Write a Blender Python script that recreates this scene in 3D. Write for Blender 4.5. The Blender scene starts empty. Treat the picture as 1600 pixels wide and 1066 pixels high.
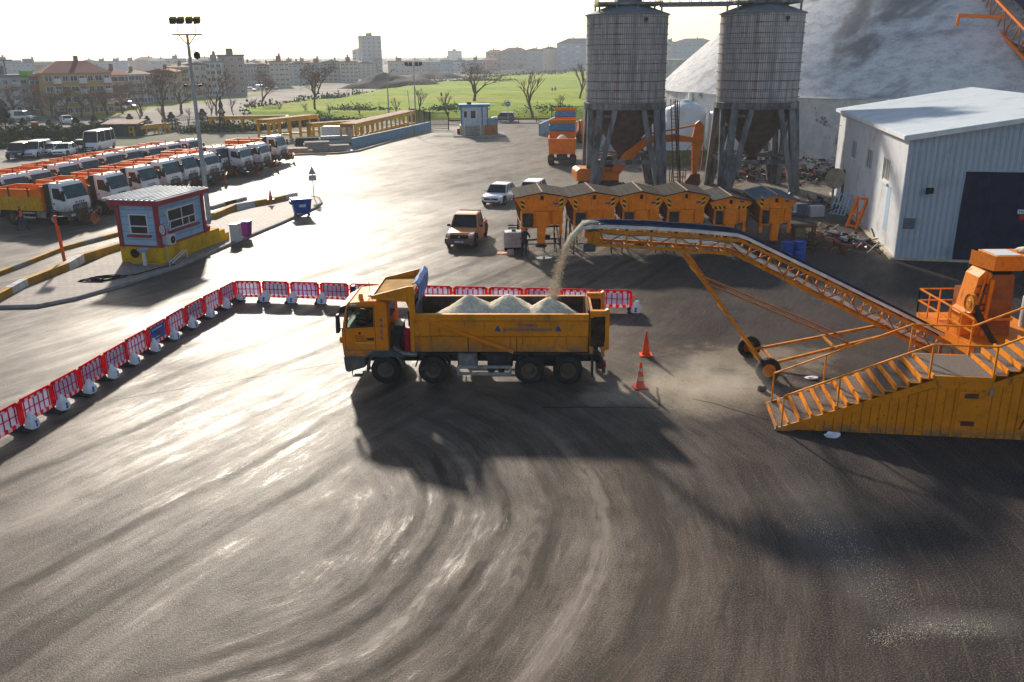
import bpy, math, random
from mathutils import Vector, Matrix
sc = bpy.context.scene
COL = sc.collection
rnd = random.Random(7)
PI = math.pi
# ------------------------------------------------------------------ camera
FPX, PITCH, ROLL, CAMH = 1350.0, math.radians(18.25), math.radians(-0.5), 11.05
_cp, _sp = math.cos(PITCH), math.sin(PITCH)
_U0 = Vector((0, _sp, _cp)); FW = Vector((0, _cp, -_sp)); _R0 = Vector((1, 0, 0))
CR = math.cos(ROLL) * _R0 + math.sin(ROLL) * _U0
CU = -math.sin(ROLL) * _R0 + math.cos(ROLL) * _U0
cam = bpy.data.cameras.new('camera'); camo = bpy.data.objects.new('camera', cam); COL.objects.link(camo)
cam.sensor_width = 36; cam.lens = FPX / 1600 * 36; cam.clip_end = 6000; cam.clip_start = 0.3
m3 = Matrix((CR, CU, -FW)).transposed()
camo.matrix_world = Matrix.Translation((0, 0, CAMH)) @ m3.to_4x4()
sc.camera = camo

def G(px, py, z=0.0):
    """world point at height z seen at photo pixel"""
    d = FW + CR * ((px - 800) / FPX) + CU * ((533 - py) / FPX)
    t = (z - CAMH) / d.z
    return Vector((t * d.x, t * d.y, z))

def YP(px, py, y):
    d = FW + CR * ((px - 800) / FPX) + CU * ((533 - py) / FPX)
    t = y / d.y
    return Vector((t * d.x, y, CAMH + t * d.z))

# ------------------------------------------------------------------ materials
def nd(nt, typ, **kw):
    n = nt.nodes.new(typ)
    for k, v in kw.items():
        setattr(n, k, v)
    return n

def new_mat(name):
    m = bpy.data.materials.new(name); m.use_nodes = True
    nt = m.node_tree; nt.nodes.clear()
    out = nd(nt, 'ShaderNodeOutputMaterial'); b = nd(nt, 'ShaderNodeBsdfPrincipled')
    nt.links.new(b.outputs[0], out.inputs[0])
    return m, nt, b

def mixc(nt, fac, a, b, mode='MIX'):
    n = nd(nt, 'ShaderNodeMix', data_type='RGBA', blend_type=mode)
    for s, v in ((n.inputs[0], fac), (n.inputs[6], a), (n.inputs[7], b)):
        if hasattr(v, 'is_output'): nt.links.new(v, s)
        elif isinstance(v, (int, float)): s.default_value = v
        else: s.default_value = (*v[:3], 1)
    return n.outputs[2]

def mth(nt, op, a, b=None, clamp=False):
    n = nd(nt, 'ShaderNodeMath', operation=op, use_clamp=clamp)
    for i, v in enumerate((a, b)):
        if v is None: continue
        if hasattr(v, 'is_output'): nt.links.new(v, n.inputs[i])
        else: n.inputs[i].default_value = v
    return n.outputs[0]

def noise(nt, vec, scale, detail=4, rough=0.6, dist=0.0):
    n = nd(nt, 'ShaderNodeTexNoise')
    n.inputs['Scale'].default_value = scale; n.inputs['Detail'].default_value = detail
    n.inputs['Roughness'].default_value = rough; n.inputs['Distortion'].default_value = dist
    if vec is not None: nt.links.new(vec, n.inputs['Vector'])
    return n.outputs['Fac']

def ramp(nt, fac, p0, p1, v0=0.0, v1=1.0):
    n = nd(nt, 'ShaderNodeMapRange', interpolation_type='SMOOTHSTEP')
    nt.links.new(fac, n.inputs[0])
    for i, v in zip((1, 2, 3, 4), (p0, p1, v0, v1)): n.inputs[i].default_value = v
    return n.outputs[0]

def coords(nt, kind='Object', scale=(1, 1, 1), rnd_off=False):
    tc = nd(nt, 'ShaderNodeTexCoord'); v = tc.outputs[kind]
    if rnd_off:
        oi = nd(nt, 'ShaderNodeObjectInfo')
        mu = mth(nt, 'MULTIPLY', oi.outputs['Random'], 37.0)
        cb = nd(nt, 'ShaderNodeCombineXYZ')
        for i in range(3): nt.links.new(mu, cb.inputs[i])
        ad = nd(nt, 'ShaderNodeVectorMath', operation='ADD')
        nt.links.new(v, ad.inputs[0]); nt.links.new(cb.outputs[0], ad.inputs[1]); v = ad.outputs[0]
    if scale != (1, 1, 1):
        mp = nd(nt, 'ShaderNodeMapping'); mp.inputs['Scale'].default_value = scale
        nt.links.new(v, mp.inputs[0]); v = mp.outputs[0]
    return v

def bump(nt, b, h, strength=0.3, dist=0.02):
    n = nd(nt, 'ShaderNodeBump'); n.inputs['Strength'].default_value = strength
    n.inputs['Distance'].default_value = dist
    nt.links.new(h, n.inputs['Height']); nt.links.new(n.outputs[0], b.inputs['Normal'])

MATS = {}
def M(name, col, rough=0.55, metal=0.0, var=0.18, sc_=2.5, dirt=None, dsc=1.2, dlo=0.52, dhi=0.72, bmp=0.0, bsc=20, stretch=(1, 1, 1), coat=0.0, trans=0.0, glow=0.0, mud=None, chips=None, spec=None):
    m, nt, b = new_mat(name)
    v = coords(nt, 'Object', stretch, True)
    n1 = noise(nt, v, sc_, 5)
    fac = ramp(nt, n1, 0.3, 0.7, 1 - var, 1 + var)
    cmul = nd(nt, 'ShaderNodeVectorMath', operation='SCALE'); cmul.inputs[0].default_value = col[:3]
    nt.links.new(fac, cmul.inputs['Scale']); c = cmul.outputs[0]
    r = None
    if dirt is not None:
        n2 = noise(nt, v, dsc, 6, 0.7)
        f2 = ramp(nt, n2, dlo, dhi)
        c = mixc(nt, f2, c, dirt)
        r = mth(nt, 'ADD', mth(nt, 'MULTIPLY', f2, 0.3), rough, True)
    if chips is not None:
        c = mixc(nt, ramp(nt, noise(nt, v, 7.0, 5, 0.8), 0.60, 0.66, 0, .85), c, chips)
        c = mixc(nt, ramp(nt, noise(nt, coords(nt, 'Object', (5, 5, .5), True), 1.3, 4), 0.58, 0.70, 0, .55), c, chips)
    if mud is not None:
        sp = nd(nt, 'ShaderNodeSeparateXYZ'); nt.links.new(coords(nt, 'Object'), sp.inputs[0])
        f3 = mth(nt, 'MULTIPLY', ramp(nt, sp.outputs[2], mud[1], mud[0]), ramp(nt, noise(nt, v, 2.6, 6, 0.75), 0.34, 0.60)); c = mixc(nt, f3, c, (0.17, 0.13, 0.095))
    nt.links.new(c, b.inputs['Base Color'])
    if r is not None: nt.links.new(r, b.inputs['Roughness'])
    else: b.inputs['Roughness'].default_value = rough
    b.inputs['Metallic'].default_value = metal
    b.inputs['Specular IOR Level'].default_value = spec if spec is not None else (0.4 if coat else (0.18 if rough < .8 else 0.06))
    if coat: b.inputs['Coat Weight'].default_value = coat; b.inputs['Coat Roughness'].default_value = 0.15
    if trans: b.inputs['Transmission Weight'].default_value = trans
    if bmp: bump(nt, b, noise(nt, v, bsc, 4), bmp, 0.02)
    if glow:      # thin plastic: part of the light goes through
        tl = nd(nt, 'ShaderNodeBsdfTranslucent'); nt.links.new(c, tl.inputs[0]); mx = nd(nt, 'ShaderNodeMixShader'); mx.inputs[0].default_value = glow
        nt.links.new(b.outputs[0], mx.inputs[1]); nt.links.new(tl.outputs[0], mx.inputs[2]); nt.links.new(mx.outputs[0], nt.nodes['Material Output'].inputs[0])
    MATS[name] = m
    return m

def plain_glass(name, col, rough=0.08):
    m, nt, b = new_mat(name)
    v = coords(nt, 'Object', (1, 1, 1), True)
    c = mixc(nt, ramp(nt, noise(nt, v, 1.3, 3), 0.35, 0.65), col, tuple(x * 1.7 + 0.004 for x in col))
    nt.links.new(c, b.inputs['Base Color'])
    b.inputs['Roughness'].default_value = rough; b.inputs['IOR'].default_value = 1.45; b.inputs['Specular IOR Level'].default_value = 0.25
    MATS[name] = m
    return m

# ------------------------------------------------------------------ mesh builder
class MB:
    def __init__(s): s.v = []; s.f = []; s.mi = []; s.cur = 0
    def add(s, vs, fs, mi=None):
        o = len(s.v); s.v += [tuple(p) for p in vs]
        for f in fs: s.f.append([i + o for i in f]); s.mi.append(s.cur if mi is None else mi)
        return s
    def box(s, x0, x1, y0, y1, z0, z1, mi=None):
        return s.hexa([(x0, y0, z0), (x1, y0, z0), (x1, y1, z0), (x0, y1, z0), (x0, y0, z1), (x1, y0, z1), (x1, y1, z1), (x0, y1, z1)], mi)
    def hexa(s, p, mi=None):
        return s.add(p, [(0, 3, 2, 1), (4, 5, 6, 7), (0, 1, 5, 4), (1, 2, 6, 5), (2, 3, 7, 6), (3, 0, 4, 7)], mi)
    def bar(s, a, b, w, h=None, mi=None, up=(0, 0, 1)):
        a = Vector(a); b = Vector(b); d = (b - a)
        if d.length < 1e-6: return s
        d.normalize(); u = Vector(up)
        if abs(d.dot(u)) > 0.97: u = Vector((1, 0, 0))
        sd = d.cross(u).normalized(); u = sd.cross(d).normalized()
        h = w if h is None else h; sd = sd * w / 2; u = u * h / 2
        return s.hexa([a - sd - u, a + sd - u, a + sd + u, a - sd + u, b - sd - u, b + sd - u, b + sd + u, b - sd + u], mi)
    def tube(s, pts, r, n=8, mi=None, caps=True, radii=None):
        pts = [Vector(p) for p in pts]; rings = []; o = len(s.v)
        prev = None
        for i, p in enumerate(pts):
            t = (pts[min(i + 1, len(pts) - 1)] - pts[max(i - 1, 0)])
            t = t.normalized() if t.length > 1e-9 else Vector((0, 0, 1))
            if prev is None:
                u = Vector((0, 0, 1)) if abs(t.z) < 0.9 else Vector((1, 0, 0))
                u = (u - t * u.dot(t)).normalized()
            else:
                u = (prev - t * prev.dot(t))
                u = u.normalized() if u.length > 1e-6 else Vector((1, 0, 0))
            prev = u; w = t.cross(u); rr = radii[i] if radii else r
            for k in range(n):
                a = 2 * PI * k / n
                s.v.append(tuple(p + (u * math.cos(a) + w * math.sin(a)) * rr))
        m = s.cur if mi is None else mi
        for i in range(len(pts) - 1):
            for k in range(n):
                a = o + i * n + k; b = o + i * n + (k + 1) % n
                s.f.append([a, b, b + n, a + n]); s.mi.append(m)
        if caps:
            s.f.append([o + k for k in range(n)][::-1]); s.mi.append(m)
            e = o + (len(pts) - 1) * n
            s.f.append([e + k for k in range(n)]); s.mi.append(m)
        return s
    def lathe(s, prof, n=24, ax='z', c=(0, 0, 0), mi=None, cap=True):
        """prof: list of (r, h)"""
        o = len(s.v); m = s.cur if mi is None else mi
        for r, h in prof:
            for k in range(n):
                a = 2 * PI * k / n; x, y = r * math.cos(a), r * math.sin(a)
                if ax == 'z': p = (x, y, h)
                elif ax == 'y': p = (x, h, y)
                else: p = (h, x, y)
                s.v.append((p[0] + c[0], p[1] + c[1], p[2] + c[2]))
        for i in range(len(prof) - 1):
            for k in range(n):
                a = o + i * n + k; b = o + i * n + (k + 1) % n
                s.f.append([a, b, b + n, a + n]); s.mi.append(m)
        if cap:
            if prof[0][0] > 1e-6: s.f.append([o + k for k in range(n)][::-1]); s.mi.append(m)
            e = o + (len(prof) - 1) * n
            if prof[-1][0] > 1e-6: s.f.append([e + k for k in range(n)]); s.mi.append(m)
        return s
    def prism(s, poly, a, b, ax='y', mi=None):
        """poly: 2D outline (x,z) for ax y, (y,z) for ax x, (x,y) for ax z; extruded a..b"""
        n = len(poly)
        def P(p, h):
            return (p[0], h, p[1]) if ax == 'y' else ((h, p[0], p[1]) if ax == 'x' else (p[0], p[1], h))
        vs = [P(p, a) for p in poly] + [P(p, b) for p in poly]
        fs = [list(range(n))[::-1], [n + i for i in range(n)]]
        for i in range(n):
            j = (i + 1) % n; fs.append([i, j, n + j, n + i])
        return s.add(vs, fs, mi)
    def xf(s, mat, start=0):
        for i in range(start, len(s.v)): s.v[i] = tuple(mat @ Vector(s.v[i]))
        return s
    def build(s, name, mats, parent=None, smooth=False, bev=0.0, fix=True):
        me = bpy.data.meshes.new(name); me.from_pydata(s.v, [], s.f)
        if not isinstance(mats, (list, tuple)): mats = [mats]
        for m in mats: me.materials.append(m)
        for p, i in zip(me.polygons, s.mi): p.material_index = min(i, len(mats) - 1)
        if fix:
            import bmesh
            bm = bmesh.new(); bm.from_mesh(me)
            bmesh.ops.recalc_face_normals(bm, faces=bm.faces); bm.to_mesh(me); bm.free()
        if smooth:
            me.polygons.foreach_set('use_smooth', [True] * len(me.polygons))
            me.set_sharp_from_angle(angle=math.radians(38))
        me.update()
        o = bpy.data.objects.new(name, me); COL.objects.link(o)
        if parent is not None: o.parent = parent
        if bev:
            md = o.modifiers.new('edge', 'BEVEL'); md.width = bev; md.segments = 1; md.limit_method = 'ANGLE'; md.angle_limit = math.radians(40)
        return o

def thing(name, label, cat, loc=(0, 0, 0), rz=0.0, group=None, scale=1.0):
    o = bpy.data.objects.new(name, None); COL.objects.link(o)
    o.location = loc; o.rotation_euler = (0, 0, rz); o.empty_display_size = 0.2
    o.scale = (scale,) * 3 if not isinstance(scale, (tuple, list)) else scale
    return tag(o, label, cat, group)

def tag(o, label, cat, group=None):
    o['label'] = label; o['category'] = cat
    if group: o['group'] = group
    return o

def struct(o, kind='structure'):
    o['kind'] = kind
    return o

def kids(o):
    return CH.get(o.name) if False else [c for c in o.children]

def copy_tree(o, parent=None):
    c = o.copy(); COL.objects.link(c)
    if parent is not None: c.parent = parent
    for ch in list(o.children): copy_tree(ch, c)
    return c

def dup(o, loc, rz, label, group=None, scale=None):
    c = copy_tree(o); c.location = loc; c.rotation_euler = (0, 0, rz); c['label'] = label
    if group: c['group'] = group
    if scale: c.scale = (scale,) * 3
    return c

def font_mesh(txt, size, name, mat, parent, loc, rot, align='CENTER', ext=0.004, sx=1.0):
    cu = bpy.data.curves.new(name, 'FONT'); cu.body = txt; cu.size = size; cu.align_x = align; cu.align_y = 'CENTER'
    cu.extrude = ext; cu.resolution_u = 2
    t = bpy.data.objects.new(name, cu); COL.objects.link(t)
    dg = bpy.context.evaluated_depsgraph_get()
    me = bpy.data.meshes.new_from_object(t.evaluated_get(dg))
    bpy.data.objects.remove(t); me.materials.clear(); me.materials.append(mat); me.name = name
    o = bpy.data.objects.new(name, me); COL.objects.link(o); o.parent = parent
    o.location = loc; o.rotation_euler = rot; o.scale = (sx, 1, 1)
    return o

ORD = ['first', 'second', 'third', 'fourth', 'fifth', 'sixth', 'seventh', 'eighth', 'ninth', 'tenth', 'eleventh', 'twelfth', 'thirteenth', 'fourteenth', 'fifteenth', 'sixteenth', 'seventeenth', 'eighteenth', 'nineteenth', 'twentieth', 'twenty-first', 'twenty-second', 'twenty-third', 'twenty-fourth', 'twenty-fifth', 'twenty-sixth', 'twenty-seventh', 'twenty-eighth', 'twenty-ninth', 'thirtieth']
# ------------------------------------------------------------------ material library
DUST = (0.20, 0.17, 0.13)
M('truck_yellow', (0.78, 0.26, 0.003), 0.5, var=0.12, sc_=1.2, dirt=(0.42, 0.20, 0.02), dsc=1.5, dlo=0.50, dhi=0.75, mud=(1.0, 1.75), chips=(0.13, 0.045, 0.018))
M('cab_orange', (0.80, 0.23, 0.004), 0.62, spec=0.10, var=0.08, dirt=(0.46, 0.19, 0.04), dsc=1.3, dlo=0.6, dhi=0.85, mud=(.9, 1.6))
M('bed_inside', (0.060, 0.040, 0.030), 0.75, var=0.4, sc_=3, dirt=(0.16, 0.12, 0.09), bmp=0.2)
M('visor_sand', (0.46, 0.23, 0.04), 0.8, var=0.25, sc_=2, dirt=(0.36, 0.26, 0.14), dlo=0.45, dhi=0.7)
M('soot', (0.05, 0.032, 0.018), 0.8, var=0.5)
M('fleet_orange', (0.95, 0.20, 0.001), 0.5, var=0.1, dirt=(0.55, 0.17, 0.02), dlo=0.58, dhi=0.8)
M('fleet_ochre', (0.66, 0.34, 0.006), 0.55, var=0.15, dirt=(0.30, 0.16, 0.03), dlo=0.5, dhi=0.8)
M('cab_white', (0.76, 0.77, 0.79), 0.32, mud=(.9, 1.7), var=0.04, dirt=(0.48, 0.45, 0.40), dsc=1.0, dlo=0.6, dhi=0.85, coat=0.4)
M('car_white', (0.78, 0.79, 0.80), 0.22, var=0.03, coat=0.6)
M('car_dark', (0.025, 0.026, 0.032), 0.25, var=0.1, coat=0.6)
M('car_silver', (0.42, 0.43, 0.45), 0.3, metal=0.5, var=0.06, coat=0.5)
M('car_blue', (0.05, 0.09, 0.16), 0.3, var=0.1, coat=0.5)
M('pickup_orange', (0.72, 0.25, 0.06), 0.45, var=0.08, dirt=(0.48, 0.25, 0.12), dsc=1.5, dlo=0.5, dhi=0.8, coat=0.15)
M('grey_plastic', (0.075, 0.085, 0.10), 0.6, mud=(.3, 1.2), var=0.15, dirt=(0.20, 0.17, 0.14), dsc=2, dlo=0.5, dhi=0.8)
M('dark_plastic', (0.025, 0.026, 0.030), 0.5, var=0.2, dirt=(0.12, 0.10, 0.085), dsc=2, dlo=0.55, dhi=0.85)
M('tyre_rubber', (0.022, 0.022, 0.024), 0.75, var=0.25, sc_=5, dirt=(0.13, 0.105, 0.08), dsc=3, dlo=0.5, dhi=0.85, bmp=0.3, bsc=30)
M('rim_dark', (0.10, 0.075, 0.055), 0.6, var=0.3, dirt=(0.18, 0.12, 0.07), dlo=0.45)
M('rim_steel', (0.32, 0.33, 0.35), 0.45, metal=0.5, var=0.2)
M('chassis', (0.030, 0.030, 0.034), 0.6, var=0.3, dirt=(0.12, 0.095, 0.07), dsc=2)
M('galv', (0.42, 0.43, 0.44), 0.45, metal=0.6, var=0.15, dirt=(0.25, 0.22, 0.18), dlo=0.55)
M('fuel_alu', (0.30, 0.30, 0.30), 0.45, metal=0.6, var=0.25, dirt=(0.14, 0.11, 0.09), dlo=0.4)
M('red_paint', (0.42, 0.015, 0.03), 0.4, var=0.15)
M('amber', (0.85, 0.30, 0.01), 0.25, var=0.05)
M('tarp_blue', (0.10, 0.17, 0.42), 0.6, var=0.3, sc_=3, bmp=0.6, bsc=6, dirt=(0.24, 0.28, 0.42), dlo=0.5, dhi=0.75)
M('letter_brown', (0.16, 0.035, 0.03), 0.6, var=0.15)
M('letter_blue', (0.05, 0.06, 0.25), 0.5)
M('lamp_lens', (0.75, 0.77, 0.8), 0.12, var=0.05)
M('salt', (0.80, 0.70, 0.53), 0.95, var=0.25, sc_=9, bmp=0.9, bsc=45, dirt=(0.62, 0.53, 0.38), dsc=3, dlo=0.45, dhi=0.7)
M('conv_yellow', (0.58, 0.21, 0.006), 0.55, var=0.18, dirt=(0.28, 0.09, 0.01), dsc=2.2, dlo=0.5, dhi=0.75, chips=(0.13, 0.045, 0.018))
M('conv_rust', (0.40, 0.14, 0.03), 0.6, var=0.25, dirt=(0.20, 0.07, 0.025), dsc=2.5, dlo=0.45)
M('plough', (0.42, 0.10, 0.02), 0.6, var=0.3, dirt=(0.16, 0.06, 0.03), dsc=2.5, dlo=0.45)
M('belt_navy', (0.022, 0.030, 0.066), 0.85, var=0.25, sc_=2)
M('belt_white', (0.74, 0.70, 0.64), 0.8, var=0.2, sc_=1.5, dirt=(0.50, 0.46, 0.40), dsc=2.0)
M('stair_yellow', (0.80, 0.25, 0.002), 0.5, var=0.1, dirt=(0.34, 0.14, 0.01), dsc=1.6, dlo=0.55, dhi=0.8, mud=(.0, .45), chips=(0.13, 0.045, 0.018))
M('stair_grit', (0.19, 0.155, 0.13), 0.95, var=0.45, sc_=26, bmp=0.6, bsc=60)
M('mach_orange', (0.80, 0.23, 0.004), 0.55, var=0.15, dirt=(0.36, 0.10, 0.01), dsc=2.5, dlo=0.5, dhi=0.75, chips=(0.13, 0.045, 0.018))
M('mach_brown', (0.26, 0.085, 0.02), 0.6, var=0.25, dirt=(0.12, 0.045, 0.015), dlo=0.5)
M('spreader_orange', (0.86, 0.235, 0.001), 0.5, var=0.1, dirt=(0.50, 0.13, 0.005), dsc=1.8, dlo=0.55, dhi=0.8, chips=(0.13, 0.045, 0.018))
M('spreader_lid', (0.018, 0.011, 0.009), 0.9, var=0.35, sc_=4, bmp=0.3)
M('lid_grate', (0.13, 0.16, 0.20), 0.55, var=0.2)
M('rust_steel', (0.14, 0.055, 0.03), 0.75, var=0.35, sc_=5, dirt=(0.08, 0.045, 0.03))
M('black_paint', (0.012, 0.012, 0.014), 0.8, var=0.2)
M('purple_shade', (0.06, 0.04, 0.14), 0.5, var=0.2)
M('haz_yellow', (0.75, 0.45, 0.02), 0.45, var=0.1)
M('workshop_blue', (0.36, 0.47, 0.58), 0.5, var=0.08, sc_=0.6, dirt=(0.30, 0.36, 0.42), dsc=0.5, dlo=0.5, dhi=0.75, stretch=(1, 1, 0.3))
M('workshop_white', (0.56, 0.58, 0.60), 0.5, var=0.1, sc_=0.6, dirt=(0.38, 0.36, 0.33), dsc=0.45, dlo=0.52, dhi=0.78, stretch=(1, 1, 0.25))
M('roof_sheet', (0.52, 0.56, 0.58), 0.42, var=0.12, sc_=0.7, dirt=(0.36, 0.38, 0.38), dsc=0.8)
M('door_navy', (0.008, 0.012, 0.045), 0.6, var=0.3)
M('trim_white', (0.70, 0.70, 0.69), 0.5, var=0.1)
M('trim_cream', (0.50, 0.44, 0.30), 0.7, var=0.2, dirt=(0.26, 0.22, 0.14))
M('silo_leg', (0.19, 0.20, 0.21), 0.8, var=0.35, sc_=1.5, dirt=(0.075, 0.065, 0.055), dsc=1.2, dlo=0.45, dhi=0.65, stretch=(1, 1, 0.3), bmp=0.3)
M('silo_roof', (0.16, 0.18, 0.20), 0.6, var=0.2)
M('silo_cone', (0.10, 0.065, 0.055), 0.75, var=0.3, sc_=2, dirt=(0.06, 0.045, 0.04))
M('plaster_white', (0.56, 0.56, 0.55), 0.85, var=0.12, sc_=1, dirt=(0.20, 0.21, 0.22), dsc=0.55, dlo=0.56, dhi=0.62, bmp=0.2)
M('tank_white', (0.72, 0.73, 0.74), 0.45, var=0.08, sc_=0.7)
M('green_bund', (0.20, 0.21, 0.10), 0.8, var=0.25)
M('exc_orange', (0.66, 0.16, 0.003), 0.55, var=0.1, dirt=(0.40, 0.12, 0.015), dlo=0.55)
M('ibc_white', (0.55, 0.52, 0.53), 0.45, var=0.15, sc_=2, trans=0.0)
M('booth_blue', (0.30, 0.47, 0.64), 0.55, var=0.1, dirt=(0.20, 0.33, 0.48), dlo=0.55)
M('booth_maroon', (0.30, 0.035, 0.055), 0.5, var=0.15)
M('booth_base', (0.60, 0.36, 0.010), 0.8, var=0.2, sc_=1.5, dirt=(0.34, 0.20, 0.02), dlo=0.5)
M('booth_roof', (0.52, 0.50, 0.52), 0.45, var=0.1)
M('gate_blue', (0.05, 0.20, 0.40), 0.5, var=0.15)
M('gate_pale', (0.46, 0.55, 0.64), 0.5, var=0.1)
M('wall_blue', (0.16, 0.30, 0.42), 0.7, var=0.15, dirt=(0.12, 0.2, 0.28))
M('concrete', (0.34, 0.32, 0.29), 0.9, var=0.2, sc_=1.2, dirt=(0.19, 0.17, 0.15), bmp=0.25)
M('kerb_ochre', (0.42, 0.22, 0.02), 0.75, var=0.2, sc_=2, dirt=(0.22, 0.14, 0.04), dlo=0.5)
M('kerb_white', (0.58, 0.58, 0.56), 0.8, var=0.15, dirt=(0.30, 0.28, 0.25))
M('mast_steel', (0.34, 0.36, 0.38), 0.5, metal=0.3, var=0.15)
M('bin_blue', (0.012, 0.075, 0.36), 0.4, var=0.15)
M('bin_purple', (0.22, 0.015, 0.20), 0.45, var=0.15)
M('barrier_red', (0.85, 0.006, 0.03), 0.5, var=0.1, glow=0.45)
M('barrier_white', (0.82, 0.74, 0.78), 0.5, var=0.08, glow=0.45)
M('barrier_panel', (0.74, 0.70, 0.84), 0.6, var=0.1, glow=0.5)
M('panel_blue', (0.02, 0.14, 0.45), 0.5, var=0.1)
M('bag_white', (0.80, 0.82, 0.86), 0.7, var=0.12, sc_=5, bmp=0.5, bsc=9)
M('cone_orange', (0.85, 0.085, 0.006), 0.5, var=0.12, dirt=(0.42, 0.10, 0.04), dlo=0.55)
M('sign_blue', (0.02, 0.16, 0.50), 0.4)
M('skin', (0.42, 0.24, 0.16), 0.6, var=0.08)
M('hair', (0.015, 0.011, 0.009), 0.7)
M('vest_orange', (0.85, 0.14, 0.015), 0.7, var=0.1)
M('cloth_navy', (0.022, 0.026, 0.042), 0.85, var=0.2)
M('cloth_jean', (0.045, 0.065, 0.12), 0.85, var=0.2)
M('cloth_grey', (0.12, 0.12, 0.13), 0.85, var=0.2)
M('beam_yellow', (0.70, 0.36, 0.008), 0.55, var=0.15, dirt=(0.33, 0.17, 0.02), dlo=0.5)
M('plank_pink', (0.48, 0.33, 0.25), 0.85, var=0.25, sc_=1.5)
M('bark', (0.10, 0.075, 0.055), 0.9, var=0.3)
M('twig', (0.17, 0.115, 0.085), 0.9, var=0.25)
M('leaf_brown', (0.24, 0.10, 0.045), 0.8, var=0.35, sc_=1.2)
M('leaf_yellow', (0.34, 0.22, 0.07), 0.8, var=0.3, sc_=1.2)
M('conifer', (0.020, 0.042, 0.026), 0.8, var=0.45, sc_=1.5)
M('hedge_green', (0.055, 0.085, 0.022), 0.8, var=0.5, sc_=1.2)
M('scrub_green', (0.075, 0.12, 0.025), 0.85, var=0.45, sc_=0.8)
M('soil_pile', (0.020, 0.022, 0.024), 0.95, var=0.4, sc_=0.4, bmp=0.6, bsc=2)
M('asphalt_old', (0.15, 0.14, 0.13), 0.85, var=0.2, sc_=0.3, bmp=0.2, bsc=20)
M('dirt_lot', (0.34, 0.30, 0.26), 0.95, var=0.2, sc_=0.06, dirt=(0.26, 0.23, 0.19), dsc=0.1)
M('glass_dark_trim', (0.02, 0.02, 0.022), 0.4)
plain_glass('glass_dark', (0.012, 0.018, 0.022))
plain_glass('glass_teal', (0.020, 0.055, 0.062), 0.06)
plain_glass('pane_grey', (0.16, 0.16, 0.14), 0.3)
plain_glass('glass_city', (0.05, 0.07, 0.09), 0.15)
K = MATS
# cab windows of the main truck: clear glass one can look through
_m, _nt, _b = new_mat('glass_clear'); _b.inputs['Base Color'].default_value = (0.01, 0.012, 0.012, 1); _b.inputs['Roughness'].default_value = 0.05
_t = nd(_nt, 'ShaderNodeBsdfTransparent'); _t.inputs[0].default_value = (0.86, 0.93, 0.91, 1); _x = nd(_nt, 'ShaderNodeMixShader'); _x.inputs[0].default_value = 0.12
_nt.links.new(_t.outputs[0], _x.inputs[1]); _nt.links.new(_b.outputs[0], _x.inputs[2]); _nt.links.new(_x.outputs[0], _nt.nodes['Material Output'].inputs[0]); MATS['glass_clear'] = _m

def ribbed(name, col, dirt, period, axis='X', rough=0.5, strength=1.0):
    """sheet metal with pressed ribs along one axis (real relief comes from bump)"""
    m, nt, b = new_mat(name)
    v = coords(nt, 'Object')
    sp = nd(nt, 'ShaderNodeSeparateXYZ'); nt.links.new(v, sp.inputs[0])
    t = mth(nt, 'FRACT', mth(nt, 'MULTIPLY', sp.outputs[axis], 1 / period))
    h = ramp(nt, mth(nt, 'ABSOLUTE', mth(nt, 'SUBTRACT', t, 0.5)), 0.30, 0.42)
    n = noise(nt, v, 0.6, 6, 0.65)
    c = mixc(nt, ramp(nt, n, 0.48, 0.75), col, dirt)
    c = mixc(nt, ramp(nt, noise(nt, coords(nt, 'Object', (3, 3, 0.25)), 1.2, 4), 0.55, 0.8, 0, 0.5), c, dirt)
    nt.links.new(c, b.inputs['Base Color']); b.inputs['Roughness'].default_value = rough
    b.inputs['Specular IOR Level'].default_value = 0.3; bump(nt, b, h, strength, 0.07)
    MATS[name] = m
ribbed('clad_blue', (0.42, 0.50, 0.58), (0.30, 0.36, 0.42), 0.30, 'X')
ribbed('clad_white', (0.70, 0.71, 0.74), (0.46, 0.43, 0.40), 0.30, 'X')
ribbed('clad_roof', (0.60, 0.66, 0.70), (0.46, 0.50, 0.52), 0.5, 'Y', 0.55)

def silo_mat():
    m, nt, b = new_mat('silo_shingle')
    tc = nd(nt, 'ShaderNodeTexCoord'); sp = nd(nt, 'ShaderNodeSeparateXYZ'); nt.links.new(tc.outputs['Object'], sp.inputs[0])
    an = mth(nt, 'MULTIPLY', mth(nt, 'ARCTAN2', sp.outputs[1], sp.outputs[0]), 3.3)
    cb = nd(nt, 'ShaderNodeCombineXYZ'); nt.links.new(an, cb.inputs[0]); nt.links.new(sp.outputs[2], cb.inputs[1])
    br = nd(nt, 'ShaderNodeTexBrick'); nt.links.new(cb.outputs[0], br.inputs[0])
    br.offset = 0.0; br.inputs['Scale'].default_value = 1.0; br.inputs['Brick Width'].default_value = 0.17; br.inputs['Row Height'].default_value = 0.82
    br.inputs['Mortar Size'].default_value = 0.014; br.inputs['Bias'].default_value = 0.0
    br.inputs['Color1'].default_value = (0.34, 0.325, 0.32, 1); br.inputs['Color2'].default_value = (0.46, 0.43, 0.42, 1); br.inputs['Mortar'].default_value = (0.10, 0.09, 0.09, 1)
    st = noise(nt, coords(nt, 'Object', (2, 2, 0.15)), 1.4, 5)
    c = mixc(nt, ramp(nt, st, 0.42, 0.72, 0, 0.75), br.outputs['Color'], (0.15, 0.145, 0.15))
    nt.links.new(c, b.inputs['Base Color']); b.inputs['Roughness'].default_value = 0.85
    b.inputs['Specular IOR Level'].default_value = 0.15; bump(nt, b, br.outputs['Fac'], -0.4, 0.03)
    MATS['silo_shingle'] = m
silo_mat()

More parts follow.
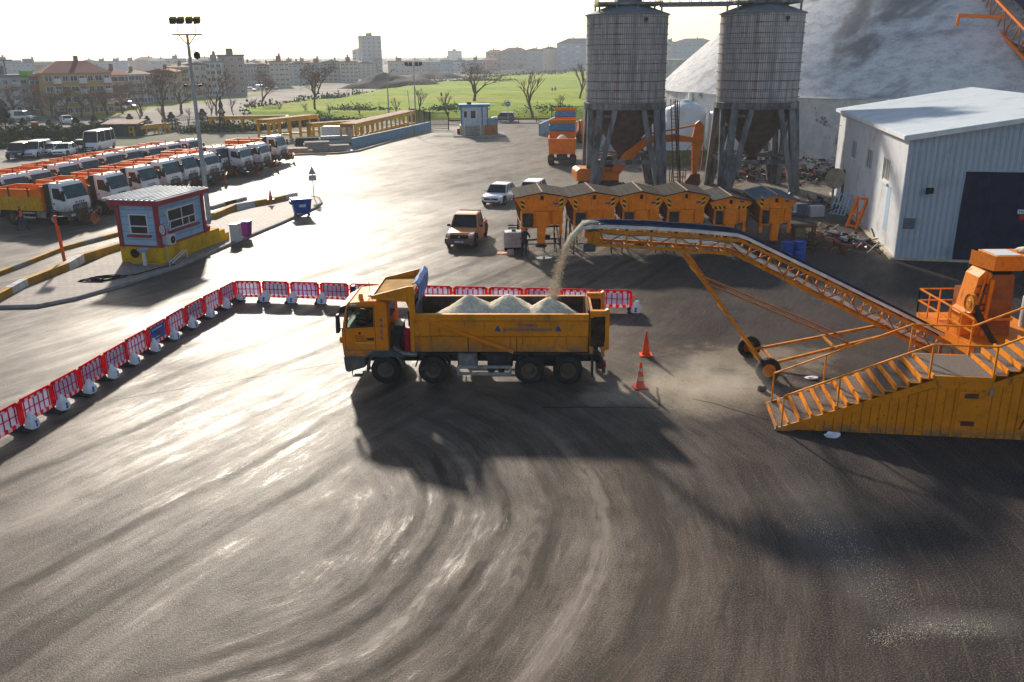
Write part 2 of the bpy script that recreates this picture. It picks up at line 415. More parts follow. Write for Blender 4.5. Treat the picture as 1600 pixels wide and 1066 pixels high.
def dome_mat():
    m, nt, b = new_mat('dome_render')
    v = coords(nt, 'Object')
    n1 = noise(nt, v, 0.09, 8, 0.62, 0.5); n2 = noise(nt, coords(nt, 'Object', (1, 1, 2.2)), 0.55, 8, 0.72); n3 = noise(nt, v, 4.5, 5, 0.75)
    c = mixc(nt, ramp(nt, n2, 0.42, 0.66), (0.70, 0.695, 0.69), (0.46, 0.455, 0.46))
    c = mixc(nt, ramp(nt, n1, 0.50, 0.64, 0, 0.85), c, (0.17, 0.155, 0.15))
    c = mixc(nt, ramp(nt, n3, 0.50, 0.72, 0, 0.55), c, (0.26, 0.25, 0.25))
    nt.links.new(c, b.inputs['Base Color']); b.inputs['Roughness'].default_value = 0.9
    b.inputs['Specular IOR Level'].default_value = 0.1; bump(nt, b, n3, 0.45, 0.10)
    MATS['dome_render'] = m
dome_mat()

def paver_mat():
    m, nt, b = new_mat('pavers')
    v = coords(nt, 'Object')
    br = nd(nt, 'ShaderNodeTexBrick'); nt.links.new(v, br.inputs[0]); br.inputs['Scale'].default_value = 1.0
    br.inputs['Brick Width'].default_value = 0.4; br.inputs['Row Height'].default_value = 0.4; br.inputs['Mortar Size'].default_value = 0.022
    br.inputs['Color1'].default_value = (0.24, 0.19, 0.17, 1); br.inputs['Color2'].default_value = (0.31, 0.255, 0.22, 1); br.inputs['Mortar'].default_value = (0.13, 0.11, 0.10, 1)
    c = mixc(nt, ramp(nt, noise(nt, v, 0.7, 6, 0.7), 0.42, 0.7, 0, 0.7), br.outputs['Color'], (0.20, 0.175, 0.15))
    nt.links.new(c, b.inputs['Base Color']); b.inputs['Roughness'].default_value = 0.75; b.inputs['Specular IOR Level'].default_value = 0.25
    bump(nt, b, br.outputs['Fac'], -0.3, 0.01)
    MATS['pavers'] = m
paver_mat()
# ------------------------------------------------------------------ ground sheets
def sheet(name, pts, z, mat, kind='structure'):
    b = MB(); b.add([(p[0], p[1], z) for p in pts], [list(range(len(pts)))])
    return struct(b.build(name, mat), kind)

def earth_mat():
    m, nt, b = new_mat('earth')
    v = coords(nt, 'Object')
    n = noise(nt, v, 0.02, 8, 0.65); n2 = noise(nt, v, 0.25, 5, 0.7)
    c = mixc(nt, ramp(nt, n, 0.42, 0.6), (0.30, 0.27, 0.23), (0.16, 0.17, 0.10))
    c = mixc(nt, ramp(nt, n2, 0.4, 0.7, 0, 0.5), c, (0.20, 0.18, 0.15))
    nt.links.new(c, b.inputs['Base Color']); b.inputs['Roughness'].default_value = 0.95; b.inputs['Specular IOR Level'].default_value = 0.05
    return m
def grass_mat():
    m, nt, b = new_mat('meadow')
    v = coords(nt, 'Object')
    n = noise(nt, v, 0.03, 7, 0.6); n2 = noise(nt, v, 0.35, 6, 0.75); n3 = noise(nt, coords(nt, 'Object', (0.3, 1.4, 1)), 0.05, 4)
    c = mixc(nt, ramp(nt, n, 0.40, 0.62), (0.21, 0.34, 0.008), (0.36, 0.40, 0.022))
    c = mixc(nt, ramp(nt, n2, 0.46, 0.68, 0, 0.7), c, (0.075, 0.14, 0.008))
    c = mixc(nt, ramp(nt, n3, 0.56, 0.64, 0, 0.75), c, (0.30, 0.22, 0.11))
    nt.links.new(c, b.inputs['Base Color']); b.inputs['Roughness'].default_value = 0.95; b.inputs['Specular IOR Level'].default_value = 0.05
    bump(nt, b, n2, 0.8, 0.5)
    return m

def yard_mat():
    m, nt, b = new_mat('yard_asphalt')
    tc = nd(nt, 'ShaderNodeTexCoord'); P = tc.outputs['Object']
    # small warp so that the tracks wander
    wn = nd(nt, 'ShaderNodeTexNoise'); wn.inputs['Scale'].default_value = 0.22; wn.inputs['Detail'].default_value = 3; nt.links.new(P, wn.inputs[0])
    w2 = nd(nt, 'ShaderNodeVectorMath', operation='MULTIPLY_ADD'); nt.links.new(wn.outputs['Color'], w2.inputs[0])
    w2.inputs[1].default_value = (0.9, 0.9, 0); w2.inputs[2].default_value = (-0.45, -0.45, 0)
    w3 = nd(nt, 'ShaderNodeVectorMath', operation='ADD'); nt.links.new(P, w3.inputs[0]); nt.links.new(w2.outputs[0], w3.inputs[1])
    Q = w3.outputs[0]
    sp = nd(nt, 'ShaderNodeSeparateXYZ'); nt.links.new(Q, sp.inputs[0]); X, Y = sp.outputs[0], sp.outputs[1]
    spp = nd(nt, 'ShaderNodeSeparateXYZ'); nt.links.new(P, spp.inputs[0]); X0, Y0 = spp.outputs[0], spp.outputs[1]
    def polar(cx, cy, kr, ka, seed, det=4, ro=0.65):
        dx = mth(nt, 'SUBTRACT', X, cx); dy = mth(nt, 'SUBTRACT', Y, cy)
        r = mth(nt, 'SQRT', mth(nt, 'ADD', mth(nt, 'MULTIPLY', dx, dx), mth(nt, 'MULTIPLY', dy, dy)))
        a = mth(nt, 'ARCTAN2', dy, dx)
        cb = nd(nt, 'ShaderNodeCombineXYZ'); nt.links.new(mth(nt, 'MULTIPLY', r, kr), cb.inputs[0]); nt.links.new(mth(nt, 'MULTIPLY', a, ka), cb.inputs[1]); cb.inputs[2].default_value = seed
        return noise(nt, cb.outputs[0], 1.0, det, ro)
    def streak(dx, dy, kp, kl, seed, det=5, ro=0.65):
        al = mth(nt, 'ADD', mth(nt, 'MULTIPLY', X, dx), mth(nt, 'MULTIPLY', Y, dy))
        pe = mth(nt, 'SUBTRACT', mth(nt, 'MULTIPLY', X, dy), mth(nt, 'MULTIPLY', Y, dx))
        cb = nd(nt, 'ShaderNodeCombineXYZ'); nt.links.new(mth(nt, 'MULTIPLY', pe, kp), cb.inputs[0]); nt.links.new(mth(nt, 'MULTIPLY', al, kl), cb.inputs[1]); cb.inputs[2].default_value = seed
        return noise(nt, cb.outputs[0], 1.0, det, ro)
    A = polar(-8.7, 19.7, 1.05, 2.2, 3.0); A2 = polar(-8.7, 19.7, 3.6, 3.5, 9.0, 6, 0.75)
    S = streak(0.45, 0.89, 0.75, 0.10, 1.0); S2 = streak(0.50, 0.86, 2.6, 0.35, 5.0, 6, 0.75)
    mk = mth(nt, 'MULTIPLY', ramp(nt, mth(nt, 'ADD', X, mth(nt, 'MULTIPLY', mth(nt, 'SUBTRACT', Y, 20.0), -0.35)), -6.5, -3.0), ramp(nt, Y, 36.0, 29.0))
    def lerp(f, a, c):
        n = nd(nt, 'ShaderNodeMix', data_type='FLOAT'); nt.links.new(f, n.inputs[0]); nt.links.new(a, n.inputs[2]); nt.links.new(c, n.inputs[3]); return n.outputs[0]
    T = lerp(mk, S, A); T2 = lerp(mk, S2, A2)
    big = noise(nt, P, 0.10, 6, 0.6); mid = noise(nt, P, 0.55, 6, 0.68); fine = noise(nt, P, 9.0, 3, 0.8); grit = noise(nt, P, 26.0, 3, 0.75)
    # dry pale film, in tyre bands
    film = mth(nt, 'ADD', mth(nt, 'MULTIPLY', T, 0.30), mth(nt, 'ADD', mth(nt, 'MULTIPLY', T2, 0.20), mth(nt, 'ADD', mth(nt, 'MULTIPLY', mid, 0.25), mth(nt, 'MULTIPLY', big, 0.25))))
    filmf = ramp(nt, film, 0.42, 0.58)
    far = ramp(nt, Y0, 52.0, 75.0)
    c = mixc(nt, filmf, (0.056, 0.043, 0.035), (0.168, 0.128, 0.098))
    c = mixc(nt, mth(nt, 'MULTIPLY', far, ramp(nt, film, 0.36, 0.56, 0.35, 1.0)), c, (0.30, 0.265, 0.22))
    # darker, damp ground to the east and around the spreaders, its shadow painted in
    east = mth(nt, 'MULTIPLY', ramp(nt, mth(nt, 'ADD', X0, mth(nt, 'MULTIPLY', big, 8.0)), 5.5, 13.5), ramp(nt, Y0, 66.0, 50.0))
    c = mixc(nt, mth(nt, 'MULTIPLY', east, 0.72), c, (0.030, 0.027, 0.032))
    # oil stains
    st = mth(nt, 'MULTIPLY', ramp(nt, mid, 0.56, 0.70), ramp(nt, big, 0.40, 0.60))
    c = mixc(nt, mth(nt, 'MULTIPLY', st, 0.65), c, (0.034, 0.029, 0.026))
    # salt dust beside the lorry and thin spills
    def blob(cx, cy, rx, ry, nz, amt, p0=0.9, p1=0.25):
        ex = mth(nt, 'DIVIDE', mth(nt, 'SUBTRACT', X0, cx), rx); ey = mth(nt, 'DIVIDE', mth(nt, 'SUBTRACT', Y0, cy), ry)
        d = mth(nt, 'SQRT', mth(nt, 'ADD', mth(nt, 'MULTIPLY', ex, ex), mth(nt, 'MULTIPLY', ey, ey)))
        d = mth(nt, 'ADD', d, mth(nt, 'MULTIPLY', mth(nt, 'SUBTRACT', nz, 0.5), amt))
        return ramp(nt, d, p0, p1)
    d1 = blob(6.6, 28.0, 3.4, 2.4, mid, 1.8, 1.2, 0.35)
    d2 = blob(4.6, 27.4, 3.2, 1.5, mid, 1.8)
    d3 = blob(8.9, 31.2, 4.5, 2.6, mid, 2.4)
    dust = mth(nt, 'MAXIMUM', d1, mth(nt, 'MAXIMUM', mth(nt, 'MULTIPLY', d2, 0.9), mth(nt, 'MULTIPLY', d3, 0.6)))
    c = mixc(nt, mth(nt, 'MULTIPLY', dust, 0.95), c, (0.46, 0.385, 0.28))
    spill = mth(nt, 'MAXIMUM', blob(7.7, 18.3, 1.1, 3.0, mid, 1.6, 1.2, 0.2), blob(9.0, 14.9, 1.6, 0.6, mid, 1.6, 1.2, 0.2))
    c = mixc(nt, mth(nt, 'MULTIPLY', spill, 0.35), c, (0.30, 0.27, 0.24))
    c = mixc(nt, ramp(nt, fine, 0.35, 0.75, 0.0, 0.35), c, (0.05, 0.045, 0.042))
    c = mixc(nt, ramp(nt, grit, 0.50, 0.66, 0.0, 0.50), c, (0.30, 0.25, 0.20))
    c = mixc(nt, ramp(nt, grit, 0.50, 0.34, 0.0, 0.80), c, (0.030, 0.026, 0.024))
    nt.links.new(c, b.inputs['Base Color'])
    # joints and cracks
    def seg(p, q, w):
        dx, dy = q[0] - p[0], q[1] - p[1]; L = math.hypot(dx, dy); dx /= L; dy /= L
        ax = mth(nt, 'SUBTRACT', X, p[0]); ay = mth(nt, 'SUBTRACT', Y, p[1])
        al = mth(nt, 'ADD', mth(nt, 'MULTIPLY', ax, dx), mth(nt, 'MULTIPLY', ay, dy)); pe = mth(nt, 'ABSOLUTE', mth(nt, 'SUBTRACT', mth(nt, 'MULTIPLY', ax, dy), mth(nt, 'MULTIPLY', ay, dx)))
        on = mth(nt, 'MULTIPLY', mth(nt, 'GREATER_THAN', al, 0.0), mth(nt, 'LESS_THAN', al, L))
        return mth(nt, 'MULTIPLY', on, ramp(nt, mth(nt, 'ADD', pe, mth(nt, 'MULTIPLY', fine, w)), w * 1.5, w * .6))
    ck = seg((6.0, 27.1), (8.2, 25.2), .06)
    for sg in (((5.0, 28.2), (4.9, 26.2), .07), ((4.9, 26.2), (0.9, 26.4), .10), ((-15, 26.5), (-6.5, 31.0), .05), ((-9, 45), (9, 44), .06)):
        ck = mth(nt, 'MAXIMUM', ck, seg(*sg))
    c = mixc(nt, mth(nt, 'MULTIPLY', ck, 0.75), c, (0.022, 0.020, 0.020))
    # sweeping tyre tracks: dark and pale bands at fixed radii about the turning centre, broken up along their length
    dxt = mth(nt, 'SUBTRACT', X, -8.7); dyt = mth(nt, 'SUBTRACT', Y, 19.7)
    rt_ = mth(nt, 'SQRT', mth(nt, 'ADD', mth(nt, 'MULTIPLY', dxt, dxt), mth(nt, 'MULTIPLY', dyt, dyt)))
    def bands(coord, lo, hi, stops):
        f = mth(nt, 'DIVIDE', mth(nt, 'SUBTRACT', coord, lo), hi - lo, True)
        cr = nd(nt, 'ShaderNodeValToRGB'); nt.links.new(f, cr.inputs[0]); e = cr.color_ramp.elements; cr.color_ramp.interpolation = 'EASE'
        e[0].position = 0; e[0].color = (.5, .5, .5, 1); e[1].position = 1; e[1].color = (.5, .5, .5, 1)
        for r_, w_, v in stops:
            for q, vv in ((r_ - w_, .5), (r_ - w_ * .35, v), (r_ + w_ * .35, v), (r_ + w_, .5)):
                x = e.new(min(1, max(0, (q - lo) / (hi - lo)))); x.color = (vv, vv, vv, 1)
        return cr.outputs[0]
    bA = bands(rt_, 4.0, 15.0, [(6.3, .24, .12), (7.05, .22, .08), (7.75, .22, .86), (8.45, .24, .06), (9.75, .30, .14), (10.9, .34, .82), (12.3, .5, .2)])
    pe_ = mth(nt, 'SUBTRACT', mth(nt, 'MULTIPLY', X, .87), mth(nt, 'MULTIPLY', Y, .49))
    bB = bands(pe_, -36.0, -12.0, [(-31, .5, .2), (-28.5, .4, .8), (-25.3, .4, .12), (-22.6, .3, .08), (-20.4, .4, .85), (-17.6, .3, .1), (-15.4, .3, .12)])
    bn = nd(nt, 'ShaderNodeMix', data_type='FLOAT'); nt.links.new(mk, bn.inputs[0]); nt.links.new(bB, bn.inputs[2]); nt.links.new(bA, bn.inputs[3])
    bsig = mth(nt, 'MULTIPLY', mth(nt, 'SUBTRACT', bn.outputs[0], 0.5), mth(nt, 'MULTIPLY', ramp(nt, mth(nt, 'ADD', mth(nt, 'MULTIPLY', mid, .5), mth(nt, 'MULTIPLY', T2, .5)), .40, .56, .15, 1.0), mth(nt, 'MULTIPLY', ramp(nt, Y0, 70, 40), mth(nt, 'ADD', mth(nt, 'SUBTRACT', 1.0, mk), mth(nt, 'MULTIPLY', mk, ramp(nt, Y0, 27.0, 22.0))))))
    c = mixc(nt, mth(nt, 'MULTIPLY', bsig, -2.1, True), c, (0.040, 0.032, 0.027)); c = mixc(nt, mth(nt, 'MULTIPLY', bsig, 1.5, True), c, (0.26, 0.21, 0.165))
    # tread prints left by turning tyres
    dx = mth(nt, 'SUBTRACT', X, -8.7); dy = mth(nt, 'SUBTRACT', Y, 19.7)
    rr = mth(nt, 'SQRT', mth(nt, 'ADD', mth(nt, 'MULTIPLY', dx, dx), mth(nt, 'MULTIPLY', dy, dy))); aa = mth(nt, 'ARCTAN2', dy, dx)
    trd = None
    for r0, wd, k in ((7.1, .17, 60), (7.75, .15, 64), (9.3, .18, 76), (5.2, .14, 46)):
        bd = ramp(nt, mth(nt, 'ABSOLUTE', mth(nt, 'SUBTRACT', rr, r0)), wd, wd * .7)
        v = mth(nt, 'MULTIPLY', bd, ramp(nt, mth(nt, 'SINE', mth(nt, 'ADD', mth(nt, 'MULTIPLY', aa, k), mth(nt, 'MULTIPLY', mth(nt, 'ABSOLUTE', mth(nt, 'SUBTRACT', rr, r0)), 14.0))), -.1, .35))
        trd = v if trd is None else mth(nt, 'MAXIMUM', trd, v)
    trd = mth(nt, 'MULTIPLY', trd, mth(nt, 'MULTIPLY', ramp(nt, aa, -1.35, -1.1), mth(nt, 'MULTIPLY', ramp(nt, aa, .25, .0), ramp(nt, mid, .38, .5))))
    T3 = lerp(mk, streak(0.47, 0.88, 7.0, 0.8, 8.0, 4, 0.8), polar(-8.7, 19.7, 8.0, 7.0, 2.0, 4, 0.8))
    c = mixc(nt, ramp(nt, T3, 0.52, 0.68, 0, 0.40), c, (0.040, 0.032, 0.027)); c = mixc(nt, ramp(nt, T3, 0.46, 0.30, 0, 0.35), c, (0.25, 0.20, 0.15))
    c = mixc(nt, mth(nt, 'MULTIPLY', trd, 0.55), c, (0.035, 0.030, 0.028))
    nt.links.new(c, b.inputs['Base Color'])
    # damp sheen: patchy, sharp-edged, drawn out along the tracks
    wet = mth(nt, 'ADD', mth(nt, 'MULTIPLY', T2, 0.28), mth(nt, 'ADD', mth(nt, 'MULTIPLY', mid, 0.12), mth(nt, 'ADD', mth(nt, 'MULTIPLY', T, 0.24), mth(nt, 'ADD', mth(nt, 'MULTIPLY', T3, 0.16), mth(nt, 'MULTIPLY', big, 0.20)))))
    wet = mth(nt, 'ADD', wet, mth(nt, 'MULTIPLY', mth(nt, 'SUBTRACT', fine, 0.5), 0.10))
    wet = mth(nt, 'ADD', wet, ramp(nt, X0, 2.0, -7.0, 0.0, 0.016))
    wf = ramp(nt, wet, 0.52, 0.62)
    dry = mth(nt, 'MAXIMUM', mth(nt, 'MAXIMUM', dust, spill), mth(nt, 'MAXIMUM', mth(nt, 'MULTIPLY', ramp(nt, X0, 1.0, 9.0), .75), mth(nt, 'MAXIMUM', mth(nt, 'MULTIPLY', far, 0.8), ramp(nt, Y0, 33.0, 46.0, 0.0, 0.42))))
    wf = mth(nt, 'ADD', wf, mth(nt, 'MULTIPLY', bsig, 0.7), True)
    wf = mth(nt, 'MULTIPLY', wf, mth(nt, 'SUBTRACT', 1.0, dry), True)
    nt.links.new(mth(nt, 'ADD', mth(nt, 'ADD', mth(nt, 'MULTIPLY', wf, -0.15), ramp(nt, X0, 1.0, -8.0, 0.0, -0.05)), 0.55), b.inputs['Roughness'])
    nt.links.new(mth(nt, 'ADD', mth(nt, 'MULTIPLY', wf, 0.24), mth(nt, 'MULTIPLY', mth(nt, 'SUBTRACT', 1.0, dry), mth(nt, 'MULTIPLY', ramp(nt, X0, 2.0, -9.0, 0.10, 0.19), mth(nt, 'MULTIPLY', ramp(nt, wet, .40, .56, .35, 1.15), mth(nt, 'ADD', 1.0, mth(nt, 'MULTIPLY', bsig, 1.6), True))))), b.inputs['Specular IOR Level'])
    b.inputs['IOR'].default_value = 1.36
    h = mth(nt, 'ADD', mth(nt, 'MULTIPLY', grit, mth(nt, 'SUBTRACT', 0.75, mth(nt, 'MULTIPLY', wf, 0.45))), mth(nt, 'ADD', mth(nt, 'MULTIPLY', fine, 0.45), mth(nt, 'ADD', mth(nt, 'MULTIPLY', mid, 0.6), mth(nt, 'MULTIPLY', ck, -0.8))))
    bump(nt, b, h, 0.45, 0.030)
    return m

sheet('ground', [(-3500, -400), (3500, -400), (3500, 5000), (-3500, 5000)], -0.06, earth_mat())
# the works yard
g0 = G(640, 205); 
yard_pts = [(-75, -30), (75, -30), (75, 96), (20, 140), (4, 152), (-17, 146), (-15.2, 131), (-22, 104), (-27, 106), (-31, 118), (-75, 118)]
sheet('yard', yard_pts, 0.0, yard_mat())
# road beyond the gate, with its verge
rA, rB = G(480, 192), G(930, 186)
road_pts = [G(640, 196), G(960, 194), G(960, 186), G(640, 188)]
sheet('road', [(-45, 153.5), (60, 153.5), (60, 163), (-45, 163)], 0.004, K['asphalt_old'])
sheet('city_road', [G(-60, 226), G(165, 190), G(260, 176), G(330, 166), G(330, 163), G(250, 170), G(150, 183), G(-60, 208)], -0.03, K['asphalt_old'])
MEADOW = grass_mat()
# the meadow: a gently uneven sheet rising from the road verge
def meadow():
    import mathutils
    b = MB(); nx, ny = 60, 40
    FE = [G(385, 180), G(470, 170), G(540, 157), G(640, 139), G(760, 124), G(915, 114), Vector((160, 560, 0)), Vector((300, 500, 0))]
    for j in range(ny + 1):
        t = j / ny
        for i in range(nx + 1):
            s = i / nx
            x0 = -47 + s * 207; y0 = 163.2
            q = s * (len(FE) - 1); k = min(int(q), len(FE) - 2); e = FE[k].lerp(FE[k + 1], q - k); x1, y1 = e.x, e.y
            x = x0 + (x1 - x0) * t; y = y0 + (y1 - y0) * t
            z = mathutils.noise.noise((x * 0.03, y * 0.03, 0)) * 0.8 * min(1, t * 4)
            bank = 1.3 * min(1, max(0, (y - 163.5) / 7)) ** 0.7
            b.v.append((x, y, z + bank - 0.05))
    for j in range(ny):
        for i in range(nx):
            a = j * (nx + 1) + i; b.f.append([a, a + 1, a + nx + 2, a + nx + 1]); b.mi.append(0)
    return struct(b.build('meadow', MEADOW, smooth=True))
meadow()
sheet('dirt_lot', [G(150, 188), G(300, 196), G(420, 184), G(505, 170), G(570, 153), G(660, 137), G(790, 123), G(790, 117), G(620, 126), G(520, 139), G(400, 148), G(300, 158), G(230, 166)], -0.02, K['dirt_lot'])
sheet('grass_strip', [G(150, 186), G(240, 168), G(330, 158), G(420, 147), G(420, 145), G(330, 154.5), G(240, 163), G(150, 180)], -0.012, MEADOW)
# ------------------------------------------------------------------ wheels and the big tipper
def wheel(parent, x, y, r, w, side, rim='rim_dark', name='wheel', n=28, dish=0.05):
    """axle along y; side = +1 outer face towards +y"""
    wt = bpy.data.objects.new(name, None); COL.objects.link(wt); wt.parent = parent; wt.location = (x, y, r); wt.empty_display_size = .1
    t = MB(); h = w / 2
    t.lathe([(r * .56, -h), (r * .80, -h), (r * .95, -h * .86), (r, -h * .6), (r, -h * .28), (r * .975, -h * .24), (r * .975, -h * .05), (r, 0), (r, h * .6), (r * .95, h * .86), (r * .80, h), (r * .60, h * .96), (r * .56, h * .9)], n, 'y', cap=False)
    for k in range(n):      # tread blocks
        a = 2 * PI * k / n; a2 = a + PI / n
        p = []
        for (aa, yy) in ((a, -h * .8), (a2, -h * .8), (a2, h * .8), (a, h * .8)):
            p.append((math.cos(aa) * r * 1.012, yy, math.sin(aa) * r * 1.012))
        t.add(p, [(0, 1, 2, 3)])
    t.build('tyre', K['tyre_rubber'], wt, smooth=True)
    q = MB(); s = side
    q.lathe([(r * .60, s * h * .92), (r * .56, s * h * .80), (r * .50, s * (h - dish)), (r * .34, s * (h - dish - .03)), (r * .30, s * (h - dish + .02)), (r * .20, s * (h - dish + .05)), (r * .17, s * (h + .01)), (0.0, s * (h + .01))], n, 'y', cap=False)
    for k in range(8):
        a = 2 * PI * k / 8
        q.lathe([(.022, 0), (.022, s * .05), (0, s * .05)], 6, 'y', (math.cos(a) * r * .26, s * (h - dish), math.sin(a) * r * .26), cap=False)
    q.build('rim', K[rim], wt, smooth=True)
    return wt

def arc_guard(b, cx, cz, r, y0, y1, a0, a1, n=12, th=.04):
    pts = [(cx + r * math.cos(math.radians(a0 + (a1 - a0) * i / n)), cz + r * math.sin(math.radians(a0 + (a1 - a0) * i / n))) for i in range(n + 1)]
    pin = [(cx + (r - th) * math.cos(math.radians(a0 + (a1 - a0) * i / n)), cz + (r - th) * math.sin(math.radians(a0 + (a1 - a0) * i / n))) for i in range(n + 1)]
    for i in range(n):
        b.prism([pts[i], pts[i + 1], pin[i + 1], pin[i]], y0, y1)

def big_tipper():
    # local: +x forward, y left (near side here), axle 1 at x=0
    ang = PI - 0.034
    org = Vector((-4.49, 28.76, 0)) - Vector((-math.sin(ang), math.cos(ang), 0)) * 1.22
    t = thing('tipper_truck', 'big yellow eight-wheeled tipper truck being loaded with salt under the conveyor', 'truck', (org.x, org.y, 0), ang)
    for i, x in enumerate((0, -1.68, -5.09, -6.45)):
        for s in (1, -1):
            wheel(t, x, s * (1.05 if i < 2 else 1.0), .515, .33 if i < 2 else .5, s)
    c = MB(); c.box(-7.6, 1.0, .38, .50, .62, .88).box(-7.6, 1.0, -.50, -.38, .62, .88)
    for x in (-7.4, -5.8, -4, -2.6, -.8, .6): c.box(x - .06, x + .06, -.38, .38, .66, .84)
    for x in (0, -1.68, -5.09, -6.45): c.tube([(x, -.95, .515), (x, .95, .515)], .09, 8)
    c.box(-6.9, -4.6, -.55, .55, .45, .62); c.tube([(-.9, 0, .7), (-4.9, 0, .66)], .07, 8); c.box(-.9, .9, -.36, .36, .62, 1.15)
    c.box(-7.7, -7.45, -1.1, 1.1, .55, .72); c.build('chassis', K['chassis'], t)
    # cab: side profile extruded, window cut as separate faces
    b = MB()
    prof = [(1.42, 1.0), (1.46, 1.5), (1.44, 2.0), (1.30, 2.78), (1.15, 2.96), (.5, 3.03), (-.06, 3.0), (-.14, 2.9), (-.14, 1.0)]
    yb = 1.15
    wz0, wz1 = 2.13, 2.80; wx0, wx1 = .36, 1.30     # side window
    win = [(wx0, wz0), (1.30, wz0 - .06), (1.20, wz1), (wx0, wz1)]
    # cab sides: frame around the window
    for s in (1, -1):
        def P(p, y=yb * s): return (p[0], y, p[1])
        th = .05 * s
        quads = [[(-.14, 1.0), (1.42, 1.0), (1.46, 1.5), (1.445, wz0 - .06), (wx0, wz0 - .0), (-.14, wz0)],
                 [(-.14, wz0), (wx0, wz0), (wx0, wz1), (-.14, wz1)],
                 [(-.14, wz1), (wx0, wz1), (1.20, wz1), (1.295, wz1), (1.15, 2.96), (.5, 3.03), (-.06, 3.0), (-.14, 2.9)],
                 [(1.30, wz0 - .06), (1.445, wz0 - .06), (1.295, wz1), (1.20, wz1)]]
        for q in quads: b.prism(q, yb * s - th, yb * s)
    # roof, back, front
    def wrap(pts, th=.05):
        for (p, q) in zip(pts[:-1], pts[1:]):
            d = Vector((q[0] - p[0], q[1] - p[1])); n = Vector((d.y, -d.x)).normalized() * th
            b.prism([p, q, (q[0] + n.x, q[1] + n.y), (p[0] + n.x, p[1] + n.y)], -yb + .05, yb - .05)
    wrap([(1.16, 2.955), (.5, 3.03), (-.06, 3.0), (-.14, 2.9)][::-1], .05)
    b.box(-.14, -.09, -yb + .05, -.55, 1.0, 2.92); b.box(-.14, -.09, .55, yb - .05, 1.0, 2.92); b.box(-.14, -.09, -.55, .55, 1.0, 2.2); b.box(-.14, -.09, -.55, .55, 2.72, 2.92)
    wrap([(1.42, 1.0), (1.46, 1.5), (1.44, 2.02)], .05)
    wrap([(1.31, 2.74), (1.15, 2.96)], .05)
    b.box(1.30, 1.44, -yb + .04, -yb + .14, 2.0, 2.1)
    cab = b.build('cab', K['cab_orange'], t, bev=.02)
    g = MB(); g.prism([(1.425, 2.03), (1.29, 2.77), (1.27, 2.77), (1.405, 2.03)], -yb + .1, yb - .1)
    g.build('windscreen', K['glass_clear'], cab)
    for s in (1, -1):
        g = MB(); g.prism([(x * 1.0, z) for x, z in win], yb * s - .03 * s, yb * s - .022 * s); g.build('side_window', K['glass_clear'], cab)
        f = MB()
        for i in range(4):
            p, q = win[i], win[(i + 1) % 4]
            f.bar((p[0], yb * s, p[1]), (q[0], yb * s, q[1]), .05, .035, up=(0, 1, 0))
        f.build('window_seal', K['dark_plastic'], cab)
    g = MB(); g.box(-.13, -.115, -.55, .55, 2.2, 2.72); g.build('rear_window', K['glass_dark'], cab)
    # door seams, handle, trim
    d = MB(); L = yb
    d.box(.30, .315, L - .01, L + .004, 1.25, 2.86); d.box(1.36, 1.375, L - .01, L + .004, 1.25, 2.05); d.box(.30, 1.37, L - .01, L + .004, 1.24, 1.255); d.box(.30, 1.2, L - .01, L + .004, 2.855, 2.87)
    d.build('door_seam', K['soot'], cab)
    d = MB(); d.box(.36, .60, L - .005, L + .012, 1.60, 1.70); d.build('door_handle', K['dark_plastic'], cab)
    d = MB(); d.box(.34, 1.0, L - .005, L + .006, 1.49, 1.53); d.build('yellow_stripe', K['haz_yellow'], cab)
    for dx, dz, tx, sz in ((.85, 1.76, 'İSTANBUL', .07), (.80, 1.67, 'BÜYÜKŞEHİR', .07), (.80, 1.58, 'BELEDİYESİ', .07)):
        font_mesh(tx, sz, 'door_lettering', K['letter_brown'], cab, (dx, L + .004, dz), (PI / 2, 0, PI))
    e = MB(); e.lathe([(.0, 0), (.05, .02), (.035, .08), (.0, .11)], 8, 'z', (.85, L + .01, 1.82), cap=False)
    e.xf(Matrix.Identity(4)); e.build('door_emblem', K['letter_brown'], cab)
    for i, ch in enumerate('6456'):
        font_mesh(ch, .23, 'fleet_number', K['letter_blue'], cab, (.07, L + .004, 2.36 - i * .22), (PI / 2, 0, PI))
    # roof kit
    r = MB(); r.box(.05, .62, -.45, .45, 3.02, 3.06); r.build('roof_hatch', K['glass_dark_trim'], cab)
    r = MB(); r.lathe([(.09, 3.0), (.09, 3.05), (.075, 3.16), (.04, 3.19), (0, 3.19)], 12, 'z', (.82, .72, 0)); r.build('beacon', K['amber'], cab, smooth=True)
    r = MB(); r.tube([(.55, .3, 3.02), (.60, .3, 3.5)], .008, 5); r.build('aerial', K['black_paint'], cab)
    r = MB(); r.prism([(1.30, 2.62), (1.52, 2.56), (1.50, 2.80), (1.20, 2.90)], -1.1, 1.1); r.build('sun_visor', K['glass_dark_trim'], cab)
    r = MB(); r.box(.9, 1.12, 1.15, 1.20, 2.90, 2.93); r.build('marker_lamp', K['lamp_lens'], cab)
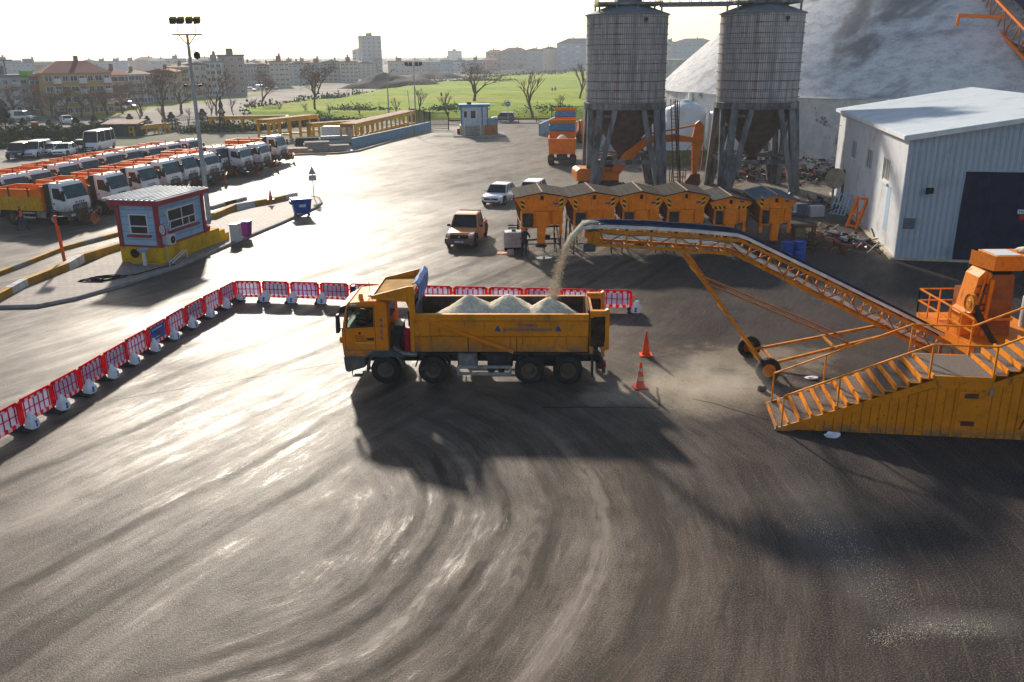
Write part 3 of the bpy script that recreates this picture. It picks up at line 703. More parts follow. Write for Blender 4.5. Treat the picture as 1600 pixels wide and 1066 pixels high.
    # mirrors on arms, both sides
    for s in (1, -1):
        r = MB(); r.bar((1.25, 1.12 * s, 2.78), (1.55, 1.30 * s, 2.72), .03); r.bar((1.38, 1.12 * s, 2.02), (1.55, 1.30 * s, 2.1), .03); r.hexa([(1.50, 1.18 * s, 1.95), (1.62, 1.2 * s, 1.95), (1.62, 1.44 * s, 1.95), (1.50, 1.42 * s, 1.95), (1.50, 1.18 * s, 2.6), (1.60, 1.2 * s, 2.6), (1.60, 1.42 * s, 2.6), (1.50, 1.40 * s, 2.6)])
        if s < 0: r.hexa([(1.45, -1.2, 2.62), (1.62, -1.2, 2.62), (1.62, -1.5, 2.62), (1.45, -1.5, 2.62), (1.45, -1.2, 2.95), (1.6, -1.2, 2.95), (1.6, -1.45, 2.95), (1.45, -1.45, 2.95)])
        r.build('mirror', K['dark_plastic'], cab, bev=.03)
    r = MB(); r.box(1.44, 1.58, .8, 1.16, 1.50, 1.72); r.build('corner_mirror', K['cab_orange'], cab, bev=.03)
    # lower dark plastic: bumper, wings, step
    r = MB()
    r.prism([(1.36, .42), (1.44, .50), (1.47, 1.0), (.70, 1.0), (.70, .62)], -1.2, 1.2)
    r.build('bumper', K['grey_plastic'], t, bev=.03)
    r = MB(); r.box(1.38, 1.455, -.9, .9, 1.0, 1.46); r.build('radiator_grille', K['dark_plastic'], t)
    for s in (1, -1):
        r = MB(); r.box(1.40, 1.482, s * .75 - .16, s * .75 + .16, .62, .84); r.build('headlight', K['lamp_lens'], t)
        r = MB(); r.tube([(1.2, 1.12 * s, .45), (1.2, 1.12 * s, .25), (.82, 1.12 * s, .25), (.82, 1.12 * s, .45)], .025, 6); r.box(.85, 1.17, 1.0 * s - .1, 1.0 * s + .1, .24, .27); r.build('step', K['grey_plastic'], t)
        r = MB(); arc_guard(r, 0, .53, .68, (.85 if s > 0 else -1.22), (1.22 if s > 0 else -.85), -8, 172, 14, .07)
        r.prism([(-.70, 1.0), (.70, 1.0), (.70, .95), (.45, 1.22), (-.2, 1.24)], (1.0 if s > 0 else -1.19), (1.19 if s > 0 else -1.0))
        r.build('front_wing', K['grey_plastic'], t)
        r = MB(); arc_guard(r, -1.68, .53, .64, (.85 if s > 0 else -1.2), (1.2 if s > 0 else -.85), 10, 165, 12, .04); r.build('mudguard', K['dark_plastic'], t)
        r = MB(); y0 = 1.12 * s
        for z in (.36, .62): r.box(-4.45, -2.55, y0 - .03, y0 + .03, z - .05, z + .05)
        for x in (-4.42, -2.58): r.box(x - .04, x + .04, y0 - .028, y0 + .028, .32, .66)
        r.build('side_guard', K['galv'], t)
    r = MB(); r.box(-3.25, -2.55, .55, 1.05, .50, 1.10); r.build('fuel_tank', K['fuel_alu'], t, bev=.06)
    r = MB(); r.box(-4.5, -3.6, .55, .95, .55, 1.05); r.lathe([(.15, -.1), (.15, .12)], 12, 'y', (-3.75, .95, .5)); r.lathe([(.13, -.1), (.13, .12)], 12, 'y', (-4.1, .95, .48)); r.build('air_tank', K['chassis'], t, bev=.03)
    r = MB(); r.box(-3.25, -2.55, -1.05, -.55, .50, 1.10); r.build('battery_box', K['chassis'], t, bev=.04)
    r = MB(); r.lathe([(.0, 1.14), (.16, 1.15), (.17, 1.2), (.17, 1.92), (.10, 2.0), (.0, 2.0)], 14, 'z', (-.82, .85, 0), cap=False); r.build('gas_bottle', K['red_paint'], t, smooth=True)
    r = MB()
    r.tube([(-.2, .7, 1.35), (-.35, .85, 1.15), (-.6, .95, 1.05), (-1.1, .95, 1.02)], .10, 10); r.build('air_hose', K['fuel_alu'], t, smooth=True)
    r = MB(); r.box(-.50, -.2, -.5, .85, 1.0, 1.9); r.box(-.62, -.3, .3, .8, 1.65, 2.05); r.tube([(-.75, -.3, 1.1), (-.75, -.3, 2.9)], .08, 8)
    for k in range(5): r.tube([(-.35 - .05 * k, .1 + .14 * k, 1.9), (-.5, .2 + .1 * k, 1.5 - .08 * k), (-.85, .15 + .05 * k, 1.1)], .025, 5)
    r.build('intake_stack', K['dark_plastic'], t)
    r = MB(); r.bar((-.85, .55, 1.0), (-.85, .55, 2.5), .12); r.bar((-.85, -.55, 1.0), (-.85, -.55, 2.5), .12); r.tube([(-.80, 0, .9), (-.85, 0, 2.4)], .13, 10); r.build('tipping_ram', K['chassis'], t)
    # ---- body
    bx0, bx1 = -1.05, -7.15          # front, rear
    b = MB(); w0, w1 = 1.10, 1.24    # half widths low / high
    def side(s):
        o = [(.62, 1.14), (1.10, 1.17), (1.13, 1.74), (1.22, 1.80), (1.235, 2.34), (1.30, 2.38), (1.30, 2.60), (1.12, 2.60), (1.12, 1.8), (1.02, 1.3), (.62, 1.24)]
        b.prism([(y * s, z) for y, z in o], bx1, bx0, 'x')
    side(1); side(-1); b.box(bx1, bx0, -.62, .62, 1.14, 1.24)
    b.box(bx0 - .04, bx0 + .10, -1.28, 1.28, 1.2, 2.95)
    body = b.build('dump_body', K['truck_yellow'], t, bev=.012)
    b = MB()
    for s in (1, -1):
        b.box(bx1 + .1, bx0 - .06, 1.105 * s - .01, 1.105 * s + .01, 1.8, 2.59)
    b.box(bx1 + .05, bx0 - .06, -1.1, 1.1, 1.26, 1.30); b.box(bx0 - .075, bx0 - .045, -1.1, 1.1, 1.3, 2.9)
    b.box(bx1 - .02, bx1 + .03, -1.08, 1.08, 1.30, 2.7)
    b.build('bed_lining', K['bed_inside'], body)
    b = MB()
    for s in (1, -1):
        for x in (-2.95, -4.65): m_ = MB(); m_.box(x - .014, x + .014, 1.115 * s - .03, 1.115 * s + .03, 1.18, 1.74); m_.build('panel_joint', K['soot'], body)
        pass
    for s in (1, -1):
        d_ = MB(); d_.bar((-1.15, 1.335 * s, 2.55), (-4.55, 1.25 * s, 1.22), .13, .09, up=(0, 1, 0)); d_.build('diagonal_brace', K['cab_orange'], body, bev=.01)
    b = MB(); b.box(bx1 - .16, bx1 - .04, -1.26, 1.26, 1.15, 2.62); b.bar((bx1 - .1, -1.2, 1.8), (bx1 - .1, 1.2, 1.8), .2, .1)
    tg = b.build('tailgate', K['truck_yellow'], t, bev=.012)
    # rear posts and hinge arms
    for s in (1, -1):
        b = MB(); b.box(-7.75, -7.2, 1.18 * s - .10, 1.18 * s + .10, 2.52, 2.72)
        b.prism([(-7.86, 1.30), (-7.72, 1.30), (-7.72, 2.52), (-7.72, 2.74), (-7.80, 2.78), (-7.86, 2.74)], 1.18 * s - .09, 1.18 * s + .09)
        b.box(-7.72, -7.6, 1.18 * s - .08, 1.18 * s + .08, 1.05, 1.6)
        b.build('hinge_arm', K['truck_yellow'], body)
        b = MB(); b.box(-7.72, -7.18, 1.20 * s - .08, 1.20 * s + .08, 1.4, 2.5); b.build('rear_pillar', K['soot'], body, bev=.05)
        b = MB(); b.box(-7.34, -7.28, 1.02 * s - .28, 1.02 * s + .28, .32, 1.15); b.build('mud_flap', K['dark_plastic'], t)
        b = MB(); b.box(-7.78, -7.72, 1.0 * s - .16, 1.0 * s + .16, .6, .8); b.build('tail_lamp', K['red_paint'], t)
    b = MB(); b.bar((-7.72, -1.1, .45), (-7.72, 1.1, .45), .12); b.bar((-7.55, .7, .7), (-7.7, .95, 1.1), .08); b.build('underrun_bar', K['chassis'], t)
    # cab canopy
    b = MB()
    b.hexa([(.30, -1.25, 3.17), (-1.10, -1.25, 3.30), (-1.10, 1.25, 3.30), (.30, 1.25, 3.17), (.30, -1.25, 3.22), (-1.10, -1.25, 3.36), (-1.10, 1.25, 3.36), (.30, 1.25, 3.22)])
    cn = b.build('cab_canopy', K['visor_sand'], body)
    b = MB()
    for s in (1, -1):
        b.prism([(.30, 3.15), (-.85, 3.05), (-1.02, 2.60), (-1.16, 2.60), (-1.14, 3.60), (-.95, 3.60), (.28, 3.28)], 1.25 * s, 1.30 * s)
    b.box(.28, .34, -1.29, 1.29, 3.15, 3.28)
    b.build('canopy_flange', K['truck_yellow'], cn)
    b = MB()  # rolled tarpaulin hanging along the rear of the canopy
    ny = 24; prof = [(-1.10, 3.64), (-1.20, 3.70), (-1.30, 3.62), (-1.30, 3.3), (-1.24, 3.0), (-1.16, 2.82)]
    for i in range(ny + 1):
        y = -1.26 + 2.52 * i / ny
        for k, (x, z) in enumerate(prof):
            wv = .010 * math.sin(y * 5 + k) + .006 * math.sin(y * 17 + 2 * k)
            b.v.append((x + wv, y, z + wv * .6))
    m_ = len(prof)
    for i in range(ny):
        for k in range(m_ - 1):
            a = i * m_ + k; b.f.append([a, a + 1, a + m_ + 1, a + m_]); b.mi.append(0)
    tp = b.build('tarpaulin', K['tarp_blue'], body, smooth=True, fix=False)
    sm = tp.modifiers.new('cloth', 'SOLIDIFY'); sm.thickness = .03
    # lettering on the body side
    L = 1.238
    tl = .015
    font_mesh('İSTANBUL', .13, 'body_lettering', K['letter_blue'], body, (-5.05, L + .012, 2.20), (PI / 2 - tl, 0, PI), sx=1.1)
    font_mesh('BÜYÜKŞEHİR BELEDİYESİ', .13, 'body_lettering', K['letter_blue'], body, (-5.05, L + .010, 2.03), (PI / 2 - tl, 0, PI), sx=1.12)
    for x in (-4.0, -6.10):
        b = MB(); b.prism([(-.08, -.06), (.08, -.06), (.10, .02), (.05, .05), (.03, .12), (0, .16), (-.03, .12), (-.05, .05), (-.10, .02)], 0, .006)
        o = b.build('crest', K['letter_blue'], body); o.location = (x, L + .004, 2.03)
    return t
TR = big_tipper()

def salt_heap():
    """three merged cones of salt in the body"""
    t = TR; b = MB(); nx, ny = 90, 34
    import mathutils
    pk = [(-2.98, .1, 1.74), (-4.32, -.04, 1.72), (-5.80, .05, 1.62)]
    for j in range(ny + 1):
        y = -1.09 + 2.18 * j / ny
        for i in range(nx + 1):
            x = -1.16 - 5.92 * i / nx
            z = 0.38
            for px, py, h in pk:
                d = math.hypot(x - px, (y - py) * .92)
                z = max(z, h - math.sqrt(d * d * .56 + .006) * (.9 + .12 * mathutils.noise.noise((x * 1.5, y * 1.5, 7))))
            z = z + .035 * mathutils.noise.noise((x * 2.4, y * 2.4, 1)) + .025 * mathutils.noise.noise((x * 11, y * 11, 4))
            b.v.append((x, y, max(1.305, z + 1.32)))
    for j in range(ny):
        for i in range(nx):
            a = j * (nx + 1) + i; b.f.append([a, a + 1, a + nx + 2, a + nx + 1]); b.mi.append(0)
    o = b.build('salt_load', K['salt'], smooth=False)
    for p in o.data.polygons: p.use_smooth = True
    o.location = t.location; o.rotation_euler = t.rotation_euler
    tag(o, 'three pale heaps of road salt piled in the big yellow tipper body', 'salt heap')
salt_heap()
# ------------------------------------------------------------------ people
def person(label, loc, rz, J, top, legs, vest=None, hairy=True, group=None, scale=1.0, cap=None):
    """one continuous skinned body; J gives joints in metres, x forward, y left"""
    D = dict(pelvis=(0, 0, .95), waist=(0, 0, 1.12), chest=(0, 0, 1.34), neck=(0, 0, 1.50), head=(.02, 0, 1.62), crown=(.02, 0, 1.72),
             shL=(0, .19, 1.42), elL=(0, .25, 1.14), haL=(.05, .25, .90), shR=(0, -.19, 1.42), elR=(0, -.25, 1.14), haR=(.05, -.25, .90),
             hiL=(0, .10, .90), knL=(.02, .11, .50), anL=(0, .11, .09), toL=(.17, .12, .04), hiR=(0, -.10, .90), knR=(.02, -.11, .50), anR=(0, -.11, .09), toR=(.17, -.12, .04))
    D.update(J)
    names = list(D); vs = [Vector(D[n]) for n in names]; ix = {n: i for i, n in enumerate(names)}
    ed = [('pelvis', 'waist'), ('waist', 'chest'), ('chest', 'neck'), ('neck', 'head'), ('head', 'crown')]
    for s in 'LR':
        ed += [('chest', 'sh' + s), ('sh' + s, 'el' + s), ('el' + s, 'ha' + s), ('pelvis', 'hi' + s), ('hi' + s, 'kn' + s), ('kn' + s, 'an' + s), ('an' + s, 'to' + s)]
    R = dict(pelvis=(.155, .12), waist=(.14, .105), chest=(.165, .12), neck=(.058, .058), head=(.088, .10), crown=(.062, .07))
    for s in 'LR':
        R.update({'sh' + s: (.068, .068), 'el' + s: (.048, .048), 'ha' + s: (.034, .026), 'hi' + s: (.10, .10), 'kn' + s: (.066, .066), 'an' + s: (.046, .046), 'to' + s: (.045, .035)})
    E2 = [(ix[a], ix[b]) for a, b in ed]; rad = [R[n] for n in names]
    for s, sg in (('L', 1), ('R', -1)):         # palm, four fingers and a thumb
        h = Vector(D['ha' + s]); d = (h - Vector(D['el' + s])).normalized(); lat = Vector((1, 0, 0)) if abs(d.x) < .8 else Vector((0, 1, 0))
        lat = (lat - d * lat.dot(d)).normalized()
        pi_ = len(vs); vs.append(h + d * .06); rad.append((.036, .02)); E2.append((ix['ha' + s], pi_))
        for k in range(4):
            q = len(vs); vs.append(h + d * (.13 + (.012, .022, .018, 0)[k]) + lat * (.030 - .020 * k)); rad.append((.009, .009)); E2.append((pi_, q))
        q = len(vs); vs.append(h + d * .06 + lat * .07); rad.append((.010, .010)); E2.append((ix['ha' + s], q))
    me = bpy.data.meshes.new('person'); me.from_pydata([tuple(v) for v in vs], E2, [])
    o = bpy.data.objects.new('person', me); COL.objects.link(o)
    o.modifiers.new('skin', 'SKIN'); o.modifiers.new('sub', 'SUBSURF').levels = 1
    for sv, r in zip(me.skin_vertices[0].data, rad): sv.radius = r
    me.skin_vertices[0].data[0].use_root = True
    dg = bpy.context.evaluated_depsgraph_get(); m2 = bpy.data.meshes.new_from_object(o.evaluated_get(dg)); m2.name = 'person'
    bpy.data.objects.remove(o)
    o = bpy.data.objects.new('person', m2); COL.objects.link(o)
    for m in (K[legs], K[top], K['skin'], K['black_paint']): m2.materials.append(m)
    nk = Vector(D['neck']); pv = Vector(D['pelvis']); hd = Vector(D['head']); ax = (nk - pv).normalized()
    for p in m2.polygons:
        c = p.center; t = (c - pv).dot(ax); mi = 1
        dl = min((c - Vector(D['ha' + s])).length for s in 'LR'); df = min((c - Vector(D['to' + s])).length for s in 'LR')
        if t < .06 and dl > .12 and min((c - Vector(D['el' + s])).length for s in 'LR') > .11: mi = 0
        if dl < .13: mi = 2
        if (c - hd).length < .17 and (c - nk).dot(ax) > .015: mi = 2
        if df < .13 or min((c - Vector(D['an' + s])).length for s in 'LR') < .09: mi = 3
        p.material_index = mi; p.use_smooth = True
    # clothing and hair follow the body, a little proud of it
    def shell(name, test, off, mat):
        vid = {}; nv = []; nf = []
        for p in m2.polygons:
            if test(p.center):
                f = []
                for v in p.vertices:
                    if v not in vid: vid[v] = len(nv); nv.append(tuple(m2.vertices[v].co + m2.vertices[v].normal * off))
                    f.append(vid[v])
                nf.append(f)
        if nf:
            b = MB(); b.add(nv, nf); b.build(name, mat, o, smooth=True, fix=False)
    fwd = (Vector(D['toL']) - Vector(D['anL'])); fwd.z = 0; fwd.normalize()
    if hairy: shell('hair' if cap is None else 'cap', lambda c: (c - hd).length < .2 and ((c - hd).dot(ax) > .045 or ((c - hd).dot(fwd) < -.02 and (c - hd).dot(ax) > -.05)), .012, K['hair'] if cap is None else K[cap])
    b = MB(); face = hd + fwd * .095
    b.lathe([(.0, .03), (.014, 0), (.0, -.03)], 6, 'z', tuple(face + Vector((0, 0, -.01))), cap=False); b.build('nose', K['skin'], o)
    b = MB(); sd = Vector((-fwd.y, fwd.x, 0))
    for s in (1, -1): b.lathe([(0, .01), (.011, 0), (0, -.01)], 6, 'z', tuple(face - fwd * .006 + sd * .032 * s + Vector((0, 0, .02))), cap=False)
    b.build('eyes', K['hair'], o)
    if vest: shell('safety_vest', lambda c: .06 < (c - pv).dot(ax) < .50 and (c - (pv + ax * (c - pv).dot(ax))).length < .24, .016, K[vest])
    o.location = loc; o.rotation_euler = (0, 0, rz); o.scale = (scale,) * 3
    return tag(o, label, 'person', group)

# driver in the lorry cab (cab local frame -> world)
_w = Matrix.Translation(TR.location) @ Matrix.Rotation(TR.rotation_euler.z, 4, 'Z')
sit = dict(pelvis=(0, 0, .55), waist=(-.03, 0, .72), chest=(-.05, 0, .96), neck=(-.04, 0, 1.12), head=(0, 0, 1.24), crown=(0, 0, 1.34), shL=(-.05, .2, 1.04), elL=(.10, .26, .82), haL=(.36, .18, .90), shR=(-.05, -.2, 1.04), elR=(.12, -.26, .82), haR=(.36, -.16, .90),
           hiL=(.02, .10, .52), knL=(.42, .13, .55), anL=(.46, .13, .12), toL=(.62, .13, .07), hiR=(.02, -.1, .52), knR=(.42, -.13, .55), anR=(.46, -.13, .12), toR=(.62, -.13, .07))
person('driver in an orange vest sitting at the wheel of the yellow tipper', tuple(_w @ Vector((.47, .62, 1.30))), TR.rotation_euler.z, sit, 'cloth_navy', 'cloth_navy', 'vest_orange')
def cab_fit():
    cab = [c for c in TR.children if c.name.startswith('cab')][0]
    b = MB(); b.box(.12, .62, .35, .88, 1.25, 1.72); b.box(.10, .24, .35, .88, 1.7, 2.35); b.build('driver_seat', K['cloth_grey'], cab, bev=.04)
    b = MB(); b.prism([(1.02, 1.1), (1.38, 1.1), (1.42, 2.02), (1.22, 2.10), (1.02, 1.9)], -1.05, 1.05); b.build('dashboard', K['dark_plastic'], cab)
    b = MB(); n = 20
    pts = [(.93 + .10 * math.sin(2 * PI * k / n), .62 + .22 * math.cos(2 * PI * k / n), 2.18 + .20 * math.sin(2 * PI * k / n)) for k in range(n + 1)]
    b.tube(pts, .018, 6); b.bar((.93, .42, 2.18), (.93, .82, 2.18), .03); b.bar((.93, .62, 2.18), (1.05, .62, 2.0), .05); b.build('steering_wheel', K['black_paint'], cab)
cab_fit()

# ------------------------------------------------------------------ belt conveyor
def conveyor():
    yN, yF, yc = 29.55, 30.45, 30.0
    T = [YP(936, 361.5, yN), YP(1013, 364.5, yN), YP(1090, 369.5, yN), YP(1157, 376, yN), YP(1286, 438, yN), YP(1414, 501, yN), YP(1506, 548, yN)]
    B = [YP(924, 382, yN), YP(1053, 389.5, yN), YP(1149, 397.5, yN), YP(1364, 505.5, yN), YP(1470, 556, yN)]
    t = thing('belt_conveyor', 'long yellow lattice belt conveyor on two wheels pouring salt into the tipper', 'conveyor', (T[3].x, yc, 0))
    O = Vector((T[3].x, yc, 0))
    def at(pts, x):
        for p, q in zip(pts[:-1], pts[1:]):
            if x <= q.x or q is pts[-1]:
                f = (x - p.x) / (q.x - p.x); return p.z + f * (q.z - p.z)
    # chords
    for (y, nm) in ((yN, 'near'), (yF, 'far')):
        b = MB()
        for pts in (T, B):
            for p, q in zip(pts[:-1], pts[1:]):
                b.bar((p.x - O.x, y - yc, p.z), (q.x - O.x, y - yc, q.z), .09, .10)
        x = T[0].x + .1; k = 0
        xs = []
        while x < T[-1].x - .4:
            xs.append(x); x += .86 if x < T[3].x - .5 else .70
        for i, x in enumerate(xs):
            zt, zb = at(T, x), at(B, x)
            sl = 0.0 if x < T[3].x - .2 else -.16
            b.bar((x - O.x + sl * -.5, y - yc, zt), (x - O.x + sl, y - yc, zb + abs(sl) * .0), .07, .06)
            if i + 1 < len(xs):
                x2 = xs[i + 1]
                a_, c_ = ((x, at(T, x)), (x2, at(B, x2))) if i % 2 else ((x, at(B, x)), (x2, at(T, x2)))
                b.bar((a_[0] - O.x, y - yc, a_[1]), (c_[0] - O.x, y - yc, c_[1]), .035, .035, mi=1)
        b.build('side_truss', [K['conv_yellow'], K['conv_rust']], t)
    for i, x in enumerate(xs):
        b = MB()
        for pts in (T, B): b.bar((x - O.x, yN - yc, at(pts, x) - .02), (x - O.x, yF - yc, at(pts, x) - .02), .05, .05)
        b.bar((x - O.x, yF - yc - .02, at(B, x)), (x - O.x, yF - yc - .02, at(T, x)), .04); b.build('cross_member', K['conv_rust'], t)
    # carrying belt: a troughed ribbon over idlers, plus the salt lying on it
    path = [(YP(912, 356, yc).x - .05, at(T, T[0].x) + .12)] + [(x, at(T, x) + .17) for x in [T[0].x + .25 + .35 * k for k in range(int((T[-1].x - T[0].x - .4) / .35))]]
    b = MB(); cs = [(-.50, .20), (-.46, .20), (-.24, .07), (.24, .07), (.40, .14), (.52, .20), (.55, .20)]
    n = len(cs)
    for x, z in path:
        for y, dz in cs: b.v.append((x - O.x, y, z + dz - .12))
    for i in range(len(path) - 1):
        for k in range(n - 1):
            a = i * n + k; b.f.append([a, a + 1, a + n + 1, a + n]); b.mi.append(0)
    bl = b.build('carrying_belt', K['belt_navy'], t, smooth=True, fix=False); m = bl.modifiers.new('t', 'SOLIDIFY'); m.thickness = .025
    b = MB(); cs = [(-.28, .10), (-.47, .205), (-.525, .18), (-.525, .08), (-.50, .07)]
    n = len(cs)
    for x, z in path:
        for y, dz in cs: b.v.append((x - O.x, y, z + dz - .12))
    for i in range(len(path) - 1):
        for k in range(n - 1):
            a = i * n + k; b.f.append([a, a + 1, a + n + 1, a + n]); b.mi.append(0)
    e = b.build('belt_edge', K['belt_white'], bl, smooth=True, fix=False); m = e.modifiers.new('t', 'SOLIDIFY'); m.thickness = .02
    # slack return belt sagging between rollers
    b = MB(); xs2 = [T[0].x - .2 + k * .215 for k in range(int((T[-1].x - .6 - T[0].x) / .215))]
    for i, x in enumerate(xs2):
        z = at(B, x) + .17 - .07 * abs(math.sin((x - T[0].x) * PI / 1.72)) + (.12 if x < T[3].x else .02)
        for y in (-.42, -.40, .0, .40, .42): b.v.append((x - O.x, y, z + (.12 if abs(y) == .42 else (.0 if y else -.02))))
    for i in range(len(xs2) - 1):
        for k in range(4):
            a = i * 5 + k; b.f.append([a, a + 1, a + 6, a + 5]); b.mi.append(0)
    rb = b.build('return_belt', K['belt_white'], t, smooth=True, fix=False); m = rb.modifiers.new('t', 'SOLIDIFY'); m.thickness = .03
    # idlers
    b = MB()
    for x in xs:
        b.lathe([(.05, -.44), (.05, .44)], 10, 'y', (x - O.x, 0, at(T, x) + .10)); b.box(x - O.x - .04, x - O.x + .04, -.47, -.43, at(T, x) + .02, at(T, x) + .2)
    b.build('idler_roller', K['chassis'], t)
    # head drum, motor and guard
    hx = T[0].x - O.x - .22
    b = MB(); b.lathe([(.19, -.42), (.20, 0), (.19, .42)], 18, 'y', (hx, 0, T[0].z - .05)); b.build('head_drum', K['rim_dark'], t, smooth=True)
    b = MB(); b.box(hx - .18, hx + .25, -.52, -.46, B[0].z + .05, T[0].z - .02); b.box(hx - .2, hx + .3, .46, .52, B[0].z + .05, T[0].z - .02)
    b.lathe([(.20, -.58), (.20, -.5)], 20, 'y', (hx + .05, 0, T[0].z - .18)); b.bar((hx + .28, -.5, B[0].z + .1), (hx + .28, .5, B[0].z + .1), .06); b.build('drum_guard', K['conv_yellow'], t)
    b = MB(); b.lathe([(.14, -.2), (.14, .22)], 14, 'x', (hx - .12, -.44, B[0].z - .12)); b.box(hx - .2, hx, -.5, -.36, B[0].z - .2, B[0].z + .1); b.build('drive_motor', K['grey_plastic'], t)
    # A-frame, axle, wheels and tow bars
    ax = YP(1205, 581.6, 28.35); r = .43
    wx = ax.x - O.x
    for s in (1, -1): wheel(t, wx, s * 1.28, r, .26, s, 'conv_yellow', n=24, dish=.02)
    b = MB(); b.bar((wx, -1.2, r), (wx, 1.2, r), .12); b.build('axle', K['conv_yellow'], t)
    lx = YP(1062, 392, yN).x - O.x; lz = at(B, lx + O.x)
    for s in (1, -1):
        b = MB(); b.bar((lx + (.22 if s > 0 else 0), s * .5, lz), (wx - .02, s * .98, r + .05), .13, .10); b.build('leg', K['conv_yellow'], t)
    b = MB()
    for f in (.2, .55, .86): b.bar((lx + f * (wx - lx), -.5 - .32 * f, lz + f * (r - lz)), (lx + f * (wx - lx), .5 + .32 * f, lz + f * (r - lz)), .08, .06)
    b.build('leg_brace', K['conv_yellow'], t)
    ex = YP(1395, 518, yN).x - O.x; ez = at(B, ex + O.x)
    for s in (1, -1):
        b = MB(); b.bar((wx + .05, s * .85, r + .03), (ex, s * .5, ez), .10, .09); b.build('tow_bar', K['conv_yellow'], t)
        b = MB(); f = .27; b.bar((lx + f * (wx - lx), s * .58, lz + f * (r - lz)), (ex - 1.35, s * .58, ez - .45), .06, .06); b.build('stay_bar', K['conv_rust'], t)
    b = MB()
    for f in (.08, .55): b.bar((wx + f * (ex - wx), -.8, r + f * (ez - r)), (wx + f * (ex - wx), .8, r + f * (ez - r)), .08, .07)
    b.build('cross_tie', K['conv_yellow'], t)
    b = MB(); b.bar((T[-1].x - O.x - .4, -.45, .05), (T[-1].x - O.x - .4, -.45, T[-1].z), .1); b.bar((T[-1].x - O.x - .4, .45, .05), (T[-1].x - O.x - .4, .45, T[-1].z), .1)
    b.build('tail_leg', K['conv_rust'], t)
    return path
CP = conveyor()

def salt_stream():
    b = MB(); r = random.Random(3)
    st = Vector((CP[0][0] + .05, 30.0, CP[0][1] + .06))
    pts = [st + Vector((.55, 0, .06)), st + Vector((.2, 0, .05)), st, YP(893, 371, 30), YP(883, 388, 30), YP(875, 410, 30), YP(869, 435, 30), YP(864, 456, 30), YP(861, 468, 30)]
    # dense sheet leaving the belt
    b.tube(pts[:5], .1, 8, radii=[.02, .06, .10, .10, .05])
    for i in range(len(b.v)):
        p = Vector(b.v[i]); b.v[i] = (p.x + r.uniform(-.02, .02), 30 + (p.y - 30) * 2.3 + r.uniform(-.03, .03), p.z + r.uniform(-.02, .02))
    L = pts[2:]
    for i in range(9000):
        f = r.random() ** .9 * (len(L) - 1); k = min(int(f), len(L) - 2); g = f - k
        p = L[k].lerp(L[k + 1], g); sp = .05 + .05 * f / 5
        off = Vector((r.gauss(0, sp) + (abs(r.gauss(0, .08)) if r.random() < .25 else 0), r.gauss(0, .11), r.gauss(0, .05) - (abs(r.gauss(0, .2)) if r.random() < .2 else 0)))
        p = p + off; s = r.uniform(.008, .022)
        if p.z < 2.55: continue
        d = [Vector((r.uniform(-1, 1), r.uniform(-1, 1), r.uniform(-1, 1))).normalized() * s for _ in range(4)]
        b.add([p + q for q in d], [(0, 1, 2), (0, 3, 1), (0, 2, 3), (1, 3, 2)])
    o = b.build('salt_stream', K['salt'], fix=False); o['kind'] = 'stuff'
    tag(o, 'stream of loose salt grains falling from the conveyor head into the tipper', 'salt')
salt_stream()
def spill(label, line, wid, n, s0, s1, seed, ridge=0.0):
    r = random.Random(seed); b = MB(); P = [G(*p) for p in line]
    for i in range(n):
        f = r.random() * (len(P) - 1); k = int(f); p = P[k].lerp(P[k + 1], f - k) + Vector((r.gauss(0, wid), r.gauss(0, wid), 0)); p.z = .004 + (abs(r.gauss(0, ridge)) if ridge else 0); s = r.uniform(s0, s1)
        d = [Vector((r.uniform(-1, 1), r.uniform(-1, 1), r.uniform(-.3, 1))).normalized() * s for _ in range(4)]; b.add([p + q for q in d], [(0, 1, 2), (0, 3, 1), (0, 2, 3), (1, 3, 2)])
    o = b.build('salt_spill', K['salt'], fix=False); o['kind'] = 'stuff'; tag(o, label, 'salt')
spill('patchy trail of spilled salt lumps on the dark asphalt', [(1265, 815), (1300, 840), (1350, 880), (1385, 920), (1410, 950)], .32, 2200, .004, .014, 2)
spill('pale ridge of spilled salt close to the frame bottom', [(1372, 1003), (1400, 992), (1450, 980), (1490, 984), (1545, 982)], .15, 3000, .003, .013, 3, .010)

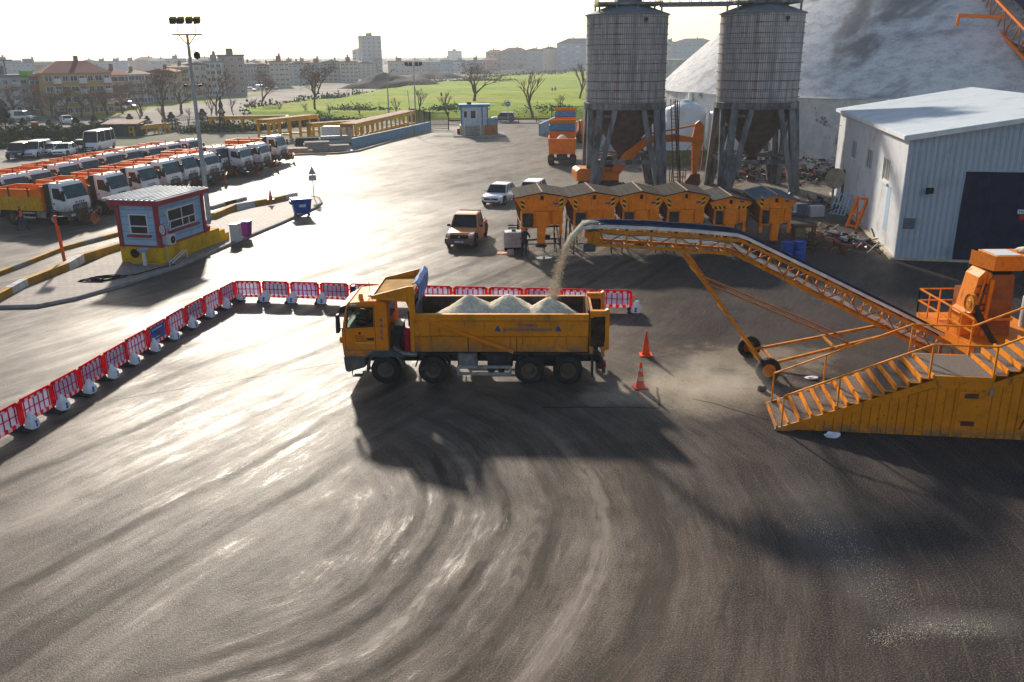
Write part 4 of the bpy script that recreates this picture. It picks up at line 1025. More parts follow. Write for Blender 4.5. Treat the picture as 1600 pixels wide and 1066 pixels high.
# ------------------------------------------------------------------ yellow stair and landing
def stairs():
    A = Vector((8.15, 24.49, 0)); ang = math.atan2(-.98, 7.14)
    t = thing('loading_stairs', 'yellow steel stairs with gritted treads, railings and a planked side panel', 'stairs', A, ang)
    W = 2.05; run = .335; rise = .148; n1 = 13
    L1 = n1 * run; z1 = n1 * rise; LL = 1.70; n2 = 14
    tr = MB(); ns = MB()
    for i in range(n1):
        x = i * run; z = (i + .35) * rise + .06
        tr.box(x + .02, x + run + .03, .03, W - .03, z - .03, z); ns.box(x - .03, x + .02, 0, W, z - .13, z + .03)
        ns.hexa([(x, -.0, z - .03), (x + run, -.0, z - .03), (x + run, .04, z - .03), (x, .04, z - .03), (x, 0, z), (x + run, 0, z), (x + run, .04, z), (x, .04, z)])
    zl = z1 + .05
    tr.box(L1, L1 + LL, .03, W - .03, zl - .05, zl)
    ns.box(L1 - .03, L1 + .02, 0, W, zl - .13, zl + .03); ns.box(L1, L1 + LL, -.02, .04, zl - .2, zl + .005); ns.box(L1, L1 + LL, W - .04, W + .02, zl - .2, zl + .005)
    for i in range(n2):
        x = L1 + LL + i * run; z = zl + (i + .6) * rise
        tr.box(x + .02, x + run + .03, .03, W - .03, z - .03, z); ns.box(x - .03, x + .02, 0, W, z - .13, z + .03)
        ns.box(x, x + run, 0, .04, z - .03, z)
    tr.build('tread', K['stair_grit'], t); ns.build('nosing', K['stair_yellow'], t)
    xe = L1 + LL + n2 * run; ze = zl + n2 * rise
    for y in (-.04, W):
        b = MB(); b.prism([(-.06, -.0), (.45, .0), (L1, z1 - .32), (L1 + LL, z1 - .32), (xe, ze - .42), (xe, ze - .1), (L1 + LL, zl - .13), (L1, zl - .13), (-.06, .06)], y, y + .04)
        b.build('stringer', K['stair_yellow'], t)
    # planked side, with real grooves
    b = MB(); x = .62
    while x < xe - .2:
        x2 = min(x + .26, xe)
        def top(q): return (q / L1 * (z1 - .32) - .06 if q < L1 else (z1 - .33 if q < L1 + LL else z1 - .33 + (q - L1 - LL) * rise / run))
        b.prism([(x + .012, .03), (x2 - .012, .03), (x2 - .012, max(.04, top(x2 - .012))), (x + .012, max(.04, top(x + .012)))], .02, .06)
        x += .26
    b.prism([(.5, .02), (xe, .02), (xe, ze - .45), (L1 + LL, z1 - .35), (L1, z1 - .35)], .06, W - .05)
    b.build('side_panel', K['stair_yellow'], t)
    b = MB(); b.box(L1 + .78, L1 + 1.55, -.005, .02, .10, z1 - .42); d = b.build('door', K['stair_yellow'], t, bev=.01)
    for z in (.42, z1 - .62):
        b = MB(); b.box(L1 + .95, L1 + 1.33, -.02, -.006, z, z + .15)
        for k in range(4): b.box(L1 + .96, L1 + 1.32, -.035, -.02, z + .01 + k * .035, z + .03 + k * .035)
        b.build('vent', K['rust_steel'], d)
    b = MB(); b.box(L1 + 2.62, L1 + 2.86, -.10, 0.02, z1 - .5, z1 + .1); b.tube([(L1 + 2.74, -.05, z1 - .5), (L1 + 2.73, -.06, .9), (L1 + 2.6, -.06, .4)], .02, 6); b.build('switch_box', K['black_paint'], t)
    b = MB(); b.box(L1 + LL - .08, L1 + LL, -.04, .0, z1 - .5, z1 - .25); b.build('hinge_plate', K['galv'], t)
    # handrails: sloped and level runs on posts, one rail object per side and run
    def zt(x): return (x / run + .35) * rise + .06 if x < L1 else (zl if x < L1 + LL else zl + ((x - L1 - LL) / run + .6) * rise)
    for y in (.02, W - .02):
        b = MB(); h = .95
        px = [.14, 1.72, L1 - .12, L1 + LL - .05, L1 + LL + 2.1, xe - .2]
        P = [(x, y, zt(x) + h) for x in px]
        for p, q in zip(P[:-1], P[1:]): b.bar(p, q, .05, .05)
        for p in P: b.bar((p[0], y, p[2] - h - .15), p, .05, .05)
        b.build('handrail', K['stair_yellow'], t)
    return t, ang
ST, _ = stairs()

def loose(name, label, cat, build, mat, loc, rz=0, group=None, **kw):
    b = MB(); build(b); o = b.build(name, mat, **kw); o.location = loc; o.rotation_euler = (0, 0, rz)
    return tag(o, label, cat, group)
def crumple(b, r, n=3, sx=1, sy=1, sz=.6, seed=1):
    import bmesh
    rr = random.Random(seed); bm = bmesh.new(); bmesh.ops.create_icosphere(bm, subdivisions=n, radius=r)
    for v in bm.verts:
        f = 1 + rr.uniform(-.22, .22); v.co = Vector((v.co.x * sx * f, v.co.y * sy * f, max(0, (v.co.z + r * .6)) * sz * f))
    o = len(b.v); bm.verts.ensure_lookup_table()
    b.v += [tuple(v.co) for v in bm.verts]
    for f in bm.faces: b.f.append([o + v.index for v in f.verts]); b.mi.append(b.cur)
    bm.free()
loose('crumpled_bag', 'crumpled pale plastic bag lying at the foot of the yellow stairs', 'bag', lambda b: crumple(b, .17, 2, 1.3, .8, .6, 3), K['bag_white'], G(1300, 683))
loose('rubber_lump', 'black rubber lump lying on the dust by the conveyor wheel', 'rubber lump', lambda b: crumple(b, .13, 2, 1.2, 1, .9, 5), K['tyre_rubber'], G(1190, 611))
loose('white_rag', 'white rag with a red corner lying behind the lower stair treads', 'rag', lambda b: (crumple(b, .16, 2, 1.5, .9, .35, 8)), K['bag_white'], G(1268, 592))

# ------------------------------------------------------------------ salt crusher behind the stairs
def crusher():
    C = Vector((16.0, 0, 0))
    t = thing('salt_crusher', 'orange salt crusher with feed hopper and belt pulley behind the stairs', 'machine', (17.6, 30.0, 0))
    O = Vector((17.6, 30.0, 0))
    hopT = YP(1556, 401, 29.4); hopB = YP(1552, 424, 29.4)
    zT, zB = hopT.z, hopB.z; x0 = hopT.x - O.x
    b = MB()
    b.hexa([(x0 + .0, -.6, zB), (x0 + 1.0, -.6, zB), (x0 + 1.0, .6, zB), (x0 + .0, .6, zB), (x0 + .02, -.62, zT), (x0 + 2.2, -.62, zT), (x0 + 2.2, .62, zT), (x0 + .02, .62, zT)])
    b.add([(x0 + .0, -.6, zB), (x0 + .02, -.62, zT), (x0 - .22, .62, zT + .0), (x0 - .24, .6, zB)], [(0, 1, 2, 3)])
    hp = b.build('feed_hopper', K['mach_orange'], t, bev=.01)
    b = MB(); b.box(x0 + .1, x0 + .95, -.5, .5, zT + .004, zT + .02); b.build('hopper_plate', K['trim_white'], hp)
    b = MB(); crumple(b, .3, 2, 1.6, 1, .6, 12); b.xf(Matrix.Translation((x0 + 1.55, 0, zT - .05))); b.build('salt_lumps', K['salt'], hp)
    b = MB(); b.box(x0 + .05, x0 + .75, -.45, .55, zB - .18, zB); b.build('hopper_neck', K['black_paint'], t)
    b = MB(); b.hexa([(x0 - .05, -.55, 1.4), (x0 + .98, -.55, 1.4), (x0 + .98, .6, 1.4), (x0 - .05, .6, 1.4), (x0 + .05, -.5, zB - .16), (x0 + .85, -.5, zB - .16), (x0 + .85, .6, zB - .16), (x0 + .05, .6, zB - .16)])
    b.build('crusher_body', K['mach_brown'], t, bev=.015)
    b = MB(); b.prism([(x0 - .62, 2.2), (x0 - .05, 2.2), (x0 + .06, zB - .12), (x0 - .20, zB - .02), (x0 - .40, zB - .25)], -.5, .45)
    b.prism([(x0 - .85, 1.4), (x0 - .02, 1.4), (x0 - .02, 2.25), (x0 - .62, 2.35), (x0 - .85, 2.2)], -.55, .35)
    b.bar((x0 - .06, -.6, 1.4), (x0 + .05, -.56, zB - .3), .14); b.bar((x0 - .5, -.58, 1.5), (x0 - .22, -.56, zB - .3), .08); b.box(x0 - .9, x0 + .0, -.62, -.52, 2.2, 2.3)
    b.box(x0 - .06, x0 + 1.0, -.6, -.52, 1.95, 2.05)
    b.build('breaker_housing', K['mach_orange'], t, bev=.02)
    b = MB(); b.bar((x0 - .30, -.56, 2.4), (x0 - .12, -.56, 3.3), .06)
    for z in (2.5, 2.9, 3.2): b.bar((x0 - .45, -.55, z), (x0 - .08, -.55, z + .05), .05)
    for k in range(6): b.box(x0 - .5 + k * .09, x0 - .46 + k * .09, -.60, -.54, 2.28, 2.36)
    b.build('clamp_bolts', K['rust_steel'], t)
    pc = YP(1515, 475, 29.2); px, pz = pc.x - O.x, pc.z
    b = MB(); b.lathe([(.12, 0), (.14, .02), (.30, .03), (.34, .0), (.34, .16), (.30, .13), (.10, .12)], 24, 'x', (px, -.75, pz)); b.build('drive_pulley', K['conv_yellow'], t, smooth=True)
    b = MB(); q = YP(1552, 535, 28.6)
    for s in (0, 1): b.bar((px + .08, -.75 + .3 * (1 - 2 * s), pz + .02), (q.x - O.x, q.y - O.y - .1 + .2 * s, max(.9, q.z)), .10, .16)
    b.build('drive_belt', K['tyre_rubber'], t)
    # service platform with its own guard rails
    fx0, fx1, fy0, fy1, fz = -1.75, 1.6, -1.7, 2.4, 1.40
    b = MB(); b.box(fx0, fx1, fy0, fy1, fz - .08, fz)
    for x in (fx0 + .1, fx1 - .1):
        for y in (fy0 + .1, fy1 - .1): b.box(x - .06, x + .06, y - .06, y + .06, 0, fz - .08)
    b.prism([(fx0 - .02, fz - .35), (fx0 + .06, fz - .35), (fx0 + .06, fz + .02), (fx0 - .02, fz + .02)], fy0, fy1)
    b.build('platform', K['mach_orange'], t)
    b = MB(); h = .95
    def rail(p, q, k):
        p = Vector(p); q = Vector(q)
        for z in (h, h * .52): b.bar(p + Vector((0, 0, z)), q + Vector((0, 0, z)), .05)
        for i in range(k + 1):
            c = p.lerp(q, i / k); b.bar(c, c + Vector((0, 0, h)), .045)
    rail((fx0, fy0, fz), (fx0, fy1, fz), 5); rail((fx0, fy1, fz), (fx0 + 1.6, fy1, fz), 2)
    b.build('guard_rail', K['stair_yellow'], t)
    b = MB(); b.box(-.7, .4, 1.15, 1.9, 1.42, 2.62); b.build('rear_step', K['mach_brown'], t)
    b = MB(); b.lathe([(.42, 1.4), (.42, 2.5), (.36, 2.62), (0, 2.68)], 18, 'z', (1.55, .4, 0)); b.build('dust_filter', K['galv'], t, smooth=True)
crusher()
lean = dict(waist=(.05, 0, 1.10), chest=(.2, 0, 1.28), neck=(.33, 0, 1.40), head=(.43, 0, 1.47), crown=(.50, 0, 1.53), shL=(.22, .2, 1.34), elL=(.40, .24, 1.12), haL=(.62, .16, 1.16), shR=(.22, -.2, 1.34), elR=(.40, -.24, 1.12), haR=(.62, -.16, 1.18))
person('worker in an orange jacket leaning over the crusher feed hopper', (17.15, 31.45, 2.62), math.radians(-35), lean, 'vest_orange', 'cloth_navy', 'vest_orange', cap='black_paint')
def gas_tank(b): b.lathe([(.0, 0), (.5, .02), (.55, .15), (.55, 1.9), (.45, 2.15), (.2, 2.25), (0, 2.26)], 20, 'z', cap=False)

# ------------------------------------------------------------------ cones and salt barriers
def traffic_cone(label, loc, h, bands, rz=0, s=1.0):
    t = thing('traffic_cone', label, 'traffic cone', loc, rz, 'traffic cones')
    b = MB(); b.prism([(-.24, -.20), (-.20, -.24), (.20, -.24), (.24, -.20), (.24, .20), (.20, .24), (-.20, .24), (-.24, .20)], 0, .045, 'z'); b.build('base', K['red_paint'] if bands else K['cone_orange'], t)
    b = MB(); b.lathe([(.17, .045), (.155, .08), (.03, h), (.0, h + .01)], 20, 'z', cap=False); b.build('body', K['cone_orange'], t, smooth=True)
    for z0, z1 in bands:
        r = lambda z: .155 + (z - .08) / (h - .08) * (.03 - .155) + .006
        b = MB(); b.lathe([(r(z0), z0), (r(z1), z1)], 20, 'z', cap=False); b.build('band', K['barrier_white'], t, smooth=True)
    return t
traffic_cone('plain orange traffic cone standing behind the striped one on the dusty yard', G(1009, 555), .98, [])
traffic_cone('orange traffic cone with two white bands at the rear of the yellow tipper', G(1000, 606), .95, [(.30, .44), (.62, .74)], .2)

def make_barrier():
    L, H = 1.32, 1.0
    t = thing('plastic_barrier', 'x', 'barrier', (0, 0, 0))
    b = MB(); z0 = .18
    b.box(-L / 2 + .05, L / 2 - .05, -.02, .02, .47 + .10, .47 + .13, 0)
    n = 6
    for i in range(n):
        x = -L / 2 + .16 + (L - .32) * i / (n - 1); b.box(x - .02, x + .02, -.018, .018, z0 + .13, H - .13, 0)
    for x in (-L / 2 + .04, L / 2 - .04): b.box(x - .05, x + .05, -.028, .028, z0, H - .06, 0)
    b.prism([(-L / 2, H - .14), (-L / 2 + .08, H), (L / 2 - .08, H), (L / 2, H - .14), (L / 2 - .1, H - .10), (L / 2 - .12, H - .06), (-L / 2 + .12, H - .06), (-L / 2 + .1, H - .10)], -.027, .027, 'y', 0)
    m = 9
    for i in range(m):
        x0 = -L / 2 + .09 + (L - .18) * i / m; x1 = x0 + (L - .18) / m
        b.box(x0, x1, -.024, .024, H - .14, H - .02, i % 2); b.box(x0, x1, -.024, .024, z0, z0 + .13, (i + 1) % 2)
    b.build('grille', [K['barrier_red'], K['barrier_white']], t)
    b = MB(); b.box(L / 2, L / 2 + .10, -.02, .02, .66, .72); b.box(L / 2, L / 2 + .10, -.02, .02, .30, .36); b.build('coupling', K['barrier_red'], t)
    f = MB(); f.prism([(-.34, 0), (.34, 0), (.34, .05), (.10, .11), (.06, .2), (-.06, .2), (-.10, .11), (-.34, .05)], L / 2 - .16, L / 2 - .02, 'x'); f.build('foot', K['dark_plastic'], t)
    return t
def make_bag():
    b = MB(); n = 14; rr = random.Random(5)
    for j in range(7):
        z = .46 * j / 6
        w = (.20, .22, .21, .19, .15, .10, .08)[j]; d = (.15, .17, .16, .14, .10, .05, .03)[j]
        for k in range(n):
            a = 2 * PI * k / n; q = 1 + rr.uniform(-.07, .07); c = abs(math.cos(a)) ** .6 * (1 if math.cos(a) > 0 else -1); s = abs(math.sin(a)) ** .6 * (1 if math.sin(a) > 0 else -1)
            b.v.append((w * c * q + .01 * j, d * s * q, z + rr.uniform(-.012, .012)))
    for j in range(6):
        for k in range(n):
            a = j * n + k; e = j * n + (k + 1) % n; b.f.append([a, e, e + n, a + n]); b.mi.append(0)
    b.f.append(list(range(n))[::-1]); b.mi.append(0); b.f.append([6 * n + k for k in range(n)]); b.mi.append(0)
    o = b.build('sandbag', K['bag_white'], smooth=True)
    tag(o, 'x', 'sandbag')
    e = MB(); e.prism([(-.075, .06), (-.01, .02), (.06, .07), (.01, .12), (.07, .17), (.0, .22), (-.06, .17), (-.02, .12)], -.165, -.150)
    e.build('bag_logo', K['panel_blue'], o)
    return o
def barriers():
    # the slanting run from the frame edge to the corner, then the straight run behind the lorry
    foot = [(-28, 712), (37, 672), (86, 643), (128, 617), (166, 593), (200, 571), (233, 551), (263, 532), (292, 514), (320, 497), (346, 483), (368, 470)]
    run2 = [(368, 470), (411, 470), (455, 471.5), (501, 473), (547, 475)]
    P = [G(*p) for p in foot]; Q = [G(*p) for p in run2]
    spans = list(zip(P[:-1], P[1:])) + list(zip(Q[:-1], Q[1:]))
    n1 = len(P) - 1
    e0 = Q[-1]; e1 = G(988, 487)
    m = 8
    rest = [e0.lerp(e1, i / m) for i in range(m + 1)]
    spans += list(zip(rest[:-1], rest[1:]))
    proto = make_barrier(); bagp = make_bag()
    names1 = 'in the slanting row of barriers'
    for i, (a, c) in enumerate(spans):
        d = c - a; ang = math.atan2(d.y, d.x); o = proto if i == 0 else copy_tree(proto)
        o.location = a.lerp(c, .5); o.rotation_euler = (rnd.uniform(-.02, .02), 0, ang + rnd.uniform(-.03, .03)); s = (d.length - .08) / 1.32; o.scale = (s, 1, 1.0)
        o['group'] = 'red and white plastic barriers round the loading area'
        if i < n1: o['label'] = 'red and white plastic barrier, %s from the corner of the slanting row' % ORD[n1 - 1 - i]
        else: o['label'] = 'red and white plastic barrier, %s from the corner of the straight row' % ORD[i - n1]
        g = bagp if i == 0 else copy_tree(bagp)
        # bags lie against the camera-side foot at the end of each panel
        nrm = Vector((d.y, -d.x, 0)).normalized()
        g.location = c + d.normalized() * .14 + nrm * .22 + Vector((0, 0, .03)); g.rotation_euler = (-.12, 0, ang + rnd.uniform(-.35, .35))
        g.scale = (rnd.uniform(.95, 1.15), 1.1, rnd.uniform(1.0, 1.2))
        g['group'] = 'white sandbags on the barrier feet'
        if i < n1: g['label'] = 'white sandbag on the foot of the %s barrier from the corner, slanting row' % ORD[n1 - 1 - i]
        else: g['label'] = 'white sandbag on the foot of the %s barrier from the corner, straight row' % ORD[i - n1]
        if i % 2 == 0 or i in (3, 13):   # solid inlay on some panels
            b = MB(); b.box(-.56, .56, -.012, .012, .32, .86); p = b.build('inlay_panel', K['barrier_panel'], o)
        if i == 6:
            b = MB(); b.box(-.46, .46, -.045, -.03, .34, .90); p = b.build('notice', K['panel_blue'], o); p['label'] = 'blue printed notice on the grille'
            q = MB(); q.lathe([(.12, 0), (.12, .006), (0, .006)], 16, 'y', (.08, -.055, .58)); q.build('notice_badge', K['red_paint'], p)
            q = MB(); q.box(-.38, .30, -.05, -.046, .76, .82); q.box(-.38, .1, -.05, -.046, .42, .46); q.build('notice_stripe', K['barrier_white'], p)
    proto['label'] = 'red and white plastic barrier at the far frame edge end of the slanting row'
    bagp['label'] = 'white sandbag on the foot of the last barrier at the frame edge, slanting row'
barriers()
# ------------------------------------------------------------------ workshop
def workshop():
    c0 = G(1397, 405.5); ang = math.atan2(-.205, .98)      # front wall direction
    t = thing('workshop', 'pale blue corrugated sheet metal workshop with a dark navy gate', 'building', c0, ang)
    W, D, E, Rg = 19.0, 24.5, 6.75, 8.35
    fx = 3.0; dz = 4.95
    # front wall with door opening (x from fx)
    b = MB()
    b.prism([(0, 0.12), (fx, .12), (fx, dz), (13, dz), (13, .12), (W, .12), (W, E), (W / 2, Rg), (0, E)], 0, .12)
    b.build('front_wall', K['clad_blue'], t)
    b = MB(); b.prism([(0, .12), (W, .12), (W, E), (W / 2, Rg), (0, E)], D - .12, D); b.build('rear_wall', K['clad_blue'], t)
    # side wall is built along its own x axis so that the ribs run upright
    wins = [(4.0, 3.75), (9.6, 3.75), (15.8, 3.75)]
    sw = MB(); zs = [.12, 3.7, 5.05, E]; xs = [0.12]
    for x, z in wins: xs += [x, x + 2.0]
    xs += [D - .12]
    for i in range(len(xs) - 1):
        for j in range(3):
            if j == 1 and i in (1, 3, 5): continue
            sw.box(xs[i], xs[i + 1], 0, .12, zs[j], zs[j + 1])
    s = sw.build('side_wall', K['clad_white'], t); s.rotation_euler = (0, 0, PI / 2); s.location = (.12, 0, 0)
    sw = MB(); sw.box(.12, D - .12, 0, .12, .12, E); s2 = sw.build('side_wall', K['clad_white'], t); s2.rotation_euler = (0, 0, PI / 2); s2.location = (W, 0, 0)
    for x, z in wins:
        f = MB()
        f.box(x, x + 2, .02, .07, 3.70, 3.78); f.box(x, x + 2, .02, .07, 4.97, 5.05)
        for q in (x, x + .62, x + 1.31, x + 1.93): f.box(q, q + .07, .021, .069, 3.78, 4.97)
        w = f.build('window', K['trim_white'], s); f = MB(); f.box(x + .05, x + 1.95, .035, .045, 3.75, 5.0); f.build('pane', K['pane_grey'], w)
        f = MB(); f.box(x - .08, x + 2.08, .10, .24, 3.58, 3.70); f.build('sill', K['trim_white'], w)
    f = MB(); f.box(19.2, 20.2, .10, .16, .15, 2.6); f.build('side_door', K['rust_steel'], s)
    f = MB(); f.box(2.9, 3.9, .10, .13, 1.0, 3.6); f.build('patch_panel', K['workshop_blue'], s)
    # roof
    for sgn in (0, 1):
        b = MB(); o = .28
        x0, x1 = (-o, W / 2) if sgn == 0 else (W + o, W / 2); ze = E + .03 - o * (Rg - E) / (W / 2)
        b.hexa([(x0, -.3, ze), (x1, -.3, Rg + .03), (x1, D + .3, Rg + .03), (x0, D + .3, ze), (x0, -.3, ze + .1), (x1, -.3, Rg + .13), (x1, D + .3, Rg + .13), (x0, D + .3, ze + .1)])
        b.build('roof', K['clad_roof'], t)
    b = MB(); b.bar((-.30, -.33, E - .1), (W / 2, -.33, Rg + .02), .05, .22); b.bar((W + .3, -.33, E - .1), (W / 2, -.33, Rg + .02), .05, .22)
    b.box(-.36, -.28, -.3, D + .3, E - .14, E + .06); b.box(-.03, .03, -.03, .03, .12, E - .1); b.build('trim', K['trim_white'], t)
    b = MB(); b.box(-.25, W, -.14, .0, 0, .12); b.box(-.25, -.0, 0, D, 0, .14); b.build('plinth', K['trim_cream'], t)
    b = MB()
    for k in range(7): b.box(fx + k * 1.43, fx + k * 1.43 + 1.42, .14, .2, .1, dz)
    b.box(fx, 13, .20, .24, .1, dz); d = b.build('sliding_gate', K['door_navy'], t)
    b = MB(); b.bar((fx - .12, -.03, .12), (fx + .0, -.03, dz), .10, .06); b.box(fx - .05, 13, -.03, .0, dz, dz + .08); b.build('gate_frame', K['workshop_blue'], t)
    b = MB(); b.box(5.95, 6.75, .11, .135, 2.72, 2.95); sg = b.build('gate_sign', K['trim_white'], d)
    b = MB(); [b.box(6.02 + .11 * k, 6.02 + .11 * k + .05, .104, .109, 2.78, 2.88) for k in range(6)]; b.build('sign_marking', K['letter_blue'], sg)
    b = MB(); b.box(6.08, 6.62, .11, .135, 2.36, 2.68); b.build('notice', K['red_paint'], d)
    b = MB(); b.box(1.15, 1.5, -.25, -.05, 3.75, 4.05); b.bar((1.3, -.05, 3.95), (1.3, .0, 3.95), .08); b.box(1.1, 1.25, -.35, -.22, 3.72, 3.95); b.build('floodlight', K['black_paint'], t)
    b = MB(); b.box(.22, .82, -.04, .0, 1.75, 2.35)
    for k in range(5): b.box(.26, .78, -.06, -.04, 1.8 + .1 * k, 1.86 + .1 * k)
    b.build('vent_grille', K['lid_grate'], t)
    b = MB(); b.tube([(-.05, 23.2, 5.6), (-.35, 23.2, 5.6), (-.45, 23.2, 5.5), (-.45, 23.2, 5.35)], .03, 6); b.build('lamp_bracket', K['galv'], t)
    return t, ang, c0
WS, WANG, WC = workshop()
def wloc(u, v, z=0):
    """point given along the workshop front (u) and along its depth (v)"""
    return WC + Vector((math.cos(WANG) * u - math.sin(WANG) * v, math.sin(WANG) * u + math.cos(WANG) * v, z))

# ------------------------------------------------------------------ salt dome, gallery and tanks
def dome():
    cx, cy, R = 58.0, 114.0, 38.5
    t = thing('salt_dome', 'huge grey weathered concrete salt dome behind the silos and workshop', 'dome', (cx, cy, 0))
    b = MB(); n = 96; prof = []
    for i in range(22):
        f = i / 21; r = R * (1 - f) + 1.5 * f
        z = 7.2 + 25.5 * (f ** .93) + 1.4 * math.sin(PI * f); prof.append((r, z))
    b.lathe([(R + .5, 6.9)] + prof + [(0, prof[-1][1] + .3)], n, 'z', cap=False)
    b.build('roof_shell', K['dome_render'], t, smooth=True)
    b = MB(); n = 20; b.lathe([(R + .9, 0), (R + .7, 7.0), (R - .3, 7.05)], n, 'z', cap=False)
    w = b.build('ring_wall', K['plaster_white'], t, fix=False)
    b = MB()
    for k in range(n):
        a = 2 * PI * k / n; b.box(-.25, .25, -.25, .25, 0, 7.1) if False else None
        p = Vector((math.cos(a) * (R + .95), math.sin(a) * (R + .95), 0)); b.bar(p, p + Vector((0, 0, 7.0)) * 1.0, .5, .35)
    b.build('buttress', K['plaster_white'], t)
    return (cx, cy, R)
DC = dome()
def dome_z(x, y):
    d = math.hypot(x - DC[0], y - DC[1]); f = min(1, max(0, 1 - d / DC[2])); return 7.2 + 25.5 * f ** .93 + 1.4 * math.sin(PI * f)
def gallery():
    # an inclined orange conveyor lattice that crosses in front of the dome
    y = 84.0
    A = YP(1508, -30, y + 10); Bp = YP(1622, 92, y - 4)
    t = thing('inclined_gallery', 'orange inclined lattice conveyor climbing across the dark side of the dome', 'conveyor', (0, 0, 0))
    d = (Bp - A); d.normalize(); sd = Vector((0, 0, 1)).cross(d).normalized(); up = d.cross(sd).normalized()
    if up.z < 0: up = -up
    A = A - d * 14; Bp = Bp + d * 6
    L = (Bp - A).length
    b = MB()
    for s in (-1, 1):
        for h in (-.1, 1.8): b.bar(A + sd * s * 1.1 + up * h, Bp + sd * s * 1.1 + up * h, .2, .22)
    b.build('chord', K['fleet_orange'], t)
    b = MB(); k = 0; x = 0
    while x < L - 1.6:
        for s in (-1, 1):
            b.bar(A + d * x + sd * s * 1.1 - up * .1, A + d * x + sd * s * 1.1 + up * 1.8, .11)
            b.bar(A + d * x + sd * s * 1.1 + up * (-.1 if k % 2 else 1.8), A + d * (x + 1.5) + sd * s * 1.1 + up * (1.8 if k % 2 else -.1), .09)
        x += 1.5; k += 1
    b.build('lattice', K['conv_rust'], t)
    b = MB(); b.bar(A - up * .18, Bp - up * .18, 2.1, .05); b.build('belt_pan', K['rim_dark'], t)
    b = MB(); b.bar(A + up * 2.4 + sd * .3, Bp + up * 2.4 + sd * .3, 1.6, .2); b.build('cover', K['belt_navy'], t)
    for f in (.97,):
        p = A + d * L * f; b = MB(); b.bar((p.x, p.y, 0), (p.x, p.y, p.z - .2), .4); b.build('support', K['silo_leg'], t) if p.x > 33 else None
    e = MB(); q0 = YP(1498, 24, 80.5); q1 = YP(1568, 27, 82.0); e.tube([q0 - Vector((0, 0, .9)), q0, q1], .17, 8); e.build('side_spout', K['fleet_orange'], t)
gallery()

def small_dome():
    c = YP(1052, 140, 190); t = thing('storage_shed', 'white rounded storage shed between the two silos', 'building', (c.x, c.y, 0))
    b = MB(); zt = YP(1052, 93, 190).z
    pts = [(-11, 0), (-11, zt * .45), (-9, zt * .8), (-6, zt), (4.5, zt * 1.0), (8, zt * .86), (10.5, zt * .55), (11.5, 0)]
    b.prism(pts, 0, 22); b.build('shell', K['plaster_white'], t)
    b = MB(); b.box(-3, -1, -.06, 0, 2, 2.4) ; b.build('vent', K['dark_plastic'], t)
small_dome()

def tank(label, loc, r, h):
    t = thing('plastic_tank', label, 'tank', loc, 0, 'white plastic tanks behind the silos')
    b = MB(); prof = [(r * .98, 0)]
    for k in range(5): prof += [(r, .1 + h * k / 5), (r, h * (k + .8) / 5), (r * .985, h * (k + .9) / 5)]
    prof += [(r * .96, h), (r * .5, h + r * .22), (r * .18, h + r * .3)]
    b.lathe(prof, 32, 'z', cap=False); b.build('shell', K['tank_white'], t, smooth=True)
    b = MB(); b.lathe([(r * .18, h + r * .28), (r * .18, h + r * .38), (0, h + r * .4)], 18, 'z', cap=False); b.build('lid', K['tank_white'], t)
    b = MB()
    for k in range(12):
        a = 2 * PI * k / 12; b.bar((r * .93 * math.cos(a), r * .93 * math.sin(a), h + .06), (r * .2 * math.cos(a), r * .2 * math.sin(a), h + r * .31), .10, .08)
    b.build('rib', K['tank_white'], t)
p = G(1082, 252); tank('white plastic tank with a peaked lid beside the first silo ladder', (p.x - .8, p.y + 1, .6), 2.2, 5.0)
tank('white plastic tank partly behind the excavator bucket arm', (p.x + 3.6, p.y - .5, .6), 2.2, 4.6)
tank('white plastic tank behind the legs of the silo beside the workshop', (p.x + 8.4, p.y + .6, .6), 2.4, 3.6)
tank('white plastic tank furthest behind the first silo ladder', (p.x - 4.2, p.y + 4.5, .6), 2.1, 4.2)
b = MB(); b.box(-6, 11.5, -3.4, -3.0, 0, 1.5)
for k in range(44): b.box(-6 + .4 * k, -6 + .4 * k + .22, -3.5, -3.4, .05, 1.42)
o = b.build('bund_wall', K['green_bund']); o.location = (p.x, p.y, 0); tag(o, 'low olive green ribbed bund wall in front of the white tanks', 'wall')
b = MB(); b.box(-12, 0, 0, .4, 0, 5.5); o = b.build('pale_wall', K['plaster_white']); o.location = (p.x - 1, p.y + 9, 0); o.rotation_euler = (0, 0, .5); tag(o, 'pale plastered wall panel standing behind the white tanks', 'wall')

